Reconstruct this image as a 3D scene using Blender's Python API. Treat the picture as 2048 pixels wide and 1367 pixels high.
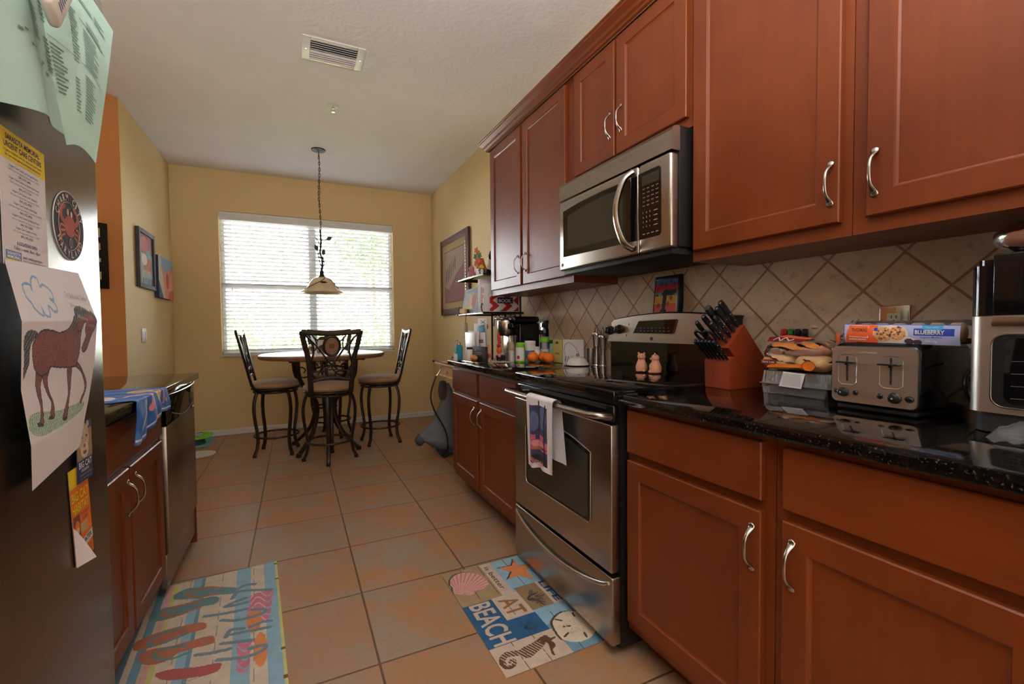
import bpy, bmesh, math, random
import numpy as np
from math import sin, cos, pi, radians
from mathutils import Vector, Matrix
random.seed(7)
SC = bpy.context.scene
COL = SC.collection
for _o in list(bpy.data.objects): bpy.data.objects.remove(_o)

# ---------------------------------------------------------------- camera (16 mm lens on a 36 mm frame)
F_PX = 907.7
cam_data = bpy.data.cameras.new('camera')
cam_data.sensor_width = 36.0
cam_data.lens = F_PX * 36.0 / 2048.0
cam_data.clip_start = 0.05
cam = bpy.data.objects.new('camera', cam_data); COL.objects.link(cam)
YAW, PITCH, ROLL = .4467, .0322, -.0092
fw = Vector((sin(YAW) * cos(PITCH), cos(YAW) * cos(PITCH), -sin(PITCH)))
rt = Vector((cos(YAW), -sin(YAW), 0)); up = rt.cross(fw)
r2 = rt * cos(ROLL) + up * sin(ROLL); u2 = up * cos(ROLL) - rt * sin(ROLL)
cam.matrix_world = Matrix(((r2.x, u2.x, -fw.x, 0), (r2.y, u2.y, -fw.y, 0), (r2.z, u2.z, -fw.z, 1.1428), (0, 0, 0, 1)))
SC.camera = cam

# ---------------------------------------------------------------- view, world, lights
SC.view_settings.view_transform = 'Standard'
SC.view_settings.look = 'None'
SC.view_settings.gamma = 1.0
SC.view_settings.use_curve_mapping = False
SC.view_settings.exposure = 0.42
SC.cycles.use_denoising = True
SC.cycles.max_bounces = 8
SC.cycles.diffuse_bounces = 4
SC.cycles.glossy_bounces = 4
SC.cycles.transparent_max_bounces = 12
SC.cycles.transmission_bounces = 6
SC.cycles.caustics_reflective = False
SC.cycles.caustics_refractive = False
SC.cycles.sample_clamp_indirect = 6.0
W = bpy.data.worlds.new('sky'); SC.world = W; W.use_nodes = True
nt = W.node_tree; nt.nodes.clear()
wo = nt.nodes.new('ShaderNodeOutputWorld'); bg = nt.nodes.new('ShaderNodeBackground')
bg.inputs[0].default_value = (0.93, 0.96, 1.0, 1); bg.inputs[1].default_value = 25.0
nt.links.new(bg.outputs[0], wo.inputs[0])

def light(name, kind, loc, rot, energy, color=(1, 1, 1), **kw):
    l = bpy.data.lights.new(name, kind); l.energy = energy; l.color = color
    for k, v in kw.items(): setattr(l, k, v)
    o = bpy.data.objects.new(name, l); COL.objects.link(o); o.location = loc; o.rotation_euler = rot
    return o
# sun high behind the house, lights the garden only
light('sun', 'SUN', (0, -3, 9), (radians(-28), radians(-22), 0), 60.0, (1, .96, .88), angle=.01)
# daylight entering by the kitchen window: sky light sampled through the opening
_wp = light('window_daylight', 'AREA', (.21, 5.96, 1.645), (radians(-90), 0, 0), 1, shape='RECTANGLE', size=1.84, size_y=1.55); _wp.data.cycles.is_portal = True
# added fill lamp in front of the plain rear wall, which has no door
light('rear_fill', 'AREA', (-.2, -2.30, 1.35), (radians(98), 0, 0), 25, (1, .95, .90), shape='RECTANGLE', size=2.6, size_y=2.1)
# added lamp aimed at the ceiling, to brighten it and the upper cabinets
light('ceiling_fill', 'AREA', (-.05, -.35, 1.75), (radians(172), 0, 0), 92, (1, .97, .93), shape='DISK', size=.35)

# ---------------------------------------------------------------- materials
def lin(c):
    return tuple(((x / 255) / 12.92 if x / 255 <= .04045 else ((x / 255 + .055) / 1.055) ** 2.4) for x in c[:3])
MATS = {}
def mat(name, rgb, rough=.5, metal=0., spec=.5, coat=0., coat_r=.1, emit=0., alpha=1., trans=0., ior=1.45,
        noise=None, bump=None, stretch=None, aniso=0., sheen=0., world=False, lift=None):
    """rgb is an sRGB triple. noise=(scale, rgb2, contrast) mixes a second colour; bump=(scale, strength)."""
    m = bpy.data.materials.new(name); m.use_nodes = True; n = m.node_tree.nodes; L = m.node_tree.links
    b = n['Principled BSDF']; c = lin(rgb) + (1,)
    b.inputs['Base Color'].default_value = c
    b.inputs['Roughness'].default_value = rough; b.inputs['Metallic'].default_value = metal
    b.inputs['Specular IOR Level'].default_value = spec; b.inputs['IOR'].default_value = ior
    b.inputs['Coat Weight'].default_value = coat; b.inputs['Coat Roughness'].default_value = coat_r
    b.inputs['Transmission Weight'].default_value = trans; b.inputs['Alpha'].default_value = alpha
    b.inputs['Anisotropic'].default_value = aniso
    if sheen: b.inputs['Sheen Weight'].default_value = sheen
    if emit:
        b.inputs['Emission Color'].default_value = c; b.inputs['Emission Strength'].default_value = emit
    if noise or bump:
        if world: src = n.new('ShaderNodeNewGeometry').outputs['Position']
        else: src = n.new('ShaderNodeTexCoord').outputs['Object']
        if stretch:
            mp = n.new('ShaderNodeMapping'); mp.inputs['Scale'].default_value = stretch
            L.new(src, mp.inputs['Vector']); src = mp.outputs['Vector']
        if noise:
            t = n.new('ShaderNodeTexNoise'); t.inputs['Scale'].default_value = noise[0]; t.inputs['Detail'].default_value = 5
            L.new(src, t.inputs['Vector'])
            r = n.new('ShaderNodeMapRange'); k = noise[2] if len(noise) > 2 else .25
            r.inputs['From Min'].default_value = .5 - k; r.inputs['From Max'].default_value = .5 + k
            L.new(t.outputs['Fac'], r.inputs['Value'])
            x = n.new('ShaderNodeMix'); x.data_type = 'RGBA'
            x.inputs[6].default_value = c; x.inputs[7].default_value = lin(noise[1]) + (1,)
            L.new(r.outputs[0], x.inputs[0]); L.new(x.outputs[2], b.inputs['Base Color'])
        if bump:
            t = n.new('ShaderNodeTexNoise'); t.inputs['Scale'].default_value = bump[0]; t.inputs['Detail'].default_value = 3
            L.new(src, t.inputs['Vector'])
            q = n.new('ShaderNodeBump'); q.inputs['Strength'].default_value = bump[1]; q.inputs['Distance'].default_value = .01
            L.new(t.outputs['Fac'], q.inputs['Height']); L.new(q.outputs[0], b.inputs['Normal'])
    MATS[name] = m; return m

def film(name, rgb, op=.15, gloss=.35, rough=.12, bump=None):
    """thin clear plastic or glass: mostly see-through with a glossy skin"""
    m = bpy.data.materials.new(name); m.use_nodes = True; n = m.node_tree.nodes; L = m.node_tree.links
    n.clear(); out = n.new('ShaderNodeOutputMaterial')
    tr = n.new('ShaderNodeBsdfTransparent'); gl = n.new('ShaderNodeBsdfGlossy'); df = n.new('ShaderNodeBsdfDiffuse')
    gl.inputs['Roughness'].default_value = rough; df.inputs['Color'].default_value = lin(rgb) + (1,)
    a = n.new('ShaderNodeMixShader'); b = n.new('ShaderNodeMixShader')
    a.inputs[0].default_value = op; L.new(tr.outputs[0], a.inputs[1]); L.new(df.outputs[0], a.inputs[2])
    fr = n.new('ShaderNodeFresnel'); fr.inputs['IOR'].default_value = 1.3 + gloss
    L.new(fr.outputs[0], b.inputs[0]); L.new(a.outputs[0], b.inputs[1]); L.new(gl.outputs[0], b.inputs[2])
    if bump:
        t = n.new('ShaderNodeTexNoise'); t.inputs['Scale'].default_value = bump[0]
        tc = n.new('ShaderNodeTexCoord'); L.new(tc.outputs['Object'], t.inputs['Vector'])
        q = n.new('ShaderNodeBump'); q.inputs['Strength'].default_value = bump[1]; q.inputs['Distance'].default_value = .01
        L.new(t.outputs['Fac'], q.inputs['Height']); L.new(q.outputs[0], gl.inputs['Normal']); L.new(q.outputs[0], fr.inputs['Normal'])
    L.new(b.outputs[0], out.inputs[0]); MATS[name] = m; return m

class NG:
    """small helper for node maths"""
    def __init__(s, m): s.n = m.node_tree.nodes; s.L = m.node_tree.links
    def put(s, sock, v):
        if hasattr(v, 'node'): s.L.new(v, sock)
        else: sock.default_value = v
    def m(s, op, a, b=0.):
        x = s.n.new('ShaderNodeMath'); x.operation = op; s.put(x.inputs[0], a); s.put(x.inputs[1], b); return x.outputs[0]
    def vec(s, a, b, c):
        x = s.n.new('ShaderNodeCombineXYZ'); s.put(x.inputs[0], a); s.put(x.inputs[1], b); s.put(x.inputs[2], c); return x.outputs[0]
    def noise(s, v, sc, det=4, rough=.5):
        x = s.n.new('ShaderNodeTexNoise'); s.put(x.inputs['Vector'], v); x.inputs['Scale'].default_value = sc
        x.inputs['Detail'].default_value = det; x.inputs['Roughness'].default_value = rough; return x.outputs['Fac']
    def white(s, v):
        x = s.n.new('ShaderNodeTexWhiteNoise'); s.put(x.inputs['Vector'], v); return x.outputs['Value']
    def rng(s, v, a, b):
        x = s.n.new('ShaderNodeMapRange'); s.put(x.inputs[0], v); x.inputs[1].default_value = a; x.inputs[2].default_value = b; return x.outputs[0]
    def mix(s, f, a, b):
        x = s.n.new('ShaderNodeMix'); x.data_type = 'RGBA'; s.put(x.inputs[0], f); s.put(x.inputs[6], a); s.put(x.inputs[7], b); return x.outputs[2]

def tile_mat(name, kind):
    m = mat(name, (150, 120, 90), .4); g = NG(m); b = g.n['Principled BSDF']
    pos = g.n.new('ShaderNodeNewGeometry').outputs['Position']
    sp = g.n.new('ShaderNodeSeparateXYZ'); g.L.new(pos, sp.inputs[0]); X, Y, Z = sp.outputs
    C = lambda r: lin(r) + (1,)
    if kind == 'floor':
        a = g.m('DIVIDE', g.m('SUBTRACT', X, -.2248), .463); c = g.m('DIVIDE', g.m('SUBTRACT', Y, 2.4892), .463); gw = .0085
    else:
        dy = g.m('SUBTRACT', Y, 1.027); dz = g.m('SUBTRACT', Z, 1.247)
        a = g.m('DIVIDE', g.m('ADD', dy, dz), .2145); c = g.m('DIVIDE', g.m('SUBTRACT', dy, dz), .2145); gw = .026
    fa, fc = g.m('FRACT', a), g.m('FRACT', c)
    ed = g.m('MINIMUM', g.m('MINIMUM', fa, g.m('SUBTRACT', 1., fa)), g.m('MINIMUM', fc, g.m('SUBTRACT', 1., fc)))
    tile = g.rng(ed, gw * .6, gw * 1.2)
    cell = g.vec(g.m('FLOOR', a), g.m('FLOOR', c), .5)
    w1 = g.white(cell)
    off = g.vec(g.m('MULTIPLY', w1, 37.), g.m('MULTIPLY', w1, 91.), g.m('MULTIPLY', w1, 13.))
    va = g.n.new('ShaderNodeVectorMath'); va.operation = 'ADD'; g.L.new(pos, va.inputs[0]); g.L.new(off, va.inputs[1]); p = va.outputs[0]
    if kind == 'floor':
        n1 = g.noise(p, 3.2, 7, .64); n2 = g.noise(p, 8, 6, .68); n3 = g.noise(p, 50, 4, .7)
        col = g.mix(g.rng(n1, .40, .58), C((166, 118, 74)), C((150, 132, 114)))
        col = g.mix(g.m('MULTIPLY', g.rng(n2, .50, .68), .75), col, C((176, 112, 64)))
        col = g.mix(g.m('MULTIPLY', g.rng(n3, .52, .7), .35), col, C((122, 94, 72)))
        col = g.mix(g.m('MULTIPLY', w1, .45), col, C((150, 118, 92)))
        grout = C((92, 68, 48))
        rough = g.rng(n2, 0, 1); rr = g.m('ADD', g.m('MULTIPLY', rough, .12), .36)
    else:
        n1 = g.noise(p, 7, 5, .6); n2 = g.noise(p, 45, 5, .6); n3 = g.noise(p, 22, 4, .7)
        col = g.mix(g.rng(n1, .3, .7), C((222, 200, 176)), C((198, 172, 146)))
        col = g.mix(g.m('MULTIPLY', w1, .45), col, C((212, 196, 178)))
        col = g.mix(g.m('MULTIPLY', g.rng(n2, .56, .72), .5), col, C((142, 108, 84)))
        col = g.mix(g.m('MULTIPLY', g.rng(n3, .62, .80), .35), col, C((136, 94, 74)))
        grout = C((158, 118, 92)); rr = .55
    col = g.mix(tile, grout, col)
    g.L.new(col, b.inputs['Base Color']); g.put(b.inputs['Roughness'], rr)
    bp = g.n.new('ShaderNodeBump'); bp.inputs['Strength'].default_value = .5; bp.inputs['Distance'].default_value = .004
    hgt = g.m('ADD', tile, g.m('MULTIPLY', g.noise(p, 30 if kind == 'floor' else 60), .16 if kind == 'floor' else .7))
    g.L.new(hgt, bp.inputs['Height']); g.L.new(bp.outputs[0], b.inputs['Normal'])
    return m

def wood_mat(name, c1, c2, rough=.32, coat=.35, vert=True):
    m = mat(name, c1, rough, coat=coat, coat_r=.3); g = NG(m); b = g.n['Principled BSDF']
    tc = g.n.new('ShaderNodeTexCoord').outputs['Object']
    mp = g.n.new('ShaderNodeMapping'); mp.inputs['Scale'].default_value = (1, 1, .09) if vert else (1, .09, 1)
    g.L.new(tc, mp.inputs['Vector'])
    n1 = g.noise(mp.outputs[0], 55, 4, .55); n2 = g.noise(tc, 2.6, 3, .5); n3 = g.noise(mp.outputs[0], 6, 3)
    C = lambda r: lin(r) + (1,)
    f = g.m('ADD', g.m('MULTIPLY', g.rng(n1, .3, .7), .25), g.m('MULTIPLY', g.rng(n2, .3, .7), .5))
    f = g.m('ADD', f, g.m('MULTIPLY', g.rng(n3, .35, .65), .25))
    g.L.new(g.mix(f, C(c1), C(c2)), b.inputs['Base Color'])
    return m

# ---------------------------------------------------------------- mesh building
def frame(o, ux, uy, uz=None):
    ux, uy = Vector(ux).normalized(), Vector(uy).normalized(); uz = Vector(uz).normalized() if uz else ux.cross(uy)
    return Matrix(((ux.x, uy.x, uz.x, o[0]), (ux.y, uy.y, uz.y, o[1]), (ux.z, uy.z, uz.z, o[2]), (0, 0, 0, 1)))
def T(x, y, z): return Matrix.Translation((x, y, z))
def RZ(a): return Matrix.Rotation(a, 4, 'Z')
def RX(a): return Matrix.Rotation(a, 4, 'X')
def RY(a): return Matrix.Rotation(a, 4, 'Y')

_TXT = {}
def text_mesh(s):
    if s in _TXT: return _TXT[s]
    cu = bpy.data.curves.new('lettering', 'FONT'); cu.body = s; cu.size = 1.0; cu.resolution_u = 3; cu.offset = .022 if s.isupper() else .006
    ob = bpy.data.objects.new('lettering', cu); COL.objects.link(ob)
    dg = bpy.context.evaluated_depsgraph_get(); ev = ob.evaluated_get(dg); me = ev.to_mesh()
    v = [tuple(p.co) for p in me.vertices]; f = [tuple(p.vertices) for p in me.polygons]
    ev.to_mesh_clear(); bpy.data.objects.remove(ob); bpy.data.curves.remove(cu)
    _TXT[s] = (v, f); return v, f

def rot_align(d):
    return Vector((0, 0, 1)).rotation_difference(Vector(d)).to_matrix().to_4x4()

def spl(pts, n=6, closed=False):
    """Catmull-Rom through the points"""
    P = [Vector(p) for p in pts]; out = []; N = len(P)
    rng = range(N if closed else N - 1)
    for i in rng:
        if closed: a, b, c, d = P[(i - 1) % N], P[i], P[(i + 1) % N], P[(i + 2) % N]
        else: a, b, c, d = P[max(i - 1, 0)], P[i], P[i + 1], P[min(i + 2, N - 1)]
        for k in range(n):
            t = k / n
            out.append(.5 * ((2 * b) + (c - a) * t + (2 * a - 5 * b + 4 * c - d) * t * t + (3 * b - a - 3 * c + d) * t ** 3))
    if not closed: out.append(P[-1])
    return out

class MB:
    def __init__(s): s.v = []; s.f = []; s.m = []; s.s = []; s.ms = []
    def mi(s, k):
        if k not in s.ms: s.ms.append(k)
        return s.ms.index(k)
    def add(s, vs, fs, m, smooth=False, M=None):
        b = len(s.v); k = s.mi(m)
        if M is None: s.v += [tuple(p) for p in vs]
        else: s.v += [tuple(M @ Vector(p)) for p in vs]
        for f in fs:
            s.f.append(tuple(b + i for i in f)); s.m.append(k); s.s.append(smooth)
        return s
    def box(s, x0, x1, y0, y1, z0, z1, m, bev=0., M=None, seg=2):
        if x0 > x1: x0, x1 = x1, x0
        if y0 > y1: y0, y1 = y1, y0
        if z0 > z1: z0, z1 = z1, z0
        if not bev:
            vs = [(x, y, z) for x in (x0, x1) for y in (y0, y1) for z in (z0, z1)]
            return s.add(vs, [(0, 1, 3, 2), (4, 6, 7, 5), (0, 4, 5, 1), (2, 3, 7, 6), (0, 2, 6, 4), (1, 5, 7, 3)], m, False, M)
        bm = bmesh.new(); bmesh.ops.create_cube(bm, size=1)
        for v in bm.verts: v.co = Vector(((v.co.x + .5) * (x1 - x0) + x0, (v.co.y + .5) * (y1 - y0) + y0, (v.co.z + .5) * (z1 - z0) + z0))
        bev = min(bev, .49 * min(x1 - x0, y1 - y0, z1 - z0))
        bmesh.ops.bevel(bm, geom=list(bm.edges), offset=bev, segments=seg, profile=.5, affect='EDGES')
        bm.verts.index_update()
        vs = [v.co.copy() for v in bm.verts]; fs = [tuple(v.index for v in f.verts) for f in bm.faces]; bm.free()
        return s.add(vs, fs, m, seg > 1, M)
    def tube(s, pts, r, m, n=8, caps=True, closed=False, flat=1., M=None, upv=None):
        P = [Vector(p) for p in pts]; N = len(P)
        R = list(r) if hasattr(r, '__len__') else [r] * N
        Fl = list(flat) if hasattr(flat, '__len__') else [flat] * N
        if closed: tg = [(P[(i + 1) % N] - P[i - 1]).normalized() for i in range(N)]
        else: tg = [(P[min(i + 1, N - 1)] - P[max(i - 1, 0)]).normalized() for i in range(N)]
        a = Vector(upv) if upv else (Vector((0, 0, 1)) if abs(tg[0].z) < .9 else Vector((1, 0, 0)))
        nx = (a - tg[0] * a.dot(tg[0])).normalized(); vs = []; fs = []
        for i in range(N):
            if i: nx = (nx - tg[i] * nx.dot(tg[i])).normalized()
            ny = tg[i].cross(nx)
            for k in range(n):
                t = 2 * pi * k / n; vs.append(P[i] + nx * (R[i] * cos(t)) * Fl[i] + ny * (R[i] * sin(t)))
        for i in range(N if closed else N - 1):
            j = (i + 1) % N
            for k in range(n):
                l = (k + 1) % n; fs.append((i * n + k, i * n + l, j * n + l, j * n + k))
        if caps and not closed:
            fs.append(tuple(range(n))[::-1]); fs.append(tuple((N - 1) * n + k for k in range(n)))
        return s.add(vs, fs, m, True, M)
    def lathe(s, prof, m, n=24, M=None, smooth=True, sweep=2 * pi):
        vs = []; fs = []; full = abs(sweep - 2 * pi) < 1e-6; nn = n if full else n + 1
        for r, z in prof:
            for k in range(nn):
                t = sweep * k / n; vs.append((r * cos(t), r * sin(t), z))
        for i in range(len(prof) - 1):
            for k in range(n):
                l = (k + 1) % nn; fs.append((i * nn + k, i * nn + l, (i + 1) * nn + l, (i + 1) * nn + k))
        if full:
            if prof[0][0] > 1e-4: fs.append(tuple(range(nn))[::-1])
            if prof[-1][0] > 1e-4: fs.append(tuple((len(prof) - 1) * nn + k for k in range(nn)))
        return s.add(vs, fs, m, smooth, M)
    def cyl(s, c, r, h, m, n=20, axis=(0, 0, 1), r2=None):
        M = T(*c) @ rot_align(axis); r2 = r if r2 is None else r2; e = min(.0012, h * .2, r * .2)
        return s.lathe([(r - e, 0), (r, e), (r2, h - e), (r2 - e, h)], m, n, M)
    def sph(s, c, r, m, sc=(1, 1, 1), n=14, M=None):
        prof = [(sin(pi * i / n), -cos(pi * i / n)) for i in range(n + 1)]
        prof[0] = (1e-5, -1); prof[-1] = (1e-5, 1)
        Q = T(*c) @ Matrix.Diagonal((r * sc[0], r * sc[1], r * sc[2], 1))
        return s.lathe(prof, m, n * 2, (M @ Q) if M is not None else Q)
    def prism(s, poly, z0, z1, m, M=None, smooth=False):
        n = len(poly); vs = [(p[0], p[1], z0) for p in poly] + [(p[0], p[1], z1) for p in poly]
        fs = [tuple(range(n))[::-1], tuple(range(n, 2 * n))] + [(i, (i + 1) % n, n + (i + 1) % n, n + i) for i in range(n)]
        return s.add(vs, fs, m, smooth, M)
    def flat(s, poly, m, M=None, z=0.):
        return s.add([(p[0], p[1], z) for p in poly], [tuple(range(len(poly)))], m, False, M)
    def rect(s, x0, x1, y0, y1, m, M=None, z=0.):
        return s.flat([(x0, y0), (x1, y0), (x1, y1), (x0, y1)], m, M, z)
    def disc(s, cx, cy, rx, ry, m, M=None, z=0., n=28, rot=0.):
        return s.flat([(cx + rx * cos(2 * pi * k / n) * cos(rot) - ry * sin(2 * pi * k / n) * sin(rot), cy + rx * cos(2 * pi * k / n) * sin(rot) + ry * sin(2 * pi * k / n) * cos(rot)) for k in range(n)], m, M, z)
    def ribbon(s, pts, w, m, M=None, z=0.):
        P = [Vector((p[0], p[1])) for p in pts]; vs = []; N = len(P)
        for i in range(N):
            d = P[min(i + 1, N - 1)] - P[max(i - 1, 0)]; d = d.normalized() if d.length > 1e-9 else Vector((1, 0))
            ww = (w[i] if hasattr(w, '__len__') else w) / 2
            nn = Vector((-d.y, d.x)) * ww; vs += [(P[i].x + nn.x, P[i].y + nn.y, z), (P[i].x - nn.x, P[i].y - nn.y, z)]
        return s.add(vs, [(2 * i, 2 * i + 1, 2 * i + 3, 2 * i + 2) for i in range(N - 1)], m, False, M)
    def surf(s, fn, nu, nv, m, smooth=True, M=None, closed_u=False):
        vs = []; uu = nu if closed_u else nu + 1
        for j in range(nv + 1):
            for i in range(uu): vs.append(fn(i / nu, j / nv))
        fs = []
        for j in range(nv):
            for i in range(nu):
                l = (i + 1) % uu; fs.append((j * uu + i, j * uu + l, (j + 1) * uu + l, (j + 1) * uu + i))
        return s.add(vs, fs, m, smooth, M)
    def text(s, t, m, M, size=None, w=None, h=None, z=0., align='l', cx=0., cy=0.):
        """lettering in the plane of M; w/h fix its width and cap height"""
        v, f = text_mesh(t)
        if not v: return s
        xs = [p[0] for p in v]; x0, x1 = min(xs), max(xs)
        sy = (h / .69) if h else size; sx = (w / max(x1 - x0, 1e-6)) if w else (size or sy)
        o = {'l': 0, 'c': -(x1 - x0) / 2 * sx, 'r': -(x1 - x0) * sx}[align]
        return s.add([(cx + o + (p[0] - x0) * sx, cy + p[1] * sy, z) for p in v], f, m, False, M)
    def raster(s, fn, nu, nv, base, layers, W_=1., H_=1.):
        """printed or woven cloth: a fine grid whose faces take the colour of the pattern they lie in (u to the right, v up)"""
        U, V = np.meshgrid((np.arange(nu) + .5) / nu * W_, (np.arange(nv) + .5) / nv * H_)
        idx = np.full(U.shape, s.mi(base))
        for L in layers:
            k = s.mi(L[0]); kind = L[1]
            if kind == 'rect': a = (U >= L[2]) & (U < L[3]) & (V >= L[4]) & (V < L[5])
            elif kind == 'ell':
                cx, cy, rx, ry = L[2:6]; ro = L[6] if len(L) > 6 else 0.
                x = (U - cx) * cos(ro) + (V - cy) * sin(ro); y = -(U - cx) * sin(ro) + (V - cy) * cos(ro); a = (x / rx) ** 2 + (y / ry) ** 2 < 1
            elif kind == 'poly':
                pts = L[2]; a = np.zeros(U.shape, bool); n = len(pts)
                for i in range(n):
                    x0, y0 = pts[i][0], pts[i][1]; x1, y1 = pts[(i + 1) % n][0], pts[(i + 1) % n][1]
                    if y0 == y1: continue
                    c = ((y0 > V) != (y1 > V)) & (U < (x1 - x0) * (V - y0) / (y1 - y0) + x0); a ^= c
            elif kind == 'line':
                pts = L[2]; w = L[3]; a = np.zeros(U.shape, bool)
                for p, q in zip(pts[:-1], pts[1:]):
                    dx, dy = q[0] - p[0], q[1] - p[1]; l2 = dx * dx + dy * dy + 1e-12
                    t = np.clip(((U - p[0]) * dx + (V - p[1]) * dy) / l2, 0, 1)
                    a |= (U - p[0] - t * dx) ** 2 + (V - p[1] - t * dy) ** 2 < w * w
            elif kind == 'fn': a = L[2](U, V)
            if len(L) and isinstance(L[-1], dict) and 'and' in L[-1]: a &= L[-1]['and'](U, V)
            idx[a] = k
        b = len(s.v); s.v += [tuple(fn(i / nu, j / nv)) for j in range(nv + 1) for i in range(nu + 1)]
        for j in range(nv):
            for i in range(nu):
                q = b + j * (nu + 1) + i; s.f.append((q, q + 1, q + nu + 2, q + nu + 1)); s.m.append(int(idx[j, i])); s.s.append(True)
        return s
    def build(s, name, parent=None, label=None, cat=None, group=None, kind=None, origin=None):
        off = Vector((0, 0, 0)); p = parent
        while p is not None: off += p.location; p = p.parent
        if parent is None:
            if origin is not None: off = Vector(origin)
            else:
                a = np.array(s.v); lo, hi = a.min(0), a.max(0); off = Vector(((lo[0] + hi[0]) / 2, (lo[1] + hi[1]) / 2, lo[2]))
        me = bpy.data.meshes.new(name)
        me.from_pydata([(x - off.x, y - off.y, z - off.z) for x, y, z in s.v], [], s.f)
        for k in s.ms: me.materials.append(MATS[k])
        me.polygons.foreach_set('material_index', s.m); me.polygons.foreach_set('use_smooth', s.s)
        me.update()
        o = bpy.data.objects.new(name, me); COL.objects.link(o)
        if parent is not None: o.parent = parent
        else: o.location = off
        tag(o, label, cat, group, kind)
        if any(s.s):
            try: me.set_sharp_from_angle(angle=radians(38))
            except Exception: pass
        return o
def tag(o, label=None, cat=None, group=None, kind=None):
    if label: o['label'] = label
    if cat: o['category'] = cat
    if group: o['group'] = group
    if kind: o['kind'] = kind
    return o
def thing(name, label, cat, loc, group=None):
    o = bpy.data.objects.new(name, None); COL.objects.link(o); o.location = loc; o.empty_display_size = .05
    return tag(o, label, cat, group)
def copy_tree(o, parent=None):
    c = o.copy(); COL.objects.link(c)
    if parent is not None: c.parent = parent
    for ch in [x for x in bpy.data.objects if x.parent == o]: copy_tree(ch, c)
    return c
# ================================================================ materials
tile_mat('floor_tile', 'floor'); tile_mat('travertine', 'wall')
mat('wall_yellow', (220, 194, 144), .75, bump=(120, .06), world=True)
mat('wall_orange', (196, 132, 74), .75, bump=(120, .06), world=True)
mat('ceiling_white', (240, 238, 240), .9, noise=(3, (234, 232, 234)), bump=(38, .35), world=True)
mat('trim_white', (225, 224, 222), .45, noise=(8, (214, 213, 211)))
mat('slat_white', (236, 236, 234), .45, noise=(9, (228, 228, 228)))
wood_mat('cherry', (122, 56, 15), (94, 37, 8), .38, .08)
wood_mat('cherry_h', (122, 56, 15), (94, 37, 8), .38, .08, vert=False)
wood_mat('cherry_dark', (94, 34, 20), (66, 22, 14), .4, .2)
mat('cab_inside', (150, 116, 84), .7, noise=(20, (130, 98, 70)))
mat('toe_black', (30, 18, 14), .6, noise=(20, (38, 24, 18)))
_g = mat('granite', (12, 11, 11), .06, spec=.6); g_ = NG(_g); _tc = g_.n.new('ShaderNodeTexCoord').outputs['Object']
_n1 = g_.noise(_tc, 190, 3, .6); _n2 = g_.noise(_tc, 70, 4, .6)
_c = g_.mix(g_.rng(_n1, .60, .74), lin((10, 9, 9)) + (1,), lin((96, 78, 60)) + (1,))
_c = g_.mix(g_.m('MULTIPLY', g_.rng(_n2, .55, .72), .55), _c, lin((44, 34, 28)) + (1,))
g_.L.new(_c, g_.n['Principled BSDF'].inputs['Base Color'])
mat('steel', (176, 168, 158), .27, 1., noise=(3, (164, 156, 146)), stretch=(1, 1, 30), bump=(8, .02), aniso=.5)
mat('steel_dark', (136, 126, 116), .26, 1., noise=(3, (124, 114, 104)), stretch=(30, 30, 1), aniso=.4)
mat('steel_satin', (214, 208, 200), .36, 1., noise=(3, (204, 198, 190)), bump=(8, .02))
mat('steel_bright', (200, 196, 190), .16, 1., noise=(6, (190, 186, 180)))
mat('nickel', (186, 180, 172), .24, 1., noise=(30, (170, 164, 156)))
mat('chrome', (225, 225, 228), .05, 1., noise=(10, (215, 215, 220)))
mat('black_gloss', (12, 12, 13), .06, noise=(4, (16, 16, 17)))
mat('black_glass', (10, 10, 10), .03, spec=.7, noise=(4, (12, 12, 12)))
mat('black_satin', (18, 18, 19), .35, noise=(12, (24, 24, 25)))
mat('black_matte', (22, 21, 21), .6, noise=(30, (30, 29, 29)))
mat('glass_smoke', (58, 54, 44), .08, noise=(4, (50, 48, 40)))
mat('iron', (46, 36, 32), .42, .6, noise=(40, (62, 48, 40)))
mat('iron_black', (24, 22, 22), .45, .4, noise=(40, (34, 30, 30)))
mat('seat_fabric', (168, 132, 98), .85, noise=(60, (144, 110, 80)), bump=(300, .3), sheen=.3)
mat('tan_board', (150, 112, 82), .7, noise=(60, (134, 98, 72)))
mat('table_edge', (146, 112, 82), .5, noise=(12, (120, 90, 64)))
mat('table_stone', (206, 190, 164), .22, noise=(7, (176, 154, 124)), bump=(20, .05))
mat('shade_glass', (232, 218, 182), .3, trans=0., noise=(9, (206, 184, 140), .2), coat=.4)
mat('plastic_white', (224, 222, 216), .35, noise=(20, (214, 212, 206)))
mat('plate_white', (218, 212, 200), .4, noise=(20, (208, 202, 190)))
mat('almond', (214, 206, 184), .4, noise=(20, (204, 196, 174)))
film('pane', (200, 220, 225), .02, .25, .02)
film('clear_plastic', (240, 242, 242), .26, .2, .14)
film('bag_film', (230, 230, 234), .10, .06, .16, bump=(16, .35))
film('acrylic', (200, 205, 205), .10, .5, .03)
mat('bark', (88, 66, 48), .9, noise=(12, (64, 48, 36)))
for i, c in enumerate([(92, 128, 52), (120, 150, 66), (70, 104, 46)]): mat('leaf_%s' % 'abc'[i], c, .6, noise=(6, tuple(int(x * .8) for x in c)))
mat('patio', (205, 196, 182), .9, noise=(2, (190, 182, 168)))
mat('paper_white', (226, 222, 224), .8, noise=(14, (216, 212, 214)))
mat('paper_green', (172, 206, 194), .8, noise=(8, (162, 196, 184)))
mat('ink', (44, 46, 60), .8, noise=(50, (60, 62, 74)))
mat('ink_soft', (104, 132, 122), .8, noise=(50, (92, 118, 110)))
def flatcol(name, rgb, rough=.7, k=.9, s=25): return mat(name, rgb, rough, noise=(s, tuple(int(x * k) for x in rgb)))
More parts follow.
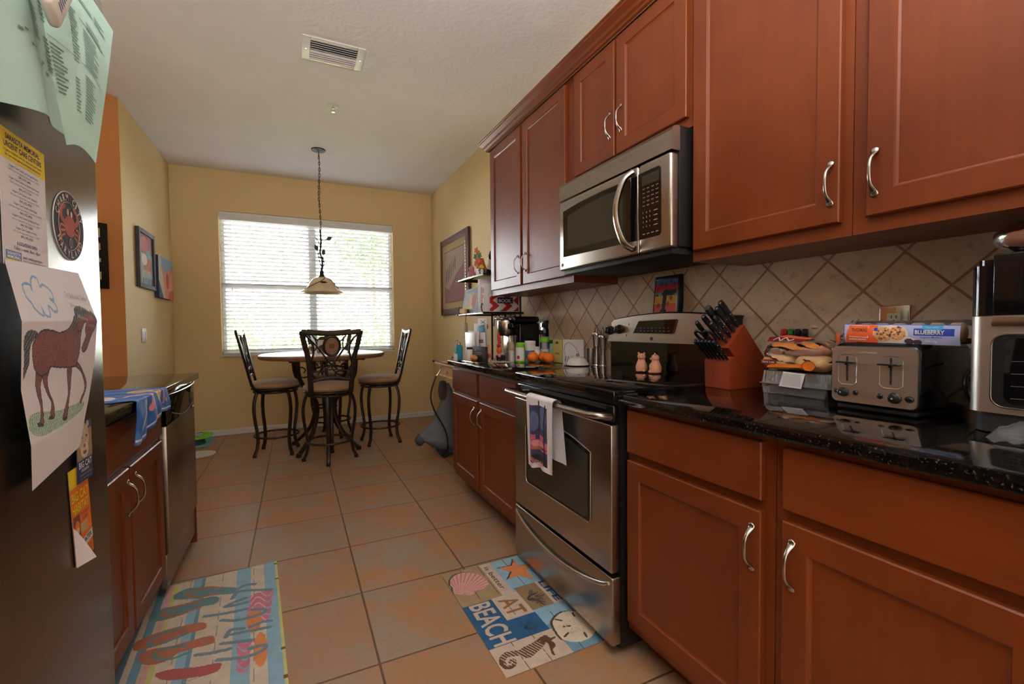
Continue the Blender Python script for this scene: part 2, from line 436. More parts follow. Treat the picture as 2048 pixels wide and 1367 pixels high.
for nm, c in dict(yellow=(238, 208, 22), navy=(34, 40, 84), blue_ink=(52, 74, 128), blue_box=(86, 120, 176), orange=(232, 116, 22), red=(190, 34, 32), dark_red=(120, 26, 28),
    green=(40, 120, 62), lime=(128, 196, 44), crayon_green=(150, 190, 150), crayon_brown=(110, 52, 42), crayon_brown2=(140, 84, 72), crayon_black=(44, 40, 42), crayon_blue=(124, 164, 200),
    cream=(208, 186, 166), cream2=(220, 204, 182), tan=(168, 140, 104), tan2=(150, 122, 90), mat_blue=(148, 186, 204), mat_blue2=(112, 152, 172), deep_blue=(38, 90, 130), text_blue=(26, 92, 140), brown=(96, 58, 42), brown_text=(150, 104, 62),
    shell_pink=(222, 168, 160), shell_pink2=(198, 128, 124), starfish=(226, 140, 84), sand_dollar=(232, 212, 186), shadow_ink=(70, 60, 54), teal=(108, 142, 142), coral=(184, 112, 84), pinkred=(178, 88, 88), pink=(216, 124, 146), grey_blue=(120, 142, 152), mat_yellow=(208, 206, 124),
    towel_blue=(52, 104, 176), towel_blue2=(86, 132, 192), towel_yellow=(230, 186, 100), towel_pink=(222, 140, 150), towel_white=(232, 224, 222), dusk=(62, 66, 96), dusk2=(96, 110, 150), sunset=(214, 96, 132), sunset2=(232, 150, 150), palm=(44, 34, 42),
    grey_fabric=(108, 112, 120), grey_dark=(78, 80, 88), pine=(214, 164, 96), pine_dark=(150, 98, 56), teal_card=(30, 128, 150), purple=(86, 54, 130), aqua=(120, 196, 200), slate=(58, 84, 104), pig=(226, 158, 124), art_blue=(60, 118, 196), art_teal=(110, 160, 158), art_yellow=(226, 172, 60), art_orange=(226, 96, 46), art_magenta=(206, 40, 84), art_black=(40, 28, 36),
    bun=(198, 124, 62), bun_pale=(226, 176, 120), crust=(170, 96, 44), choc=(74, 40, 30), lilac=(168, 176, 214), royal=(34, 62, 160), sky=(64, 164, 220), muffin=(204, 150, 98), berry=(70, 50, 66), wood_frame=(92, 58, 44), gold_mat=(222, 190, 132), hill=(176, 124, 128), haze=(212, 182, 166), cypress=(120, 104, 104), egg=(232, 226, 218),
    frame_grey=(84, 78, 90), canvas_blue=(58, 70, 110), canvas_sky=(150, 182, 214), canvas_coral=(226, 150, 130), rust=(190, 96, 60), photo_grey=(150, 150, 146), photo_tan=(196, 156, 104), wax=(244, 240, 228), mauve=(184, 122, 138), leafy=(60, 130, 70), crab=(170, 74, 54), leopard=(196, 172, 138), tea=(214, 206, 120), umber=(120, 70, 40)).items(): flatcol(nm, c)
mat('orange_peel', (240, 128, 26), .42, noise=(30, (228, 108, 18)), bump=(260, .25))
mat('mint_paper_edge', (206, 226, 206), .7, noise=(20, (196, 216, 196)))
mat('cloth_white', (236, 232, 234), .9, noise=(40, (226, 222, 224)), bump=(400, .3))
mat('block_wood', (140, 58, 26), .4, noise=(6, (112, 42, 18)), stretch=(1, 1, .3))
film('print_glass', (200, 205, 205), .01, -.16, .02)
# ================================================================ the room
WX, YB, ZC, XL = 1.628, 5.79, 2.858, -1.134
mb = MB(); mb.box(-3.35, 1.75, -2.62, 5.93, -.08, 0, 'floor_tile'); mb.build('floor', kind='structure')
mb = MB(); mb.box(-3.35, 1.75, -2.62, 5.93, ZC, ZC + .15, 'ceiling_white'); mb.build('ceiling', kind='structure')
mb = MB(); mb.box(WX, 1.75, -2.62, 5.93, 0, ZC, 'wall_yellow'); mb.build('wall_right', kind='structure')
wx0, wx1, wz0, wz1 = -.712, 1.132, .869, 2.424
mb = MB()
mb.box(XL - .1, wx0, YB, 5.93, 0, ZC, 'wall_yellow'); mb.box(wx1, WX, YB, 5.93, 0, ZC, 'wall_yellow')
mb.box(wx0, wx1, YB, 5.93, 0, wz0, 'wall_yellow'); mb.box(wx0, wx1, YB, 5.93, wz1, ZC, 'wall_yellow'); mb.build('wall_back', kind='structure')
mb = MB(); mb.prism([(XL, 4.31), (XL, YB), (XL - .12, YB), (XL - .12, 4.35)], 0, ZC, 'wall_yellow'); mb.build('wall_left', kind='structure')
mb = MB(); mb.prism([(XL, 4.31), (XL - .12, 4.35), (-3.35, 2.83), (-3.25, 2.769)], 0, ZC, 'wall_orange'); mb.build('wall_corner', kind='structure')
mb = MB(); mb.box(-3.35, -3.25, -2.62, 2.83, 0, ZC, 'wall_yellow'); mb.build('wall_far_left', kind='structure')
mb = MB(); mb.box(-3.25, WX, -2.62, -2.5, 0, ZC, 'wall_yellow'); mb.build('wall_rear', kind='structure')
def base_prof(p0, p1, n, name):
    mb = MB(); d = Vector((p1[0] - p0[0], p1[1] - p0[1], 0)); L_ = d.length
    M = frame((p0[0], p0[1], 0), n, (0, 0, 1), d.normalized())
    mb.prism([(0, 0), (.012, 0), (.012, .048), (.007, .058), (0, .062)], 0, L_, 'trim_white', M); mb.build(name, kind='structure')
base_prof((XL, YB), (WX, YB), (0, -1, 0), 'baseboard_back')
base_prof((XL, 4.31), (XL, YB), (1, 0, 0), 'baseboard_left')
base_prof((WX, YB), (WX, 3.12), (-1, 0, 0), 'baseboard_right')
base_prof((-3.25, 2.769), (XL, 4.31), (.59, -.81, 0), 'baseboard_corner')
# window: two sliding units in a white frame, marble sill
root = thing('window_1', None, None, ((wx0 + wx1) / 2, 5.9, wz0)); root['kind'] = 'structure'
mb = MB(); y0, y1 = 5.885, 5.925
for a, b in ((wx0, wx0 + .04), (wx1 - .04, wx1), (.17, .25)): mb.box(a, b, y0, y1, wz0, wz1, 'trim_white', .004)
for a, b in ((wz0, wz0 + .045), (wz1 - .04, wz1), (1.60, 1.645)):
    mb.box(wx0 + .04, .17, y0 + .004, y1 - .004, a, b, 'trim_white', .004); mb.box(.25, wx1 - .04, y0 + .004, y1 - .004, a, b, 'trim_white', .004)
mb.build('window_frame', root)
for a, b in ((wx0 + .04, .17), (.25, wx1 - .04)):
    mb = MB(); mb.box(a, b, 5.903, 5.906, wz0 + .045, wz1 - .04, 'pane'); mb.build('pane', root)
mb = MB(); mb.box(wx0 - .0, wx1 + .0, YB - .022, 5.885, wz0 - .018, wz0 + .002, 'trim_white', .004); mb.build('trim_1', kind='structure')
# venetian blind
root = thing('window_blind', 'white wooden venetian blind lowered over the dining nook window', 'blind', ((wx0 + wx1) / 2, 5.80, wz0))
mb = MB(); mb.box(wx0 + .003, wx1 - .003, 5.795, 5.81, wz1 - .088, wz1 - .002, 'slat_white', .003); mb.box(wx0 + .003, wx1 - .003, 5.81, 5.86, wz1 - .055, wz1 - .004, 'slat_white')
for k in (-.03, -.052): mb.box(wx0 + .003, wx1 - .003, 5.791, 5.796, wz1 + k - .004, wz1 + k, 'slat_white', .0015)
mb.build('valance', root)
mb = MB(); n = 34; ang = radians(-22)
for i in range(n):
    z = wz0 + .05 + (wz1 - .105 - wz0 - .04) * i / (n - 1)
    M = T(0, 5.838, z) @ RX(ang)
    mb.box(wx0 + .008, wx1 - .008, -.025, .025, -.0014, .0014, 'slat_white', 0, M)
mb.build('slats', root)
mb = MB(); mb.box(wx0 + .008, wx1 - .008, 5.813, 5.863, wz0 + .008, wz0 + .026, 'slat_white', .003); mb.build('bottom_rail', root)
mb = MB()
for x in (wx0 + .16, -.10, .40, wx1 - .16):
    for y in (5.812, 5.865): mb.tube([(x, y, wz0 + .02), (x, y, wz1 - .06)], .0008, 'slat_white', 5)
mb.build('ladder_cord', root)
for x, z, dz in ((wx0 + .11, 1.60, .1), (wx1 - .07, 1.60, 0)):
    mb = MB(); mb.tube([(x, 5.792, wz1 - .09), (x, 5.792, z)], .0012, 'slat_white', 6)
    mb.lathe([(.001, .03), (.004, .02), (.007, 0), (.001, -.001)], 'bark', 10, T(x, 5.792, z - .03)); mb.build('pull_cord', root)
# outside
mb = MB(); mb.box(-9, 12, 5.94, 24, -.35, -.25, 'patio'); mb.build('patio', kind='structure')
def bush(name, lab, cat, c, r, n, sz, cols, trunk=None):
    rn = random.Random(int(c[0] * 100 + c[1])); root = thing(name, lab, cat, (c[0], c[1], -.25), 'greenery outside the window')
    mb = MB(); vs, = [[]]
    for i in range(n):
        d = Vector((rn.gauss(0, 1), rn.gauss(0, 1), rn.gauss(0, 1))).normalized() * (rn.random() ** .4)
        p = Vector((c[0] + d.x * r[0], c[1] + d.y * r[1], c[2] + d.z * r[2]))
        a = Vector((rn.gauss(0, 1), rn.gauss(0, 1), rn.gauss(0, 1))).normalized(); b = a.orthogonal().normalized(); s_ = sz * rn.uniform(.6, 1.3)
        mb.add([p - a * s_, p + b * s_ * .4, p + a * s_, p - b * s_ * .4], [(0, 1, 2, 3)], rn.choice(cols))
    mb.build('foliage', root)
    mb = MB(); mb.tube([(c[0], c[1], -.25), (c[0] + .04, c[1], c[2] * .5), (c[0], c[1], c[2])], [.07, .05, .03], 'bark', 8); mb.build('trunk', root)
bush('garden_bush', 'leafy green hedge bush outside the left half of the window', 'bush', (-1.3, 9.4, .55), (1.3, .8, .95), 2600, .075, ['leaf_a', 'leaf_b'])
bush('garden_bush', 'low green bush outside behind the table, beside the window mullion', 'bush', (.55, 10.6, .45), (1.1, .8, .75), 1800, .08, ['leaf_b', 'leaf_a'])
bush('garden_bush', 'tall green bush outside the right half of the window', 'bush', (2.1, 9.6, .75), (1.0, .8, 1.1), 2400, .075, ['leaf_a', 'leaf_c'])
bush('garden_tree', 'tree outside whose crown shows through the upper right slats', 'tree', (1.75, 11.5, 3.2), (.9, .7, .9), 1500, .09, ['leaf_c', 'leaf_a'])
# backsplash
mb = MB(); mb.box(1.616, WX, -.6, 3.10, .88, 1.40, 'travertine'); mb.build('trim_2', kind='structure')
# ceiling fittings
root = thing('air_vent', 'white rectangular louvred air vent in the ceiling', 'vent', (.259, 3.07, ZC - .012))
x0, x1, y0, y1 = .079, .437, 2.942, 3.195
mb = MB(); z0, z1 = ZC - .010, ZC - .0005
for a in ((x0, x0 + .045, y0, y1), (x1 - .045, x1, y0, y1), (x0 + .045, x1 - .045, y0, y0 + .035), (x0 + .045, x1 - .045, y1 - .035, y1)): mb.box(*a, z0, z1, 'plastic_white', .002)
mb.build('vent_frame', root)
mb = MB(); mb.box(x0 + .04, x1 - .04, y0 + .03, y1 - .03, ZC - .0015, ZC - .0005, 'frame_grey'); mb.build('backing', root)
mb = MB()
for i in range(8):
    y = y0 + .048 + i * .0225; mb.box(x0 + .046, x1 - .046, -.011, .011, -.001, .001, 'trim_white', 0, T(0, y, ZC - .009) @ RX(radians(38 if i < 4 else -38)))
mb.build('louvres', root)
for x in (x0 + .022, x1 - .022):
    mb = MB(); mb.cyl((x, 3.068, z0 - .0025), .005, .003, 'steel_bright', 12); mb.build('screw', root)
root = thing('fire_sprinkler', 'small chrome fire sprinkler head on the ceiling', 'sprinkler', (.307, 3.80, ZC - .04))
mb = MB(); mb.lathe([(.012, -.004), (.03, -.008), (.042, -.004), (.045, -.0005)], 'trim_white', 24, T(.307, 3.80, ZC)); mb.build('escutcheon', root)
mb = MB(); mb.cyl((.307, 3.80, ZC - .02), .007, .018, 'chrome', 12)
for s in (-1, 1): mb.tube(spl([(.307 + s * .006, 3.8, ZC - .018), (.307 + s * .012, 3.8, ZC - .03), (.307, 3.8, ZC - .042)], 4), .0018, 'chrome', 6)
mb.cyl((.307, 3.80, ZC - .045), .013, .002, 'chrome', 14); mb.build('sprinkler_head', root)
# pendant lamp
lx, ly = .245, 4.763
root = thing('pendant_lamp', 'pendant lamp with cream bell shade and iron vine leaves over the table', 'lamp', (lx, ly, 1.49))
mb = MB(); mb.lathe([(.001, -.032), (.012, -.03), (.03, -.018), (.062, -.01), (.065, -.002), (.064, -.0005)], 'iron_black', 28, T(lx, ly, ZC)); mb.build('canopy', root)
mb = MB(); zt, zb = ZC - .03, 2.09; n = 26; lk = (zt - zb) / n
for i in range(n):
    z = zt - lk * (i + .5); a = lk * .62
    ring = [(cos(t) * .007, sin(t) * a) for t in [2 * pi * k / 12 for k in range(12)]]
    ox = .006 * sin(i * .35)
    mb.tube([(lx + ox + (p[0] if i % 2 else 0), ly + (0 if i % 2 else p[0]), z + p[1]) for p in ring], .0026, 'iron_black', 5, closed=True)
mb.tube([(lx + .004 * sin(k * .8) + .003, ly + .003, zt - (zt - zb) * k / 20) for k in range(21)], .0016, 'iron_black', 5); mb.build('chain', root)
mb = MB(); mb.tube(spl([(lx, ly, 2.1), (lx + .004, ly, 1.98), (lx - .004, ly, 1.88), (lx + .012, ly, 1.8), (lx + .008, ly, 1.69)], 6), .0085, 'iron_black', 8)
for pts in ([(.006, 0, 1.93), (.014, .004, 2.0), (.035, 0, 1.995), (.055, 0, 2.01)], [(0, 0, 1.94), (-.02, 0, 1.985), (-.045, 0, 2.03)], [(.008, 0, 1.73), (-.012, .004, 1.8), (-.022, 0, 1.87), (-.032, 0, 1.9)], [(.008, 0, 1.72), (.03, 0, 1.78), (.016, 0, 1.84), (.03, 0, 1.87)], [(0, 0, 1.82), (-.02, 0, 1.86), (0, 0, 1.9)], [(.01, 0, 1.74), (.028, -.01, 1.82)]):
    mb.tube(spl([(lx + p[0], ly + p[1], p[2]) for p in pts], 5), .0036, 'iron_black', 6)
mb.build('vine_stem', root)
for x, z, a in ((.078, 2.02, -1.15), (-.038, 1.925, .3), (.026, 1.885, -.1)):
    mb = MB(); M = T(lx + x, ly, z) @ RY(-a); prof = [(0, -.030), (.013, -.018), (.018, -.004), (.014, .012), (.006, .026), (0, .042)]
    mb.prism([(p[0], p[1]) for p in prof] + [(-p[0], p[1]) for p in prof[-2:0:-1]], -.001, .001, 'iron_black', M @ RX(pi / 2)); mb.build('leaf', root)
mb = MB(); mb.lathe([(.001, 1.60), (.03, 1.625), (.032, 1.645), (.022, 1.655), (.02, 1.675), (.016, 1.70), (.01, 1.72), (.006, 1.735)], 'iron_black', 20, T(lx + .006, ly, 0)); mb.build('socket_cap', root)
mb = MB(); prof = [(.03, 1.645), (.06, 1.638), (.09, 1.618), (.115, 1.585), (.13, 1.55), (.15, 1.527), (.185, 1.508), (.197, 1.497), (.192, 1.491), (.18, 1.500), (.148, 1.518), (.126, 1.545), (.11, 1.58), (.085, 1.612), (.055, 1.631), (.028, 1.638)]
mb.lathe(prof, 'shade_glass', 40, T(lx + .006, ly, 0)); mb.build('lamp_shade', root)
mb = MB()
def onshade(t, z):
    for (r0, z0), (r1, z1) in zip(prof[:7], prof[1:8]):
        if z1 <= z <= z0: r = r0 + (r1 - r0) * (z0 - z) / (z0 - z1); break
    else: r = .03
    r += .004; return (lx + .006 + r * cos(t), ly + r * sin(t), z)
for t0, dt, sg in ((-1.2, -1.7, 1), (-.9, .95, 1), (1.6, 1.2, 1)):
    mb.tube([onshade(t0 + dt * k / 16, 1.642 - .118 * (k / 16) ** .8) for k in range(17)], .0032, 'iron_black', 6)
mb.build('vine_wrap', root)
mb = MB(); M = T(*onshade(-1.5, 1.585)) @ RX(radians(65)); mb.prism([(-.034, 0), (-.015, .01), (.012, .009), (.034, 0), (.012, -.009), (-.015, -.01)], -.001, .001, 'iron_black', M); mb.build('leaf', root)
# ================================================================ cabinetry
def door_mesh(mb, xf, sgn, y0, y1, z0, z1, m='cherry', panel=True, th=.019, fr=.058):
    """raised frame door; front plane x=xf facing sgn (-1 faces the -x side)"""
    def ring(i, d): return [(xf - sgn * d, y0 + i, z0 + i), (xf - sgn * d, y1 - i, z0 + i), (xf - sgn * d, y1 - i, z1 - i), (xf - sgn * d, y0 + i, z1 - i)]
    rs = [ring(0, th), ring(0, .003), ring(.003, 0)] + ([ring(fr, 0), ring(fr + .003, .005), ring(fr + .008, .008)] if panel else [])
    vs = [p for r in rs for p in r]; fs = []
    for k in range(len(rs) - 1):
        for i in range(4):
            j = (i + 1) % 4; f = (k * 4 + i, k * 4 + j, (k + 1) * 4 + j, (k + 1) * 4 + i); fs.append(f if sgn > 0 else f[::-1])
    l = (len(rs) - 1) * 4; f = (l, l + 1, l + 2, l + 3); fs.append(f if sgn > 0 else f[::-1]); f = (3, 2, 1, 0); fs.append(f if sgn > 0 else f[::-1])
    mb.add(vs, fs, m)
_hm = MB()
_pts = []; _r = []; _fl = []
for k in range(25):
    t = k / 24; s = abs(2 * t - 1)
    z = (t - .5) * .122
    x = .003 + .026 * (1 - min(1, max(0, (s - .1) / .72)) ** 2.4) if s < .82 else .0035
    x = .003 + .025 * max(0., 1 - (s / .80) ** 3) if s < .8 else .003
    w = .0042 + .0052 * max(0., min(1, (s - .52) / .3)) ** 1.2
    if s > .93: w *= max(.25, 1 - ((s - .93) / .07) ** 2 * .75)
    _pts.append((x, 0, z)); _r.append(w); _fl.append(.85 if s < .5 else .85 - .5 * min(1, (s - .5) / .3))
_hm.tube(_pts, _r, 'nickel', 10, flat=_fl, upv=(1, 0, 0))
_HM = None
def handle(parent, x, y, z, sgn):
    """one curved pull on a door; the door is its parent"""
    global _HM
    if _HM is None:
        me = bpy.data.meshes.new('handle'); me.from_pydata(_hm.v, [], _hm.f); me.materials.append(MATS['nickel'])
        me.polygons.foreach_set('use_smooth', [True] * len(_hm.f)); _HM = me
    o = bpy.data.objects.new('handle', _HM); COL.objects.link(o); off = Vector((0, 0, 0)); p = parent
    while p is not None: off += p.location; p = p.parent
    o.parent = parent; o.location = Vector((x, y, z)) - off
    if sgn < 0: o.rotation_euler = (0, 0, pi)
    return o
def cabinet(name, label, cat, x0, x1, y0, y1, z0, z1, sgn, fronts, toe=None, m='cherry', body=None, group=None, inside='cab_inside'):
    """x0..x1 carcass with its face frame on the sgn side; fronts: (kind,y0,y1,z0,z1,handle(y,z) or None)"""
    root = thing(name, label, cat, ((x0 + x1) / 2, (y0 + y1) / 2, 0 if toe else z0), group)
    mb = MB(); mb.box(x0, x1, y0, y1, z0, z1, body or m)
    mb.build('cabinet_body', root)
    if toe:
        mb = MB(); tx = (x0 + .085) if sgn < 0 else (x1 - .085)
        mb.box(min(tx, x1 if sgn < 0 else x0), max(tx, x1 if sgn < 0 else x0), y0 + .002, y1 - .002, 0, z0, m); mb.build('toe_kick', root)
    xf = (x0 - .0195) if sgn < 0 else (x1 + .0195)
    for k, a, b, c, d, h in fronts:
        mb = MB(); door_mesh(mb, xf, sgn, a, b, c, d, m if k == 'door' else m + ('_h' if m == 'cherry' else ''), k == 'door')
        o = mb.build('door' if k == 'door' else 'drawer_front', root)
        if h: handle(o, xf + sgn * .0, h[0], h[1], sgn)
    return root
XB = 1.0245   # base face frame; door faces at 1.005
R = 'cherry base cabinets along the right wall'
cabinet('base_cabinet', 'cherry base cabinet beyond the range with two drawers over two doors', 'cabinet', XB, 1.612, 1.992, 3.10, .10, .882, -1,
        [('drawer', 2.612, 3.085, .715, .856, None), ('drawer', 2.062, 2.572, .715, .856, None), ('door', 2.612, 3.085, .135, .688, (2.652, .588)), ('door', 2.062, 2.572, .135, .688, (2.535, .592))], True)
cabinet('base_cabinet', 'narrow cherry base cabinet right beside the range, one drawer over one door', 'cabinet', XB, 1.612, .692, 1.220, .10, .882, -1,
        [('drawer', .718, 1.208, .718, .862, None), ('door', .718, 1.208, .135, .692, (.740, .598))], True)
cabinet('base_cabinet', 'wide cherry base cabinet at the lower right corner of the picture', 'cabinet', XB, 1.612, -.25, .690, .10, .882, -1,
        [('drawer', -.22, .666, .718, .862, None), ('door', .232, .666, .135, .692, (.640, .598)), ('door', -.22, .222, .135, .692, None)], True)
XU = 1.3235
U = [('door', 2.588, 3.068, 1.413, 2.412, (2.625, 1.545)), ('door', 2.060, 2.555, 1.413, 2.412, (2.520, 1.548))]
cabinet('wall_cabinet', 'tall double door cherry wall cabinet at the far end above the coffee maker', 'cabinet', XU, 1.612, 2.008, 3.09, 1.375, 2.44, -1, U)
cabinet('wall_cabinet', 'short cherry wall cabinet with two doors above the microwave', 'cabinet', XU, 1.612, 1.222, 2.006, 1.868, 2.44, -1,
        [('door', 1.652, 1.972, 1.905, 2.412, (1.680, 2.045)), ('door', 1.238, 1.636, 1.905, 2.412, (1.602, 2.05))])
cabinet('wall_cabinet', 'cherry wall cabinet with one wide door just right of the microwave', 'cabinet', XU, 1.612, .694, 1.220, 1.375, 2.44, -1,
        [('door', .717, 1.206, 1.413, 2.412, (.737, 1.518))])
cabinet('wall_cabinet', 'cherry wall cabinet in the upper right corner above the air fryer', 'cabinet', XU, 1.612, -.25, .692, 1.375, 2.44, -1,
        [('door', .232, .655, 1.413, 2.412, (.634, 1.518)), ('door', -.22, .222, 1.413, 2.412, None)])
# crown
mb = MB(); pr = [(0, 0), (-.012, .004), (-.014, .014), (-.024, .020), (-.028, .034), (-.046, .046), (-.052, .050), (-.052, .058), (-.058, .062), (-.058, .068), (0, .068)]
path = [(1.30, -.25), (1.30, 3.095), (1.612, 3.095)]
vs = []; fs = []; n = len(pr)
for k, (px_, py_) in enumerate(path):
    for a, b in pr:
        if k == 0: vs.append((px_ + a, py_, 2.418 + b))
        elif k == 1: vs.append((px_ + a, py_ - a, 2.418 + b))
        else: vs.append((px_, py_ - a, 2.418 + b))
for k in range(2):
    for i in range(n): fs.append((k * n + i, k * n + (i + 1) % n, (k + 1) * n + (i + 1) % n, (k + 1) * n + i))
fs.append(tuple(range(n))); fs.append(tuple(2 * n + i for i in range(n))[::-1])
mb.add(vs, fs, 'cherry_h'); mb.build('crown_moulding', None, 'long cherry crown moulding along the top of the wall cabinets', 'moulding')
# counters
def counter(name, label, x0, x1, y0, y1):
    mb = MB(); mb.box(x0, x1, y0, y1, .8825, .914, 'granite', .003); return mb.build(name, None, label, 'countertop')
counter('countertop', 'black speckled granite worktop under the toaster and knife block', .979, 1.614, -.25, 1.221)
counter('countertop', 'black granite worktop beyond the range with the oranges on it', .979, 1.614, 1.990, 3.112)
counter('countertop', 'black granite peninsula worktop on the left over the dishwasher', -1.25, -.471, 1.235, 2.936)
# left run
XLf = -.5195
cabinet('sink_cabinet', 'dark cherry base cabinet on the left under the blue towel', 'cabinet', -1.10, XLf, 1.250, 2.318, .10, .882, 1,
        [('drawer', 1.30, 2.290, .716, .862, None), ('door', 1.30, 1.880, .135, .694, (1.852, .600)), ('door', 1.898, 2.290, .135, .694, (1.930, .605))], True)
mb = MB(); mb.box(-1.10, -.5, 2.922, 2.934, 0, .882, 'cherry'); mb.build('end_panel', None, 'cherry end panel closing the left counter past the dishwasher', 'panel')
# dishwasher
root = thing('dishwasher', 'stainless dishwasher with black control panel at the end of the left counter', 'dishwasher', (-.8, 2.62, 0))
mb = MB(); mb.box(-1.09, -.53, 2.325, 2.918, .1, .878, 'black_satin'); mb.build('tub', root)
mb = MB(); mb.box(-.53, -.492, 2.328, 2.915, .205, .742, 'steel', .004); mb.build('door', root)
mb = MB(); mb.box(-.53, -.505, 2.328, 2.915, .055, .198, 'steel', .003); mb.build('kick_plate', root)
mb = MB()
def dwf(u, v):
    y = 2.328 + .587 * u; z = .748 + .124 * v; x = -.492 + .022 * sin(pi * u) ** .7 * (.35 + .65 * v)
    return (x, y, z)
mb.surf(lambda u, v: dwf(1 - u, v), 24, 6, 'black_gloss'); mb.surf(lambda u, v: (dwf(u, 1)[0] * (1 - v) + -.53 * v, dwf(u, 1)[1], dwf(u, 1)[2]), 24, 1, 'steel_bright')
mb.surf(lambda u, v: (dwf(u, 0)[0] * (1 - v) + -.53 * v, dwf(1 - u, 0)[1] * 0 + dwf(u, 0)[1], dwf(u, 0)[2]), 24, 1, 'black_gloss')
mb.box(-.53, -.4925, 2.328, 2.33, .748, .872, 'black_gloss'); mb.box(-.53, -.4925, 2.913, 2.915, .748, .872, 'black_gloss'); mb.build('control_panel', root)
mb = MB(); mb.tube([(dwf(u, 1)[0] + .001, dwf(u, 1)[1], dwf(u, 1)[2]) for u in [k / 24 for k in range(25)]], .003, 'steel_bright', 8); mb.build('top_trim', root)
mb = MB(); mb.tube([(dwf(.1 + .8 * k / 20, 0)[0] + .005, 2.328 + .587 * (.1 + .8 * k / 20), .79 - .036 * sin(pi * k / 20)) for k in range(21)], .0022, 'frame_grey', 6); mb.build('handle_lip', root)
mb = MB(); mb.cyl((-.484, 2.82, .822), .008, .004, 'chrome', 16, (1, 0, 0)); mb.build('badge', root)
# ================================================================ refrigerator
FX = -.36
root = thing('refrigerator', 'tall stainless refrigerator covered with papers at the left edge', 'refrigerator', (-.72, .77, 0))
mb = MB(); mb.box(-1.10, FX - .06, .320, 1.218, .03, 1.775, 'steel_dark'); mb.build('cabinet_body', root)
mb = MB(); mb.box(FX - .055, FX, .65, 1.2255, .06, 1.79, 'steel_dark', .012, seg=4); mb.build('door', root)
mb = MB(); mb.box(FX - .055, FX, .322, .644, .06, 1.79, 'steel_dark', .012, seg=4); o = mb.build('door', root)
mb = MB(); mb.box(FX - .05, FX - .02, .34, 1.2, .005, .055, 'black_matte'); mb.build('grille', root)
for x in (-.45, -1.0):
    for y in (.4, 1.15): mb = MB(); mb.cyl((x, y, 0), .02, .03, 'black_matte', 10); mb.build('foot', root)
# ================================================================ range
root = thing('kitchen_range', 'stainless electric range with black glass cooktop between the cabinets', 'range', (1.28, 1.605, 0))
ry0, ry1 = 1.226, 1.986
mb = MB(); mb.box(.995, 1.60, ry0, ry1, .03, .893, 'black_satin'); mb.build('oven_body', root)
for x in (1.03, 1.56):
    for y in (ry0 + .05, ry1 - .05): mb = MB(); mb.cyl((x, y, 0), .018, .035, 'black_matte', 10); mb.build('foot', root)
mb = MB(); mb.box(.965, 1.606, ry0 + .001, ry1 - .001, .893, .926, 'black_glass', .006, seg=3)
mb.build('cooktop', root)
mb = MB(); mb.box(.972, .998, ry0 + .012, ry1 - .012, .812, .874, 'black_gloss', .008, seg=3)
for k in range(4): mb.box(.970, .974, ry0 + .05, ry1 - .05, .856 + .004 * k, .858 + .004 * k, 'black_matte')
mb.build('vent_strip', root)
rd = MB(); rd.box(.957, .993, ry0 + .004, ry1 - .014, .296, .808, 'steel', .005, seg=3); od = rd.build('oven_door', root)
def arch(y0, y1, z0, z1, rise, c, n=14):
    P = [(y0 + c, z0), (y1 - c, z0)] + [(y1 - c + c * sin(t), z0 + c - c * cos(t)) for t in [pi / 2 * k / 5 for k in range(1, 6)]]
    top = [(y1 - (y1 - y0) * k / n, z1 + rise * sin(pi * k / n)) for k in range(n + 1)]
    return P + top + [(y0 + c - c * cos(t), z0 + c - c * sin(t)) for t in [pi / 2 * k / 5 for k in range(0, 6)]]
W2 = arch(1.345, 1.855, .428, .69, .045, .022)
mb = MB(); mb.prism([(p[0], p[1]) for p in W2], 0, .0035, 'black_glass', frame((.9575, 0, 0), (0, 1, 0), (0, 0, 1), (-1, 0, 0)))
mb.prism([(1.6 + (p[0] - 1.6) * .93, .56 + (p[1] - .56) * .9) for p in W2], .0035, .0039, 'glass_smoke', frame((.9575, 0, 0), (0, 1, 0), (0, 0, 1), (-1, 0, 0)))
mb.tube([(.954, p[0], p[1]) for p in W2], .0022, 'steel_bright', 6, closed=True); mb.build('oven_window', od)
mb = MB()
hp_ = [(.962, 1.972, .835), (.925, 1.968, .842), (.908, 1.945, .843), (.903, 1.9, .842), (.898, 1.6, .842), (.903, 1.31, .842), (.908, 1.268, .843), (.925, 1.245, .842), (.962, 1.241, .835)]
mb.tube(spl(hp_, 8), .0155, 'steel', 14, flat=.8); mb.build('handle', od, 'long bar handle of brushed steel')
dr = MB(); dr.box(.954, .993, ry0 - .008 + .004, ry1 - .014, .048, .284, 'steel', .005, seg=3); odr = dr.build('storage_drawer', root)
mb = MB(); n = 40; P = []; Rr = []
for k in range(n + 1):
    t = k / n; y = 1.955 - .715 * t; z = .262 - .062 * sin(pi * t) ** .75; P.append((.9535 - .012 * sin(pi * t) ** .5, y, z)); Rr.append(.0085 if .02 < t < .98 else .006)
mb.tube(P, Rr, 'steel_bright', 10, upv=(1, 0, 0)); mb.build('drawer_handle', odr)
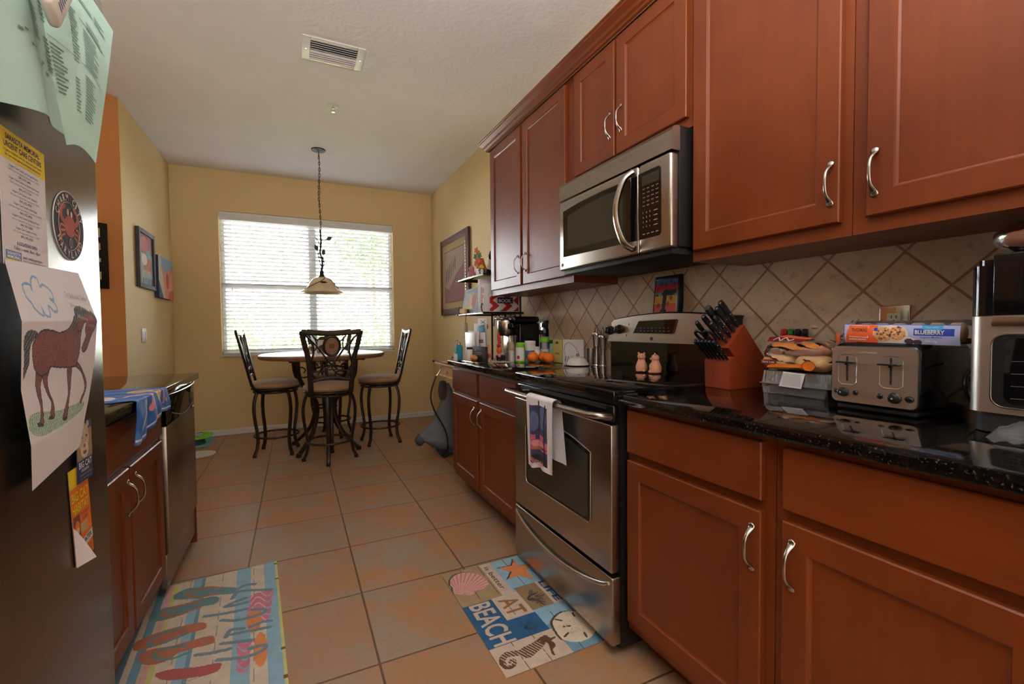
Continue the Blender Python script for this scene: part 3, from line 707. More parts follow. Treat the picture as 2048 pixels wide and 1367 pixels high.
# backguard
mb = MB(); M = frame((1.60, 0, 0), (0, -1, 0), (0, 0, 1), (-1, 0, 0))   # local x=-y
def bg_top(y): return 1.178 + .028 * sin(pi * max(0, min(1, (y - 1.2) / .76))) ** .8
outl = [(-ry1 - .006, 1.062)] + [(-ry1 + .03, 1.172)] + [(-y, bg_top(y)) for y in [1.94 - .72 * k / 16 for k in range(17)]] + [(-ry0 - .0, 1.165), (-ry0, 1.062)]
mb.prism(outl, 0, .062, 'black_gloss', M); mb.box(1.545, 1.60, ry0, ry1, .926, 1.062, 'black_glass'); mb.build('backguard', root)
mb = MB(); fr_ = [(-ry1 - .004, 1.064)] + [(-ry1 + .034, 1.166)] + [(-y, bg_top(y) - .006) for y in [1.93 - .70 * k / 16 for k in range(17)]] + [(-ry0 - .012, 1.160), (-ry0 - .004, 1.064)]
M2 = frame((1.538, 0, 0), (0, -1, 0), (0, 0, 1), (-1, 0, 0)); mb.prism(fr_, 0, .012, 'steel', M2)
bgf = mb.build('control_fascia', root, 'brushed steel control fascia')
mb = MB(); dsp = [(-1.782, 1.108), (-1.742, 1.168), (-1.50, 1.172), (-1.492, 1.168), (-1.515, 1.11), (-1.53, 1.106)]
mb.prism(dsp, .012, .0135, 'black_glass', M2); mb.tube([tuple(M2 @ Vector((p[0], p[1], .0135))) for p in dsp], .0018, 'steel_bright', 6, closed=True)
for r in range(2):
    for k in range(9): mb.rect(-1.76 + .026 * k, -1.748 + .026 * k, 1.118 + .014 * r, 1.121 + .014 * r, 'frame_grey', M2, .0137)
mb.build('display', bgf)
for y, z in ((1.968, 1.122), (1.888, 1.128)):
    mb = MB(); Q = M2 @ T(-y, z, .012); mb.lathe([(.024, 0), (.024, .006), (.019, .008), (.017, .026), (.015, .028), (1e-5, .028)], 'black_satin', 24, Q); mb.box(-.003, .003, -.016, .016, .028, .031, 'black_gloss', .001, Q); mb.build('burner_knob', bgf)
for y, z in ((1.815, 1.152), (1.835, 1.098)):
    mb = MB(); mb.disc(-y, z, .003, .005, 'black_matte', M2, .0123); mb.build('indicator', bgf)
mb = MB(); mb.disc(-1.655, 1.083, .009, .008, 'steel_dark', M2, .0124); mb.tube([tuple(M2 @ Vector((-1.655 + .008 * cos(2 * pi * k / 18), 1.083 + .0075 * sin(2 * pi * k / 18), .0128))) for k in range(18)], .001, 'black_matte', 5, closed=True)
mb.text('GE', 'black_matte', M2, h=.006, z=.0128, align='c', cx=-1.655, cy=1.080); mb.build('round_badge', bgf)
# ================================================================ microwave
root = thing('microwave_oven', 'stainless over-the-range microwave with curved handle', 'microwave', (1.42, 1.605, 1.42))
mb = MB(); mb.box(1.262, 1.605, 1.226, 1.984, 1.43, 1.862, 'black_satin', .004)
mb.box(1.24, 1.60, 1.24, 1.97, 1.405, 1.43, 'black_matte', .004); mb.build('oven_body', root)
mb = MB(); fx = 1.222
vp = [(fx, 1.772), (fx + .002, 1.84), (fx + .014, 1.857), (1.264, 1.862), (1.264, 1.772)]
mb.prism(vp, -1.984, -1.226, 'steel', frame((0, 0, 0), (1, 0, 0), (0, 0, 1), (0, -1, 0))); mb.build('vent_panel', root)
mb = MB()
def mwx(z): return fx + .0 + .012 * max(0, (1.46 - z) / .045) ** 2
mb.box(fx, 1.264, 1.400, 1.984, 1.424, 1.768, 'steel', .01, seg=3); dm = mb.build('door', root)
mb = MB(); M3 = frame((fx, 0, 0), (0, -1, 0), (0, 0, 1), (-1, 0, 0))
wv = [(-1.945, 1.490), (-1.405, 1.478), (-1.405, 1.728), (-1.62, 1.732), (-1.80, 1.727), (-1.945, 1.715)]
mb.prism(wv, -.001, .0015, 'black_glass', M3)
wv2 = [(-1.905, 1.520), (-1.49, 1.512), (-1.49, 1.705), (-1.62, 1.708), (-1.78, 1.700), (-1.905, 1.684)]
mb.prism(wv2, .0015, .002, 'glass_smoke', M3); mb.build('door_window', dm)
mb = MB(); hs = [(fx - .002, 1.425, 1.752), (fx - .028, 1.448, 1.725), (fx - .044, 1.468, 1.66), (fx - .048, 1.475, 1.60), (fx - .044, 1.468, 1.54), (fx - .028, 1.448, 1.475), (fx - .002, 1.425, 1.448)]
mb.tube(spl(hs, 7), .0125, 'steel_bright', 12, flat=1.5, upv=(0, 1, 0)); mb.build('handle', dm, 'curved bow handle of polished steel')
mb = MB(); mb.disc(-1.955, 1.452, .009, .010, 'chrome', M3, .0012); mb.text('GE', 'black_matte', M3, h=.007, z=.0016, align='c', cx=-1.955, cy=1.4485); mb.build('round_badge', dm)
mb = MB(); mb.box(fx, 1.264, 1.228, 1.397, 1.424, 1.768, 'steel', .012, seg=4); cp = mb.build('control_panel', root)
mb = MB(); kp = [(-1.397, 1.478), (-1.285, 1.478), (-1.275, 1.488), (-1.275, 1.722), (-1.285, 1.732), (-1.397, 1.732)]
mb.prism(kp, -.001, .0016, 'black_glass', M3); mb.rect(-1.375, -1.285, 1.68, 1.718, 'glass_smoke', M3, .0018)
for r in range(5):
    for k in range(4): mb.text(['POP', 'HEAT', 'TIME', 'COOK'][(r + k) % 4], 'photo_grey', M3, h=.0035, w=.014, z=.0019, cx=-1.372 + .0235 * k, cy=1.665 - .016 * r)
for r in range(4):
    for k in range(3):
        mb.text(['1', '2', '3', '4', '5', '6', '7', '8', '9', '<', '0', '>'][r * 3 + k], 'plastic_white', M3, h=.006, z=.0019, cx=-1.37 + .018 * k, cy=1.574 - .018 * r)
    mb.rect(-1.312, -1.292, 1.574 - .018 * r, 1.577 - .018 * r, 'photo_grey', M3, .0019)
for k in range(4): mb.rect(-1.372 + .0235 * k, -1.358 + .0235 * k, 1.494, 1.497, 'photo_grey', M3, .0019)
mb.build('keypad', cp)
# drawn patterns, in each sheet's own coordinates
ART = {}
ART['body'] = [(.114,.319),(.181,.301),(.3,.304),(.401,.316),(.536,.299),(.637,.242),(.692,.233),(.764,.242),(.793,.242),(.755,.31),(.743,.355),(.738,.421),(.713,.463),(.671,.496),(.439,.487),(.287,.475),(.253,.499),(.156,.507),(.08,.469),(.051,.397),(.059,.358)]
ART['head'] = [(.692,.233),(.81,.221),(.962,.218),(1.034,.242),(1.004,.293),(.949,.334),(.911,.37),(.861,.415),(.806,.427),(.776,.403),(.84,.343),(.819,.31),(.831,.272),(.789,.272),(.755,.31),(.671,.31)]
ART['mane'] = [(.667,.233),(.684,.2),(.743,.182),(.827,.185),(.966,.215),(.945,.224),(.776,.236),(.675,.263),(.629,.307),(.591,.29),(.637,.248)]
ART['lock'] = [(.966,.2),(1.038,.242),(1.008,.301),(.983,.325),(1.004,.266),(.97,.23)]
ART['tail'] = [(.114,.313),(.063,.299),(.004,.299),(-.034,.313),(-.051,.349),(-.046,.412),(-.051,.504),(-.038,.501),(-.021,.484),(.008,.454),(.017,.442),(.025,.373),(.068,.34)]
ART['leg1'] = [(.114,.472),(.101,.531),(.11,.585),(.139,.645),(.118,.71),(.068,.719),(.16,.734),(.169,.648),(.16,.576),(.186,.51),(.27,.475)]
ART['leg2'] = [(.173,.469),(.203,.54),(.253,.6),(.308,.648),(.274,.71),(.346,.719),(.338,.651),(.274,.588),(.257,.516),(.291,.469)]
ART['leg3'] = [(.54,.481),(.57,.567),(.586,.633),(.544,.69),(.498,.749),(.582,.758),(.603,.681),(.624,.603),(.616,.493)]
ART['leg4'] = [(.654,.487),(.789,.528),(.873,.582),(.907,.636),(.844,.681),(.857,.704),(.932,.648),(.928,.597),(.835,.537),(.705,.475)]
ART['grass'] = [(-.055,.731),(-.034,.678),(.093,.666),(.46,.696),(.899,.696),(.92,.749),(.641,.779),(.232,.788),(.042,.77)]
ART['cloud'] = [(.055,.101),(.105,.093),(.152,.099),(.156,.119),(.173,.081),(.219,.057),(.274,.066),(.278,.101),(.325,.09),(.392,.104),(.422,.128),(.414,.158),(.363,.155),(.418,.179),(.418,.209),(.367,.215),(.312,.188),(.295,.233),(.262,.239),(.232,.23),(.211,.197),(.211,.233),(.169,.227),(.114,.2),(.101,.179),(.059,.155),(.051,.125)]
ART['shell'] = [(.092,.01),(.053,.025),(.026,.059),(.026,.1),(.057,.14),(.099,.165),(.152,.167),(.173,.155),(.189,.124),(.188,.095),(.209,.068),(.185,.029),(.16,.004),(.119,.011)]
ART['star'] = [(.013,.362),(.086,.354),(.111,.426),(.143,.364),(.223,.365),(.164,.315),(.175,.251),(.121,.299),(.062,.253),(.071,.325)]
ART['sbody'] = [(.59,.107),(.582,.162),(.569,.204),(.58,.215),(.603,.198),(.621,.175),(.631,.148),(.644,.112),(.628,.092),(.609,.081),(.597,.091)]
ART['shead'] = [(.569,.204),(.571,.221),(.59,.227),(.59,.247),(.599,.24),(.602,.216),(.603,.198),(.586,.19)]
ART['sfin'] = [(.593,.203),(.617,.203),(.662,.189),(.673,.197),(.646,.203),(.633,.223),(.61,.224),(.592,.213)]
ART['stail'] = [(.607,.094),(.6,.069),(.595,.047),(.603,.029),(.619,.018),(.641,.018),(.651,.029),(.649,.046),(.636,.058),(.625,.051),(.633,.04)]
ART['slots'] = [(.508,.299),(.524,.315),(.559,.304),(.566,.327),(.506,.38),(.526,.376),(.608,.277),(.597,.3),(.624,.354),(.644,.349)]
ART['sand'] = [(.515,.283),(.49,.319),(.484,.357),(.498,.393),(.521,.417),(.565,.426),(.61,.418),(.641,.388),(.658,.346),(.656,.311),(.642,.284),(.619,.263),(.573,.264),(.537,.272)]
ART['coral'] = [(.36,.256),(.314,.296),(.289,.35),(.349,.282),(.311,.359),(.331,.363),(.366,.283),(.395,.341),(.274,.286),(.368,.337)]
ART['f1'] = [(.138,.102),(.101,.105),(.079,.154),(.123,.241),(.177,.329),(.216,.338),(.225,.316),(.198,.251),(.177,.162),(.156,.116)]
ART['f2'] = [(.275,.043),(.216,.04),(.203,.085),(.207,.147),(.2,.209),(.208,.253),(.237,.272),(.273,.262),(.268,.199),(.292,.143),(.297,.086)]
ART['f3'] = [(.454,.027),(.407,.022),(.387,.051),(.375,.103),(.377,.167),(.389,.223),(.412,.239),(.441,.236),(.443,.18),(.457,.121),(.466,.071)]
ART['f4'] = [(.537,.059),(.488,.05),(.478,.081),(.493,.14),(.494,.197),(.499,.256),(.521,.273),(.552,.272),(.551,.229),(.549,.173),(.579,.132),(.569,.087)]
ART['f5'] = [(.637,.114),(.63,.15),(.663,.229),(.678,.295),(.7,.303),(.718,.295),(.723,.26),(.689,.158)]
ART['s1'] = [(.149,.274),(.115,.231),(.11,.194),(.119,.152),(.138,.151),(.186,.189),(.188,.233),(.187,.258)]
ART['s2'] = [(.228,.202),(.212,.148),(.223,.089),(.25,.083),(.277,.101),(.287,.142),(.276,.18),(.268,.207)]
ART['s3'] = [(.397,.162),(.388,.106),(.417,.07),(.444,.067),(.46,.087),(.455,.132),(.439,.179)]
ART['s4'] = [(.517,.187),(.497,.12),(.511,.096),(.531,.097),(.553,.116),(.573,.157),(.564,.203)]
ART['p1'] = [(.28,.388),(.28,.465),(.339,.468),(.5,.447),(.487,.39),(.398,.373),(.336,.389)]
ART['p2'] = [(.596,.347),(.605,.393),(.687,.387),(.769,.382),(.753,.35),(.668,.349)]
ART['t1'] = [(.212,.328),(.178,.361),(.189,.404)]
ART['t2'] = [(.266,.321),(.221,.347),(.275,.465)]
ART['t3'] = [(.291,.371),(.299,.333),(.317,.297),(.326,.332),(.329,.375)]
ART['t4'] = [(.351,.229),(.37,.3),(.38,.371)]
ART['t5'] = [(.414,.29),(.445,.345),(.448,.423),(.422,.438),(.396,.394)]
ART['t6'] = [(.517,.388),(.508,.431),(.516,.456)]
ART['t7'] = [(.536,.31),(.5,.324),(.516,.365)]
ART['t8'] = [(.531,.328),(.54,.375),(.555,.451)]
ART['t9'] = [(.571,.297),(.587,.343),(.607,.397)]
ART['t10'] = [(.593,.223),(.609,.267),(.618,.325)]
ART['t11'] = [(.66,.289),(.68,.337),(.695,.391),(.678,.433),(.656,.427),(.652,.387)]
# ================================================================ papers on the refrigerator
FP = FX + .0008
def FR(x=FP): return frame((x, 0, 0), (0, 1, 0), (0, 0, 1), (1, 0, 0))
# urgent care flyer
mb = MB(); M = FR(); ya, yb, za, zb = .868, .995, 1.237, 1.428
mb.box(0, .0006, ya, yb, za, zb, 'paper_white', 0, T(FP, 0, 0)); F = frame((FP + .0008, ya, za), (0, 1, 0), (0, 0, 1), (1, 0, 0)); w, h = yb - ya, zb - za
mb.rect(0, w, h - .042, h, 'yellow', F)
for t, hh, ww, z, c in (('SARASOTA MEMORIAL', .0075, .094, h - .0135, 'navy'), ('URGENT CARE CENTERS', .0075, .104, h - .0245, 'navy'), ('Urgent medical care for you and your family', .0032, .106, h - .031, 'ink'), ('by our emergency and family physicians', .0032, .098, h - .037, 'ink')):
    mb.text(t, c, F, w=ww, h=hh, z=.0002, align='c', cx=w / 2, cy=z)
z = h - .050
for a, b_, c_ in (('Urgent Care Center at Heritage Harbour', '1040 River Heritage Blvd, Bradenton, FL 34212', '(941) 917-5440'), ('Urgent Care Center at University Parkway', '5360 University Parkway, Sarasota, FL 34243', '(941) 917-1234'), ('Urgent Care Center at St. Armands', '500 John Ringling Blvd, Sarasota, FL 34236', '(941) 952-4750'), ('Urgent Care Center at Bee Ridge', '5590 Bee Ridge Road, Bldg. A, Sarasota, FL 34233', '(941) 952-4950'), ('Urgent Care Center at Stickney Point', '2101 S. Tamiami Trail, Sarasota, FL 34231', '(941) 917-5870'), ('Urgent Care Center at Venice', '997 U.S. 41 Bypass N., Venice, FL 34285', '(941) 952-4250')):
    mb.text(a, 'blue_ink', F, h=.0032, w=len(a) * .0021, z=.0002, align='c', cx=w / 2, cy=z)
    mb.text(b_, 'photo_grey', F, h=.0028, w=len(b_) * .0019, z=.0002, align='c', cx=w / 2, cy=z - .0055)
    mb.text(c_, 'ink', F, h=.0034, w=.034, z=.0002, align='c', cx=w / 2, cy=z - .0112); z -= .0172
mb.text('6 LOCATIONS OPEN', 'blue_ink', F, h=.0046, w=.056, z=.0002, align='c', cx=w / 2, cy=.032); mb.text('7 days a week, 8am - 8pm', 'blue_ink', F, h=.0046, w=.074, z=.0002, align='c', cx=w / 2, cy=.0245)
mb.rect(.006, .046, .009, .021, 'blue_box', F, .0001); mb.rect(.006, .046, .004, .009, 'yellow', F, .0001); mb.text('SARASOTA', 'plastic_white', F, h=.004, w=.034, z=.0003, align='c', cx=.026, cy=.0155); mb.text('MEMORIAL', 'plastic_white', F, h=.004, w=.034, z=.0003, align='c', cx=.026, cy=.0103)
mb.text('smh.com/urgentcare', 'ink', F, h=.004, w=.056, z=.0002, cx=.05, cy=.0135)
for k in range(3): mb.rect(.05, .118 - .02 * (k == 2), .010 - .003 * k, .0108 - .003 * k, 'photo_grey', F, .0002)
mb.build('flyer', None, 'white flyer with a yellow heading listing urgent care centers, stuck on the refrigerator', 'flyer')
# horse drawing on folded paper
def horse_surf(u, v):
    """u right, v up (0..1)"""
    d = 1 - v
    kn = [(0, .001, .001), (.26, .016, .020), (.55, .012, .012), (.8, .016, .006), (1, .012, .003)]
    for (a, l0, r0), (b, l1, r1) in zip(kn[:-1], kn[1:]):
        if a <= d <= b: t = (d - a) / (b - a); l, r = l0 + (l1 - l0) * t, r0 + (r1 - r0) * t; break
    yl = .866 + .018 * max(0, d - .55) / .45; yr = 1.104 + .018 * min(d / .26, 1) - .045 * max(0, d - .5) / .5
    zl = 1.243 - .330 * d; zr = 1.250 - .335 * d + .02 * max(0, d - .7) / .3
    return (FP + .001 + l + (r - l) * u, yl + (yr - yl) * u, zl + (zr - zl) * u)
def hx(L): return [((a + .075) / 1.115, 1 - b) for a, b in L]
S = lambda k, c=True, n=5: [tuple(p) for p in spl([(a, b, 0) for a, b in hx(ART[k])], n, c)]
rn = random.Random(3)
scr = lambda U, V: (np.sin(U * 410 + 9 * np.sin(V * 63) + V * 120) + np.sin(V * 530 + 7 * np.sin(U * 57)) > .15)
lay = [('crayon_green', 'poly', S('grass'), {'and': lambda U, V: np.sin(U * 300 + V * 90 + 5 * np.sin(V * 40)) > -.5}), ('green', 'poly', S('grass'), {'and': lambda U, V: np.sin(U * 240 + V * 190 + 6 * np.sin(V * 70)) > .82})]
lay += [('crayon_blue', 'line', S('cloud') + [S('cloud')[0]], .006)]
for k in ('leg1', 'leg2', 'leg3', 'leg4', 'body', 'head'): P_ = S(k, True, 3); lay += [('crayon_brown2', 'poly', P_), ('crayon_brown', 'poly', P_, {'and': scr}), ('crayon_black', 'line', P_ + [P_[0]], .0038)]
for k in ('mane', 'lock', 'tail'): P_ = S(k, True, 3); lay += [('crayon_black', 'poly', P_), ('photo_grey', 'poly', P_, {'and': lambda U, V: np.sin(U * 500 + V * 130) > .75})]
lay += [('crayon_black', 'ell', a, 1 - b, .035, .009) for a, b in ((.165, .728), (.325, .715), (.56, .752))]
mb = MB(); mb.raster(horse_surf, 190, 230, 'paper_white', lay)
def wtext(t, u, v, wu, hv, c='ink_soft'):
    a, b, c_ = Vector(horse_surf(u, v)), Vector(horse_surf(u + wu, v - .02)), Vector(horse_surf(u, v + hv))
    ux = (b - a); uy = (c_ - a); n = ux.cross(uy).normalized(); mb.text(t, c, frame(a + n * .002, ux, uy), w=ux.length, h=uy.length)
wtext('To Jada and Taylor', .60, .865, .33, .022, 'photo_grey'); wtext('from Jenna', .63, .81, .24, .022, 'photo_grey'); wtext('Merry', .68, .755, .14, .022, 'photo_grey'); wtext('Christmas', .79, .715, .19, .018, 'photo_grey')
mb.build('horse_drawing', None, 'crayon drawing of a brown horse under a blue cloud on creased paper, on the refrigerator', 'drawing')
# round crab magnet
mb = MB(); F = frame((FP, 1.077, 1.330), (0, 1, 0), (0, 0, 1), (1, 0, 0)); cx = 0
mb.lathe([(1e-4, 0), (.0605, 0), (.0605, .0012), (1e-4, .0012)], 'paper_white', 48, F); mb.disc(0, 0, .0592, .0592, 'art_black', F, .0014, 48); mb.tube([tuple(F @ Vector((.042 * cos(2 * pi * k / 40), .042 * sin(2 * pi * k / 40), .0014))) for k in range(40)], .0005, 'cream', 4, closed=True)
def arc_text(t, r, a0, a1, c, hgt, wid, flip=False):
    for i, ch in enumerate(t):
        if ch == ' ': continue
        a = radians(a0 + (a1 - a0) * i / (len(t) - 1)); o = Vector((r * cos(a), r * sin(a), .0017))
        ux = Vector((sin(a), -cos(a), 0)) * (-1 if flip else 1); uy = Vector((cos(a), sin(a), 0)) * (-1 if flip else 1)
        mb.text(ch, c, F @ frame(o - ux * wid / 2, ux, uy), w=wid if ch not in 'I' else wid * .45, h=hgt)
arc_text('CHARM CITY', .0445, 158, 22, 'cream2', .0115, .009); arc_text('MARYLAND', .0555, 212, 328, 'cream2', .0115, .009, True)
mb.disc(.002, .0, .023, .019, 'crab', F, .0016)
for s in (-1, 1):
    mb.ribbon(spl([(s * .018, .004, 0), (s * .032, .012, 0), (s * .030, .026, 0), (s * .014, .034, 0)], 5), [.007 + .004 * sin(k * .25) for k in range(16)], 'crab', F, .0017)
    for k in range(3): mb.ribbon(spl([(s * .019, -.004 - .006 * k, 0), (s * .034, -.002 - .011 * k, 0), (s * .036, -.014 - .011 * k, 0)], 4), .004, 'rust', F, .0016)
mb.disc(-.006, .024, .004, .006, 'cream', F, .0018); mb.disc(.008, .022, .004, .006, 'cream', F, .0018); mb.disc(.002, -.030, .005, .009, 'cream', F, .0017); mb.disc(.002, -.030, .0036, .0075, 'art_black', F, .0018)
mb.build('round_magnet', None, 'round black magnet with a red crab on the refrigerator', 'magnet')
# big cat magnet and brochure
mb = MB(); F = frame((FP + .004, 1.062, .868), (0, 1, .0), (0, 0, 1), (1, 0, 0)); ww, hh = .066, .108
mb.box(-.001, 0, 0, ww, 0, hh, 'navy', 0, frame((FP + .004, 1.062, .868), (1, 0, 0), (0, 1, 0), (0, 0, 1)))
F2 = F
mb.rect(0, ww, .040, hh, 'tan2', F2, .0002); mb.rect(.0, ww, hh - .014, hh, 'navy', F2, .0003)
mb.disc(.030, .078, .022, .028, 'leopard', F2, .0004); mb.disc(.014, .102, .006, .006, 'leopard', F2, .0004); mb.disc(.048, .102, .006, .006, 'leopard', F2, .0004); mb.disc(.032, .056, .017, .014, 'cream', F2, .0005)
mb.disc(.031, .064, .005, .004, 'crab', F2, .0006); mb.disc(.020, .081, .0035, .0025, 'art_black', F2, .0006); mb.disc(.042, .081, .0035, .0025, 'art_black', F2, .0006); mb.disc(.032, .052, .008, .0035, 'umber', F2, .0006)
for k in range(40): mb.disc(.012 + .038 * rn.random(), .072 + .032 * rn.random(), .0009, .0009, 'umber', F2, .00055, 6)
mb.text('BIG CAT', 'plastic_white', F2, w=.056, h=.011, z=.0005, cx=.005, cy=.026); mb.rect(.014, .048, .018, .0235, 'photo_grey', F2, .0004)
mb.text('SARASOTA, FLORIDA', 'photo_grey', F2, w=.052, h=.003, z=.0005, cx=.007, cy=.011); mb.text('www.bigcathabitat.org', 'photo_grey', F2, w=.045, h=.0025, z=.0005, cx=.01, cy=.005)
mb.build('leopard_magnet', None, 'dark blue magnet with a leopard face, below the horse drawing', 'magnet')
mb = MB(); F = frame((FP + .001, 1.050, .724), (0, 1, 0), (0, -.10, 1), (1, 0, 0)); ww, hh = .078, .176
mb.rect(0, ww, 0, hh, 'orange', F); mb.rect(0, ww, hh - .034, hh, 'yellow', F, .0002)
mb.add([tuple(F @ Vector(p)) for p in [(0, 0, -.0008), (ww, 0, -.0008), (ww, hh, -.0008), (0, hh, -.0008)]], [(0, 3, 2, 1)], 'paper_white')
mb.text('BIG CAT', 'umber', F, w=.069, h=.0165, z=.0004, cx=.005, cy=.1152); mb.text('BIG CAT', 'yellow', F, w=.069, h=.0165, z=.0006, cx=.0035, cy=.1162)
mb.text('HABITAT', 'umber', F, w=.069, h=.0165, z=.0004, cx=.004, cy=.0932); mb.text('HABITAT', 'yellow', F, w=.069, h=.0165, z=.0006, cx=.0025, cy=.0942)
mb.text('SATURDAY', 'umber', F, w=.034, h=.006, z=.0004, cx=.036, cy=.083); mb.text('SUNDAY', 'umber', F, w=.026, h=.006, z=.0004, cx=.040, cy=.074)
mb.rect(.004, .030, .045, .09, 'umber', F, .0003); mb.disc(.017, .066, .010, .014, 'orange', F, .0005); mb.disc(.017, .062, .006, .006, 'cream', F, .0006)
mb.rect(.030, .062, .050, .070, 'photo_tan', F, .0003); mb.flat([(.012, .03), (.02, .036), (.016, .042), (.022, .05), (.012, .047), (.004, .052), (.005, .043), (0, .036), (.008, .036)], 'yellow', F, .0005)
mb.flat([(0, .017), (ww, .028), (ww, .045), (0, .034)], 'plastic_white', F, .0004); mb.text('ENCOUNTER', 'ink', F @ RZ(.12), w=.068, h=.009, z=.0006, cx=.008, cy=.0235); mb.text('In the Heart', 'ink', F @ RZ(.12), w=.03, h=.0035, z=.0006, cx=.02, cy=.018)
mb.text('371-6377', 'umber', F, w=.04, h=.005, z=.0006, cx=.03, cy=.014); mb.text('7101 Palmer Blvd', 'umber', F, w=.038, h=.004, z=.0006, cx=.034, cy=.008); mb.text('Sarasota', 'umber', F, w=.03, h=.004, z=.0006, cx=.04, cy=.003)
mb.surf(lambda u, v: tuple(F @ Vector((-.003 + .038 * u * (1 - v) ** .8, .075 * v, .001 + .026 * (u - .0) * (1 - v) * .6 + .0006))), 6, 8, 'paper_white')
mb.build('brochure', None, 'orange and yellow wildlife brochure hanging under the leopard magnet', 'brochure')
# green school sheets
def sheet(name, lab, fn, lines):
    mb = MB(); mb.surf(fn, 24, 24, 'paper_green')
    mb.surf(lambda u, v: tuple(Vector(fn(1 - u, v)) - Vector((.0009, 0, 0))), 24, 24, 'paper_green')
    for u0, v0, uw, vh, c in lines:
        n = max(2, int(uw / .05)); vs = []; fs = []
        for i in range(n + 1):
            for dv in (0, vh):
                u, v = u0 + uw * i / n, v0 + dv; a = Vector(fn(u, v)); e = .01
                nn = (Vector(fn(u + e, v)) - a).cross(Vector(fn(u, v + e)) - a).normalized(); vs.append(a + nn * .0012)
        fs = [(2 * i, 2 * i + 2, 2 * i + 3, 2 * i + 1) for i in range(n)]; mb.add(vs, fs, c)
    return mb.build(name, None, lab, 'paper')
def bil(c, u, v): a, b, d, e = [Vector(x) for x in c]; return a * (1 - u) * (1 - v) + b * u * (1 - v) + d * u * v + e * (1 - u) * v
# corners: bottom-left, bottom-right, top-right, top-left
c1 = [(FP + .028, 1.000, 1.450), (FP + .052, 1.040, 1.437), (FP + .072, 1.080, 1.692), (FP + .002, .930, 1.81)]
def s1f(u, v):
    p = bil(c1, u, v); p.x += .010 * sin(pi * u) * sin(pi * v) + .008 * sin(pi * v) * (u - .3) ; p.z += .012 * sin(pi * u) * (1 - v); p.y += .014 * sin(pi * v * 1.0) * -u; return tuple(p)
rn = random.Random(5); lines = []
for col, (u0, uw, top, n) in enumerate(((.06, .20, .80, 15), (.06, .20, .42, 12), (.36, .10, .70, 16), (.36, .10, .34, 10), (.54, .26, .66, 12), (.54, .24, .40, 14), (.52, .2, .84, 2), (.74, .14, .86, 3), (.60, .3, .73, 3))):
    for k in range(n): lines.append((u0, top - .018 * k, uw * rn.uniform(.6, 1), .007, 'ink_soft'))
lines += [(.05, .83, .85, .003, 'ink_soft'), (.05, .45, .85, .003, 'ink_soft'), (.5, .70, .4, .004, 'ink'), (.3, .92, .22, .010, 'ink')]
sheet('school_notice', 'mint green printed sheet curling away from the refrigerator edge, in front', s1f, lines)
c2 = [(FP + .014, .835, 1.445), (FP + .030, 1.015, 1.466), (FP + .006, .960, 1.80), (FP + .012, .80, 1.80)]
def s2f(u, v):
    p = bil(c2, u, v); p.x += .012 * sin(pi * u * 2) * (1 - v) + .012 * sin(pi * u) * (1 - v); p.z += .008 * sin(pi * u) * (1 - v); return tuple(p)
lines = []
for (u0, uw, top, n) in ((.18, .10, .97, 28), (.38, .14, .98, 30), (.56, .2, .92, 24), (.56, .18, .48, 8), (.82, .12, .80, 20), (.82, .10, .40, 9)):
    for k in range(n): lines.append((u0, top - .017 * k, uw * rn.uniform(.6, 1), .007, 'ink_soft'))
for k in range(9): lines.append((.2 + .07 * k, .30 + .02 * sin(k * 2) - .008 * k, .05, .010, 'ink_soft'))
sheet('school_notice', 'mint green printed sheet with handwriting at the top left corner, behind the curling one', s2f, lines)
root = thing('magnet_clip', 'white plastic clip magnet with blue lettering holding the green sheets', 'magnet', (FP, 1.0, 1.68))
CM = T(FP + .055, .898, 1.632) @ RX(radians(56))
mb = MB(); mb.box(-.004, .010, -.052, .052, -.020, .020, 'plastic_white', .006, CM, seg=3); mb.box(-.054, -.004, .01, .034, -.010, .010, 'plastic_white', .004, CM, seg=2); mb.build('clip_body', root)
mb = MB(); Fm = CM @ frame((.0104, -.028, -.006), (0, 1, 0), (0, 0, 1), (1, 0, 0)); [mb.ribbon([(.008 * k, 0), (.008 * k + .003, .012)], .003, 'blue_ink', Fm) for k in range(7)]; mb.build('lettering', root)
mb = MB(); mb.box(FP, FP + .022, 1.13, 1.16, 1.765, 1.788, 'steel_bright', .004, seg=3); mb.box(FP + .018, FP + .028, 1.10, 1.19, 1.752, 1.786, 'chrome', .006, T(0, 1.145, 1.77) @ RX(radians(20)) @ T(0, -1.145, -1.77), seg=3)
mb.tube([(FP + .012, 1.14, 1.785), (FP + .026, 1.15, 1.802), (FP + .026, 1.17, 1.80)], .004, 'chrome', 8)
mb.build('metal_clip', None, 'small silver clip at the top edge of the refrigerator door', 'clip')
# ================================================================ towel on the left counter
def tow(u, v):
    """u along the counter edge (toward the window), v: 0 hem hanging .. 1 back on the counter"""
    y = 1.845 + .385 * u; Lh = .085 + .055 * (1 - u) + .010 * sin(u * 7)
    s = (1 - v) * (Lh + .30); top = .30 - .12 * (1 - u) * 0
    sag = .006 * sin(u * 14) + .004 * sin(u * 31)
    if s < .29 : x = -.471 - (.29 - s); z = .9165 + .0012 * sin(u * 20 + s * 40) ** 2; y2 = y - .42 * max(0, (.29 - s)) * (1 - u)
    elif s < .31: t = (s - .29) / .02 * pi / 2; x = -.471 + .0055 * sin(t) ; z = .911 + .0055 * cos(t); y2 = y
    else: x = -.4655 + (.006 + sag * 1.0) * min(1, (s - .31) / .05); z = .911 - (s - .31); y2 = y - .06 * (s - .31) / .14 * (1 - u)
    return (x, y2, z)
W_, H_ = .40, .44
lay = [('towel_blue2', 'fn', lambda U, V: np.sin(U * 60 + 3 * np.sin(V * 20)) > .55)]
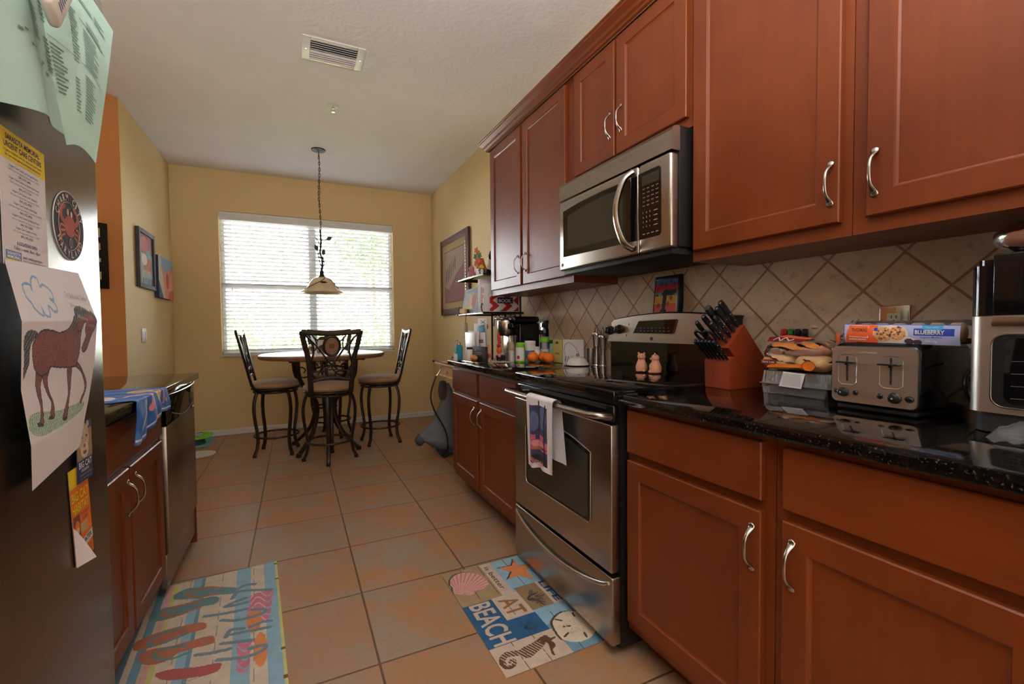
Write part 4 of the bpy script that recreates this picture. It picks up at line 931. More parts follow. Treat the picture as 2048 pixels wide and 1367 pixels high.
lay += [('towel_pink', 'line', [tuple(p) for p in spl(pts, 5)], .0055) for pts in ([(.10, .22, 0), (.16, .17, 0), (.19, .10, 0), (.20, .05, 0), (.235, .0, 0)], [(.17, .20, 0), (.2, .13, 0), (.17, .08, 0)], [(.33, .2, 0), (.345, .1, 0), (.33, .04, 0)])]
lay += [('towel_white', 'line', [tuple(p) for p in spl(pts, 5)], .0035) for pts in ([(.05, .02, 0), (.08, .06, 0), (.11, .12, 0), (.12, .02, 0)], [(.13, .2, 0), (.18, .16, 0), (.2, .08, 0)], [(.0, .012, 0), (.4, .012, 0)], [(.05, .31, 0), (.15, .33, 0), (.2, .3, 0)])]
lay += [('towel_yellow', 'ell', .285, .17, .034, .045, .4), ('towel_yellow', 'ell', .26, .095, .016, .04, .25), ('towel_yellow', 'ell', .295, .085, .014, .042, -.1), ('towel_pink', 'ell', .17, .075, .016, .014), ('towel_pink', 'ell', .36, .05, .010, .008),
        ('towel_yellow', 'ell', .085, .30, .065, .055, .3), ('towel_white', 'ell', .12, .24, .05, .02, .2), ('towel_pink', 'ell', .175, .27, .030, .02, .4), ('towel_pink', 'ell', .035, .28, .02, .03), ('art_black', 'ell', .125, .325, .016, .010), ('umber', 'line', [(.275, .185), (.295, .15)], .0035)]
mb = MB(); mb.raster(tow, 130, 140, 'towel_blue', lay, W_, H_); mb.surf(lambda u, v: tuple(Vector(tow(1 - u, v)) - Vector((.002 if tow(1 - u, v)[2] < .909 else 0, 0, .0022 if tow(1 - u, v)[2] > .909 else 0))), 40, 60, 'towel_blue')
mb.build('kitchen_towel', None, 'blue towel with yellow and pink flowers draped over the left counter edge', 'towel')
# ================================================================ floor mats
def rr(x0, x1, y0, y1, r): return [(x0 + r, y0), (x1 - r, y0)] + [(x1 - r + r * sin(t), y0 + r - r * cos(t)) for t in (.4, .8, 1.2)] + [(x1, y0 + r), (x1, y1 - r)] + [(x1 - r + r * cos(t), y1 - r + r * sin(t)) for t in (.4, .8, 1.2)] + [(x1 - r, y1), (x0 + r, y1)] + [(x0 + r - r * sin(t), y1 - r + r * cos(t)) for t in (.4, .8, 1.2)] + [(x0, y1 - r), (x0, y0 + r)] + [(x0 + r - r * cos(t), y0 + r - r * sin(t)) for t in (.4, .8, 1.2)]
L1, H1 = .690, .418
F = frame((.588, 2.000, .0082), (.012, -1, 0), (1, .012, 0), (0, 0, -1)); F = Matrix(((F[0][0], F[0][1], 0, .588), (F[1][0], F[1][1], 0, 2.0), (0, 0, 1, .0040), (0, 0, 0, 1)))
A = ART; cv = lambda k, n=4: [(p[0], p[1]) for p in spl([(a, b, 0) for a, b in A[k]], n, True)]
shell = cv('shell'); sc_ = (.185, .022)
lay = [('mat_blue', 'rect', 0, .245, .237, .42), ('cream', 'rect', 0, .27, .184, .237), ('tan', 'rect', 0, .275, 0, .184), ('deep_blue', 'rect', .275, .548, 0, .13), ('cream', 'rect', .272, .430, .128, .247), ('deep_blue', 'rect', .430, .548, .125, .252),
       ('tan2', 'rect', .245, .418, .247, .362), ('cream', 'rect', .245, .418, .352, .42), ('mat_blue2', 'rect', .418, .70, .252, .42), ('cream', 'rect', .548, .70, 0, .262), ('mat_blue', 'rect', .418, .52, .252, .42)]
lay += [('shadow_ink', 'fn', lambda U, V: ((V * 23) % 1 < .03) & (np.sin(U * 40) > -.6))]
lay += [('shadow_ink', 'poly', [(a - .006, b - .006) for a, b in shell]), ('shell_pink', 'poly', shell), ('shell_pink2', 'poly', shell, {'and': lambda U, V: np.sin(np.arctan2(V - sc_[1], U - sc_[0]) * 46) > .35})]
lay += [('shadow_ink', 'poly', [(a - .005, b - .006) for a, b in cv('star', 2)]), ('starfish', 'poly', cv('star', 2))]
lay += [('shadow_ink', 'poly', [(a - .006, b - .008) for a, b in cv('sand')]), ('sand_dollar', 'poly', cv('sand'))]
sl = A['slots']; lay += [('shadow_ink', 'line', [sl[i], sl[i + 1]], .0042) for i in range(0, 10, 2)]
lay += [('shell_pink', 'line', [tuple(p) for p in spl([(.575 + .016 * cos(t), .345 + .016 * sin(t), 0), (.575 + .045 * cos(t + .3), .345 + .045 * sin(t + .3), 0), (.575 + .03 * cos(t + .7), .345 + .03 * sin(t + .7), 0)], 4)], .0016) for t in [2 * pi * k / 5 for k in range(5)]]
rn = random.Random(11)
for k in range(16):
    a = -.9 + 1.8 * k / 15; o = (.345, .262); q = (o[0] - .075 * sin(a) * 1.0, o[1] + .088 * cos(a) * rn.uniform(.7, 1)); m_ = ((o[0] + q[0]) / 2 + rn.uniform(-.008, .008), (o[1] + q[1]) / 2)
    lay += [('shadow_ink', 'line', [o, m_, q], .0016), ('shadow_ink', 'line', [m_, (q[0] + .012, q[1] - .012)], .0012)]
for k in range(9): a = -.8 + 1.6 * k / 8; lay += [('navy', 'line', [(.50, .165), (.50 - .045 * sin(a), .165 + .05 * cos(a))], .0012)]
for k in ('sbody', 'shead', 'sfin'): lay += [('brown', 'poly', cv(k))]
tl = [tuple(p) for p in spl([(a, b, 0) for a, b in A['stail']], 5)]
for i, (p, q) in enumerate(zip(tl[:-1], tl[1:])): lay += [('brown', 'line', [p, q], .014 - .009 * i / len(tl))]
lay += [('cream', 'fn', lambda U, V: (np.sin((V - U * .45) * 520) > .55) & (U > .585) & (U < .65) & (V < .185) & (V > .02))]
mb = MB(); fnm = lambda u, v: tuple(F @ Vector((u * L1, v * H1, 0)))
mb.raster(fnm, 236, 150, 'mat_blue', lay, L1, H1)
mb.text('BEACH', 'cream', F, w=.262, h=.083, z=.0005, cx=.280, cy=.027) if False else None
def mtext(t, c, u, v, w, h):
    # lettering read from the sink side: runs along u with its head toward +v
    vv, ff = text_mesh(t); xs = [p[0] for p in vv]; x0, x1 = min(xs), max(xs)
    mb.add([tuple(F @ Vector((u + (p[0] - x0) / (x1 - x0) * w, v + p[1] / .69 * h, .0006))) for p in vv], [f[::-1] for f in ff], c)
mtext('BEACH', 'cream', .280, .027, .264, .084); mtext('AT', 'brown_text', .296, .150, .118, .076); mtext('LIFE', 'text_blue', .250, .366, .158, .029); mtext('is better', 'shadow_ink', .030, .196, .20, .024)
e_ = rr(0, L1, 0, H1, .012); mb.add([tuple(F @ Vector((p[0], p[1], z))) for z in (-.0038, -.0001) for p in e_], [(i, (i + 1) % len(e_), len(e_) + (i + 1) % len(e_), len(e_) + i) for i in range(len(e_))], 'tan2')
mb.build('kitchen_mat', None, 'beach mat with shell, starfish and seahorse lying in front of the range', 'mat')
F = Matrix(((0, 1, 0, -.60), (-1, 0, 0, 2.450), (0, 0, 1, .0060), (0, 0, 0, 1))) ; F = T(-.6, 2.462, 0) @ RZ(radians(4.0)) @ T(.6, -2.462, 0) @ F
L2, H2 = .95, .497
st = [('mat_blue2', .0, .02), ('cream2', .02, .04), ('mat_blue2', .04, .066), ('cream', .066, .076), ('shell_pink', .076, .092), ('mat_yellow', .094, .108), ('cream2', .108, .166), ('mat_blue', .166, .196), ('mat_blue2', .196, .208), ('cream2', .208, .330), ('mat_blue', .330, .388), ('cream2', .388, .440), ('mat_blue', .440, .486), ('mat_yellow', .486, .51)]
lay = [(c, 'rect', 0, 1, a, b) for c, a, b in st]
lay += [('photo_grey', 'fn', lambda U, V: (np.abs(((V * 16.3) % 1) - .5) < .012) & (np.sin(U * 60 + V * 200) > -.5)), ('photo_tan', 'fn', lambda U, V: (np.abs(((U * 3.1 + .3) % 1) - .5) < .004) & (V > .2) & (V < .3))]
tr_ = lambda k: [(a - .012, b) for a, b in A[k]]
for k in ('p1', 'p2'): lay += [('pink', 'poly', [tuple(p) for p in spl([(a, b, 0) for a, b in tr_(k)], 4, True)], {'and': lambda U, V: np.sin(U * 130 + 4 * np.sin(V * 80)) > -.75})]
lay += [('starfish', 'ell', .47, .40, .08, .025), ('starfish', 'ell', .66, .42, .10, .022)]
for k, c in (('f1', 'teal'), ('f2', 'teal'), ('f3', 'coral'), ('f4', 'coral'), ('f5', 'pinkred')): lay += [(c, 'poly', [tuple(p) for p in spl([(a, b, 0) for a, b in tr_(k)], 4, True)])]
for k, c in (('s1', 'coral'), ('s2', 'coral'), ('s3', 'teal'), ('s4', 'teal')): lay += [(c, 'line', [tuple(p) for p in spl([(a, b, 0) for a, b in tr_(k)], 5)], .0065)]
for k in range(1, 12): lay += [('grey_blue', 'line', [tuple(p) for p in spl([(a, b, 0) for a, b in tr_('t%d' % k)], 5)], .0088)]
lay += [('pinkred', 'ell', .80, .16, .035, .11), ('teal', 'ell', .90, .18, .035, .11), ('umber', 'fn', lambda U, V: (V > .485) & (np.sin(U * 61) * np.sin(U * 23 + 1) > .86))]
mb = MB(); mb.raster(lambda u, v: tuple(F @ Vector((u * L2, v * H2, 0))), 260, 150, 'cream2', lay, L2, H2)
e_ = rr(0, L2, 0, H2, .014); mb.add([tuple(F @ Vector((p[0], p[1], z))) for z in (-.0058, -.0001) for p in e_], [(i, (i + 1) % len(e_), len(e_) + (i + 1) % len(e_), len(e_) + i) for i in range(len(e_))], 'mat_yellow')
mb.build('kitchen_mat', None, 'striped mat with painted flip flops lying before the sink cabinet', 'mat')
# ================================================================ pictures on the left walls
def picture(name, lab, F, w, h, fr, d, frm, base, lay, nu=60, nv=60, mat_w=0, cat='picture'):
    root = thing(name, lab, cat, tuple(F.translation))
    if fr:
        mb = MB()
        for a in ((0, fr, 0, h), (w - fr, w, 0, h), (fr, w - fr, 0, fr), (fr, w - fr, h - fr, h)): mb.box(*a, 0, d, frm, .003, F)
        mb.build('picture_frame', root)
    mb = MB(); z = d * .5 if fr else d
    mb.raster(lambda u, v: tuple(F @ Vector((fr + u * (w - 2 * fr), fr + v * (h - 2 * fr), z))), nu, nv, base, lay)
    if not fr: mb.box(0, w, 0, h, 0, d - .0005, frm, 0, F)
    mb.build('picture_print' if fr else 'canvas', root); return root
F = frame((XL + .001, 4.592, 1.498), (0, 1, 0), (0, 0, 1), (1, 0, 0))
picture('framed_picture', 'black framed red and teal picture, larger of two on the left yellow wall', F, .455, .485, .035, .028, 'frame_grey', 'art_teal',
        [('dark_red', 'rect', 0, 1, .62, 1), ('crab', 'ell', .4, .8, .3, .16), ('crab', 'ell', .6, .42, .34, .22), ('cream2', 'ell', .38, .50, .2, .12), ('art_teal', 'ell', .7, .62, .2, .08), ('tan', 'rect', 0, 1, .20, .28), ('slate', 'rect', 0, 1, 0, .14), ('photo_grey', 'fn', lambda U, V: (V < .3) & (np.sin(U * 40) > .6))])
F = frame((XL + .001, 5.115, 1.447), (0, 1, 0), (0, 0, 1), (1, 0, 0))
picture('canvas_picture', 'small unframed coral pink canvas near the back corner of the left wall', F, .52, .385, 0, .034, 'canvas_blue', 'canvas_sky',
        [('cream2', 'poly', [(0, 1), (.15, 1), (.45, 0), (0, 0)]), ('canvas_blue', 'poly', [(0, .42), (.3, 0), (0, 0)]), ('canvas_coral', 'poly', [(.15, .8), (.5, .62), (.8, .8), (1, .7), (1, 0), (.45, 0), (.3, .5)]), ('rust', 'poly', [(.6, 0), (1, 0), (1, .25), (.75, .2)]), ('crab', 'ell', .6, .45, .1, .2)])
d_ = Vector((-.81, -.59, 0)).normalized(); n_ = Vector((.59, -.81, 0)).normalized()
o = Vector((XL, 4.31, 1.448)) + d_ * .36 + n_ * .001
F = frame(o, -d_, (0, 0, 1), n_)
root = thing('wall_sign', 'dark framed sign with word panels on the orange wall', 'sign', tuple(o))
mb = MB(); w, h = .265, .47
mb.box(0, w, 0, h, 0, .014, 'iron_black', .003, F); mb.build('picture_frame', root)
mb = MB()
for z, hh in ((.365, .065), (.275, .048), (.19, .026), (.065, .055)): mb.rect(.03, w - .045, z, z + hh, 'gold_mat', F, .0145)
for t, z, c, s in (('LOVE', .382, 'wood_frame', .03), ('Laugh', .287, 'wood_frame', .022), ('each', .195, 'wood_frame', .014), ('other', .130, 'gold_mat', .022), ('Dream', .083, 'wood_frame', .022), ('Family', .03, 'gold_mat', .016)): mb.text(t, c, F, h=s, z=.015, align='r', cx=w - .055, cy=z)
mb.build('word_panels', root)
root = thing('light_switch', 'white light switch plate on the left yellow wall', 'switch', (XL, 4.735, 1.045))
mb = MB(); mb.box(XL + .0005, XL + .006, 4.675, 4.795, 1.045, 1.162, 'plate_white', .002); mb.build('wall_plate', root)
for y in (4.705, 4.765):
    mb = MB(); mb.box(XL + .006, XL + .010, y - .012, y + .012, 1.07, 1.138, 'plastic_white', .002); mb.build('rocker', root)
# pet things by the back wall
mb = MB(); mb.box(-1.10, -.79, 5.30, 5.76, .0005, .004, 'aqua', .0015); mb.build('pet_mat', None, 'aqua plastic placemat on the floor by the back wall', 'mat')
root = thing('pet_bowl', 'lime green and dark pet bowl on the aqua placemat', 'bowl', (-.91, 5.46, .004))
mb = MB(); mb.lathe([(.085, .004), (.10, .006), (.088, .06), (.080, .062), (.075, .02), (1e-4, .016)], 'slate', 28, T(-.93, 5.44, 0)); mb.build('bowl_body', root)
mb = MB(); mb.surf(lambda u, v: (-.93 + (.075 + .085 * v) * cos(2 * pi * u), 5.44 + (.075 + .085 * v) * sin(2 * pi * u), .064 + .05 * (.4 + .6 * sin(2 * pi * u + .9) ** 2) * (1 - v * .45)), 28, 5, 'lime', closed_u=True); mb.build('bowl_liner', root)
mb = MB(); mb.lathe([(.13, .0006), (.145, .001), (.147, .004), (.12, .003), (1e-4, .003)], 'plastic_white', 32, T(-.83, 4.975, 0)); mb.build('round_mat', None, 'pale round mat lying on the floor next to the dishwasher', 'mat')
# ================================================================ things on the right worktop
CT = .9142
# knife block with its knives
root = thing('knife_block', 'reddish wooden knife block standing on the granite between range and bread', 'knife block', (1.49, 1.18, CT))
by0, by1 = 1.116, 1.223; PM = frame((0, by1, 0), (1, 0, 0), (0, 0, 1), (0, -1, 0))
mb = MB(); mb.prism([(1.391, CT), (1.528, CT), (1.414, 1.031), (1.400, 1.029), (1.388, 1.012)], 0, by1 - by0, 'block_wood', PM)
for x, z, p in ((0, 0, [(0, 12), (2, 10), (5, 13), (8, 10), (10, 12)]), (0, 0, [(5, 13), (5, 6), (2, 0)]), (0, 0, [(5, 6), (8, 0)]), (0, 0, [(2, 10), (5, 9), (8, 10)])):
    mb.ribbon([(a * .0016, b * .0018) for a, b in p], .0016, 'cherry_dark', frame((1.3885, 1.19, .952), (0, -1, 0), (0.03, 0, 1)), .001)
mb.build('base_wedge', root)
mb = MB(); mb.prism([(1.529, CT), (1.602, CT), (1.602, .995), (1.465, 1.144), (1.385, 1.063), (1.401, 1.047)], .001, by1 - by0 - .001, 'block_wood', PM); mb.build('slanted_block', root)
def knife(name, lab, b, d, L, w, grp, kind='flat'):
    root = thing(name, lab, 'knife' if name != 'kitchen_scissors' else 'scissors', tuple(b), grp); mb = MB(); d = Vector(d).normalized(); b = Vector(b)
    pts = [b - d * .012, b, b + d * L * .1, b + d * L * .5, b + d * L * .85, b + d * L * .97, b + d * L]
    mb.tube(pts, [w * .6, w * .62, w * .8, w, w * 1.15, w * 1.0, w * .5], 'black_satin' if kind != 'round' else 'black_matte', 12, flat=.62 if kind == 'flat' else 1., upv=(0, 1, 0))
    mb.build('handle', root)
    if kind == 'flat':
        mb = MB(); n = Vector((0, 1, 0)); s_ = d.cross(n); mb.tube([b + s_ * w * .95 * .7 - n * 0, b + d * L * .5 + s_ * w * .98, b + d * L * .93 + s_ * w * .98], .0009, 'steel_bright', 5)
        for t in (.25, .5, .75): mb.sph(tuple(b + d * L * t - n * w * .58), .0018, 'steel_bright', n=5)
        mb.build('tang', root)
    return root
hd = (-.095, 0, .088)
big = [((1.460, 1.139), .130, .0125, 'large black kitchen knife handle, topmost in the near row of the knife block'), ((1.441, 1.120), .128, .0115, 'black knife handle second from the top in the near row of the block'),
       ((1.421, 1.100), .112, .0098, 'black knife handle third from the top in the near row of the block'), ((1.402, 1.080), .110, .0098, 'black knife handle lowest in the near row of the knife block')]
for (x, z), L, w, lab in big: knife('kitchen_knife', lab, (x, 1.139, z), hd, L, w, 'knives in the wooden block')
knife('sharpening_steel', 'thick plain round black handle of the sharpening steel at the top of the block', (1.438, 1.172, 1.118), hd, .135, .0125, 'knives in the wooden block', 'round')
knife('kitchen_knife', 'black knife handle between the sharpening steel and the scissors', (1.412, 1.178, 1.098), hd, .118, .0105, 'knives in the wooden block')
knife('kitchen_knife', 'black knife handle furthest from the camera, left of the scissors', (1.408, 1.212, 1.086), hd, .105, .0095, 'knives in the wooden block')
root = thing('kitchen_scissors', 'black handled kitchen scissors stuck in the knife block', 'scissors', (1.40, 1.20, 1.07), 'knives in the wooden block')
mb = MB(); o_ = Vector((1.391, 1.190, 1.070)); d = Vector(hd).normalized(); n = Vector((0, 1, 0))
for s in (-1, 1):
    c = o_ + d * .052 + n * s * .021
    mb.tube([c + d * .026 * cos(2 * pi * k / 20) + n * .017 * sin(2 * pi * k / 20) for k in range(20)], .0055, 'black_satin', 8, closed=True)
    mb.tube([o_ - d * .01, o_ + d * .012 + n * s * .006, o_ + d * .03 + n * s * .015], .006, 'black_satin', 8)
mb.build('scissor_handles', root)
for k in range(6):
    y = 1.127 + k * .0165
    knife('steak_knife', ['slim black steak knife handle nearest the toaster in the lower row of the block', 'second steak knife handle from the toaster side in the lower row', 'third steak knife handle from the toaster side in the lower row', 'third steak knife handle from the range side in the lower row', 'second steak knife handle from the range side in the lower row', 'slim black steak knife handle nearest the range in the lower row of the block'][k],
          (1.392, y, 1.022), (-.078, 0, .075), .100, .0078, 'steak knives in the lower row', 'flat')
# buns in a bag
root = thing('bun_bag', 'clear bag of long golden buns lying on the plastic cake box', 'bread', (1.49, .925, .994))
mb = MB()
def bun(y0, y1, x, z, ry, rz, m):
    mb.surf(lambda u, v: (x + ry * cos(2 * pi * u) * (max(0, 1 - abs(2 * v - 1) ** 5)) ** .5, y0 + (y1 - y0) * v, z + rz * sin(2 * pi * u) * (max(0, 1 - abs(2 * v - 1) ** 5)) ** .5), 18, 14, m, closed_u=True)
bun(.822, 1.030, 1.492, 1.064, .058, .0255, 'bun'); bun(.820, .922, 1.470, 1.021, .042, .0265, 'bun_pale'); bun(.926, 1.033, 1.470, 1.021, .042, .0265, 'bun_pale'); bun(.823, 1.028, 1.538, 1.022, .03, .024, 'bun'); mb.build('buns', root)
mb = MB()
def bagf(u, v):
    a = 2 * pi * u; e = (max(0, 1 - abs(2 * v - 1) ** 6)) ** .5; r = 1 + .04 * sin(9 * a + 14 * v) + .03 * sin(23 * v + 5 * a)
    return (1.495 + .070 * cos(a) * e * r, .815 + .222 * v, 1.042 + .049 * sin(a) * e * r)
mb.surf(bagf, 40, 30, 'bag_film', closed_u=True); mb.build('bag', root)
mb = MB(); F = frame((1.4225, 1.018, 0), (0, -1, 0), (0, 0, 1), (-1, 0, 0))
mb.flat([(.0, 1.014), (.055, 1.017), (.057, 1.030), (.0, 1.027)], 'dark_red', F, .003); mb.text('Sara Lee', 'plastic_white', F, h=.0065, w=.042, z=.0036, cx=.006, cy=1.018)
mb.flat([(.02, 1.003), (.15, 1.009), (.15, 1.021), (.03, 1.012)], 'orange', F, .0025); mb.disc(.158, 1.015, .021, .016, 'orange', F, .003); mb.tube([tuple(F @ Vector((.158 + .020 * cos(2 * pi * k / 24), 1.015 + .015 * sin(2 * pi * k / 24), .0035))) for k in range(24)], .0007, 'dark_red', 4, closed=True)
mb.text('1', 'art_orange', F, h=.014, z=.0035, align='c', cx=.158, cy=1.008); mb.build('bag_print', root)
mb = MB(); F = frame((1.475, 1.035, 1.086), (0, -1, 0), (.55, 0, .6)); mb.flat([(0, 0), (.12, .004), (.135, .016), (.06, .026), (.0, .020)], 'dark_red', F); mb.flat([(.03, .022), (.13, .012), (.15, .018), (.06, .030)], 'art_orange', F, .0005); mb.ribbon(spl([(.02, .006, 0), (.035, .018, 0), (.045, .005, 0), (.06, .018, 0), (.075, .006, 0), (.09, .012, 0)], 5), .004, 'plastic_white', F, .001); mb.build('bag_label', root)
# crumpled bag neck beside the toaster
mb = MB()
rn = random.Random(4)
def neck(u, v):
    a = 2 * pi * u; r = .012 + .045 * v ** 1.3; w_ = 1 + .35 * sin(5 * a + 6 * v) + .2 * sin(11 * a)
    return (1.475 + r * .5 * cos(a) * w_, .812 - .058 * v, 1.085 + .015 * v + r * sin(a) * w_ * .7 + .012 * v)
mb.surf(neck, 36, 12, 'bag_film', closed_u=True)
def neck2(u, v): 
    p = neck(u, v); return (p[0] + .03, 1.62 - p[1] + .02, p[2] + .004)
mb.box(1.455, 1.459, .793, .803, 1.085, 1.118, 'art_orange', .002); mb.text('A120', 'umber', frame((1.4545, .801, 1.09), (0, 0, 1), (0, 1, 0), (-1, 0, 0)), h=.005, w=.02)
mb.build('bag_neck', root)
mb = MB()
mb.surf(lambda u, v: (1.53 + .045 * (u - .5) + .02 * sin(9 * u + 4 * v), .93 - .12 * u - .02 * v, 1.085 + .055 * v * (.6 + .4 * sin(7 * u)) + .01 * sin(13 * u + 7 * v)), 24, 10, 'bag_film'); mb.rect(.0, .020, .0, .005, 'dark_red', frame((1.525, .915, 1.128), (0, -1, 0), (0, 0, 1), (-1, 0, 0)))
mb.build('loose_film', root)
# cake box
root = thing('plastic_cake_box', 'clear ribbed plastic cake box with a paper label under the buns', 'box', (1.49, .915, CT))
mb = MB(); x0, x1, y0, y1 = 1.428, 1.555, .803, 1.022
def wave(n, z0, z1, inset0, inset1, m):
    vs = []; fs = []; P = []
    per = 2 * ((x1 - x0) + (y1 - y0)); N = n
    for i in range(N):
        s = per * i / N
        if s < y1 - y0: p = (x0, y1 - s); nn = (1, 0)
        elif s < (y1 - y0) + (x1 - x0): p = (x0 + s - (y1 - y0), y0); nn = (0, 1)
        elif s < 2 * (y1 - y0) + (x1 - x0): p = (x1, y0 + s - (y1 - y0) - (x1 - x0)); nn = (-1, 0)
        else: p = (x1 - (s - 2 * (y1 - y0) - (x1 - x0)), y1); nn = (0, -1)
        P.append((p, nn, .0045 * (.5 - .5 * cos(2 * pi * i / 8))))
    for z, ins in ((z0, inset0), (z1, inset1)):
        for p, nn, w_ in P: vs.append((p[0] + nn[0] * (ins + w_), p[1] + nn[1] * (ins + w_), z))
    fs = [(i, (i + 1) % N, N + (i + 1) % N, N + i) for i in range(N)]; mb.add(vs, fs, m, True)
wave(344, .951, .990, .002, .008, 'clear_plastic'); mb.box(x0 + .01, x1 - .01, y0 + .01, y1 - .01, .9895, .9900, 'clear_plastic'); mb.build('lid', root)
mb = MB(); wave(60, CT, .949, .012, .002, 'clear_plastic'); mb.box(x0 - .004, x1 + .004, y0 - .004, y1 + .004, .948, .9505, 'clear_plastic', .001); mb.build('tray', root)
mb = MB(); mb.box(x0 + .018, x1 - .016, y0 + .02, y1 - .04, CT + .001, .945, 'choc', .008, seg=3); mb.box(x0 + .02, x1 - .02, y1 - .038, y1 - .014, CT + .001, .94, 'bun', .006); mb.build('cake', root)
mb = MB(); F = frame((x0 - .0065, .955, .944), (0, -1, 0), (.06, 0, 1)); lab = [(0, .0), (.072, -.002), (.082, .046), (.012, .048)]; mb.flat(lab, 'paper_white', F)
for r in range(12): mb.rect(.010, .070, .004 + .0033 * r, .0052 + .0033 * r, 'photo_grey', F, .0004)
mb.build('paper_label', root)
# food colouring
mb = MB(); mb.box(1.575, 1.606, .945, 1.065, CT, 1.088, 'dark_red', .002); mb.build('food_colouring_box', None, 'dark red carton behind the bag of buns with four little bottles on it', 'box')
for k, (c, nm) in enumerate((('red', 'red'), ('green', 'green'), ('black_satin', 'black, right of the green one,'), ('black_satin', 'black, nearest the toaster,'))):
    y = 1.050 - .0245 * k; root = thing('food_colouring_bottle', 'tiny %s capped bottle in the row behind the buns' % nm, 'bottle', (1.59, y, 1.088), 'food colouring bottles')
    mb = MB(); mb.lathe([(.0105, 1.0885), (.0115, 1.092), (.0115, 1.104), (.006, 1.108)], c, 14, T(1.59, y, 0)); mb.build('bottle_body', root)
    mb = MB(); mb.lathe([(.010, 1.108), (.011, 1.112), (.0105, 1.124), (.007, 1.128), (1e-4, 1.129)], c, 14, T(1.59, y, 0)); mb.build('cap', root)
# toaster
root = thing('toaster', 'four slice toaster with brushed steel face and two levers', 'toaster', (1.46, .645, CT))
tx0, tx1, ty0, ty1 = 1.334, 1.598, .548, .746
mb = MB(); mb.box(tx0, tx1, ty0, ty1, .924, 1.094, 'black_gloss', .022, seg=5); mb.box(tx0 + .01, tx1 - .01, ty0 + .01, ty1 - .01, .9165, .928, 'black_matte', .004)
for y in (ty0 + .055, ty1 - .055):
    for dx in (.05,): mb.box(tx0 + dx, tx1 - .03, y - .016, y - .004, 1.0935, 1.0946, 'black_matte'); mb.box(tx0 + dx, tx1 - .03, y + .004, y + .016, 1.0935, 1.0946, 'black_matte')
mb.build('housing', root)
mb = MB(); F = frame((tx0, ty1 - .004, .936), (0, -1, 0), (0, 0, 1), (-1, 0, 0)); fw_, fh = .190, .148
out_ = rr(0, fw_, 0, fh, .014)
mb.prism(out_, -.001, .004, 'steel_satin', F); fp = mb.build('face_plate', root)
for cx, w_ in ((.0385, .0225), (.137, .0255)):
    mb = MB(); z0_, z1_ = .046, .128
    op = [(cx - w_, z0_ + .008), (cx - w_ * .6, z0_), (cx + w_ * .6, z0_), (cx + w_, z0_ + .008)] + [(cx + w_ * cos(t), z1_ - .014 + .014 * sin(t)) for t in [pi * k / 10 for k in range(0, 11)]]
    n_o = len(op); ins = [(cx + (p[0] - cx) * .93, .087 + (p[1] - .087) * .95) for p in op]
    mb.add([tuple(F @ Vector((p[0], p[1], .0052))) for p in op] + [tuple(F @ Vector((p[0], p[1], .0045))) for p in ins], [(i, (i + 1) % n_o, n_o + (i + 1) % n_o, n_o + i) for i in range(n_o)], 'steel_satin')
    mb.surf(lambda u, v: tuple(F @ Vector((cx + (u - .5) * 1.86 * w_ * (1 if .1 < v < .9 else .94), z0_ + .003 + (z1_ - z0_ - .008) * v, .0046 - .0035 * sin(pi * u) * 0 + .0012 * sin(pi * u)))), 12, 6, 'steel_satin')
    mb.rect(cx - .0022, cx + .0022, z0_ + .010, z1_ - .006, 'black_matte', F, .0062); mb.build('lever_recess', fp)
    mb = MB(); mb.box(cx - w_ * .9, cx + w_ * .95, .104, .1085, .008, .024, 'black_satin', .002, F); mb.box(cx - .004, cx + .004, .098, .108, .005, .012, 'black_satin', .002, F)
    mb.build('lever', root)
for cx, cy, r in ((.030, .026, .0125), (.146, .024, .0138)):
    mb = MB(); mb.lathe([(r, .004), (r, .009), (r * .8, .012), (r * .78, .019), (r * .6, .0205), (1e-4, .0205)], 'black_satin', 24, F @ T(cx, cy, 0)); mb.disc(cx, cy, .0022, .0022, 'photo_grey', F, .0208, 12); mb.build('browning_dial', root)
for cx, cy, rx, ry_ in ((.006 + .004, .027, .0042, .0055), (.0585, .026, .0058, .0058), (.1135, .0245, .0064, .0062), (.1745, .0235, .0088, .0068)):
    mb = MB(); mb.disc(cx, cy, rx * 1.2, ry_ * 1.2, 'steel_bright', F, .0044, 20); mb.sph((cx, cy, .0045), 1, 'black_satin', (rx, ry_, .003), 8, F); mb.build('button', root)
mb = MB(); mb.text('[ FARBERWARE ]', 'photo_grey', F, w=.044, h=.004, z=.0043, align='c', cx=.085, cy=.132); mb.build('lettering', fp)
# muffins on the toaster
root = thing('muffin_packet', 'orange and blue packet of blueberry muffins lying on the toaster', 'packet', (1.41, .60, 1.0955))
mb = MB(); x_, yA, yB, zA = 1.362, .722, .484, 1.0965; L = yA - yB; H = .047
F = frame((x_, yA, zA), (0, -1, -.02), (0.0, 0, 1), (-1, 0, 0))
for k in range(6):
    M = frame((x_ + .042, yA - .024 - .038 * k, zA + .0245), (1, 0, 0), (0, 0, 1), (0, -1, 0)); mb.lathe([(.019, -.012), (.0235, -.009), (.0235, .009), (.019, .012)], 'muffin', 20, M @ T(0, 0, -.0))
mb.build('muffins', root)
mb = MB()
mb.surf(lambda u, v: (x_ + .040 + .046 * cos(2 * pi * u) * (1 if 0 < v < 1 else .55) * (1 + .02 * sin(20 * u + 30 * v)), yA + .006 - (L + .012) * v, zA + .026 + .0285 * sin(2 * pi * u) * (1 if 0 < v < 1 else .85)), 28, 24, 'bag_film', closed_u=True); mb.build('wrapper', root)
mb = MB(); g = lambda u, v, z=0: tuple(F @ Vector((u * L, v * H, z + .010 + .0045 * sin(pi * min(max(v, 0), 1)) + .0012 * sin(9 * u))))
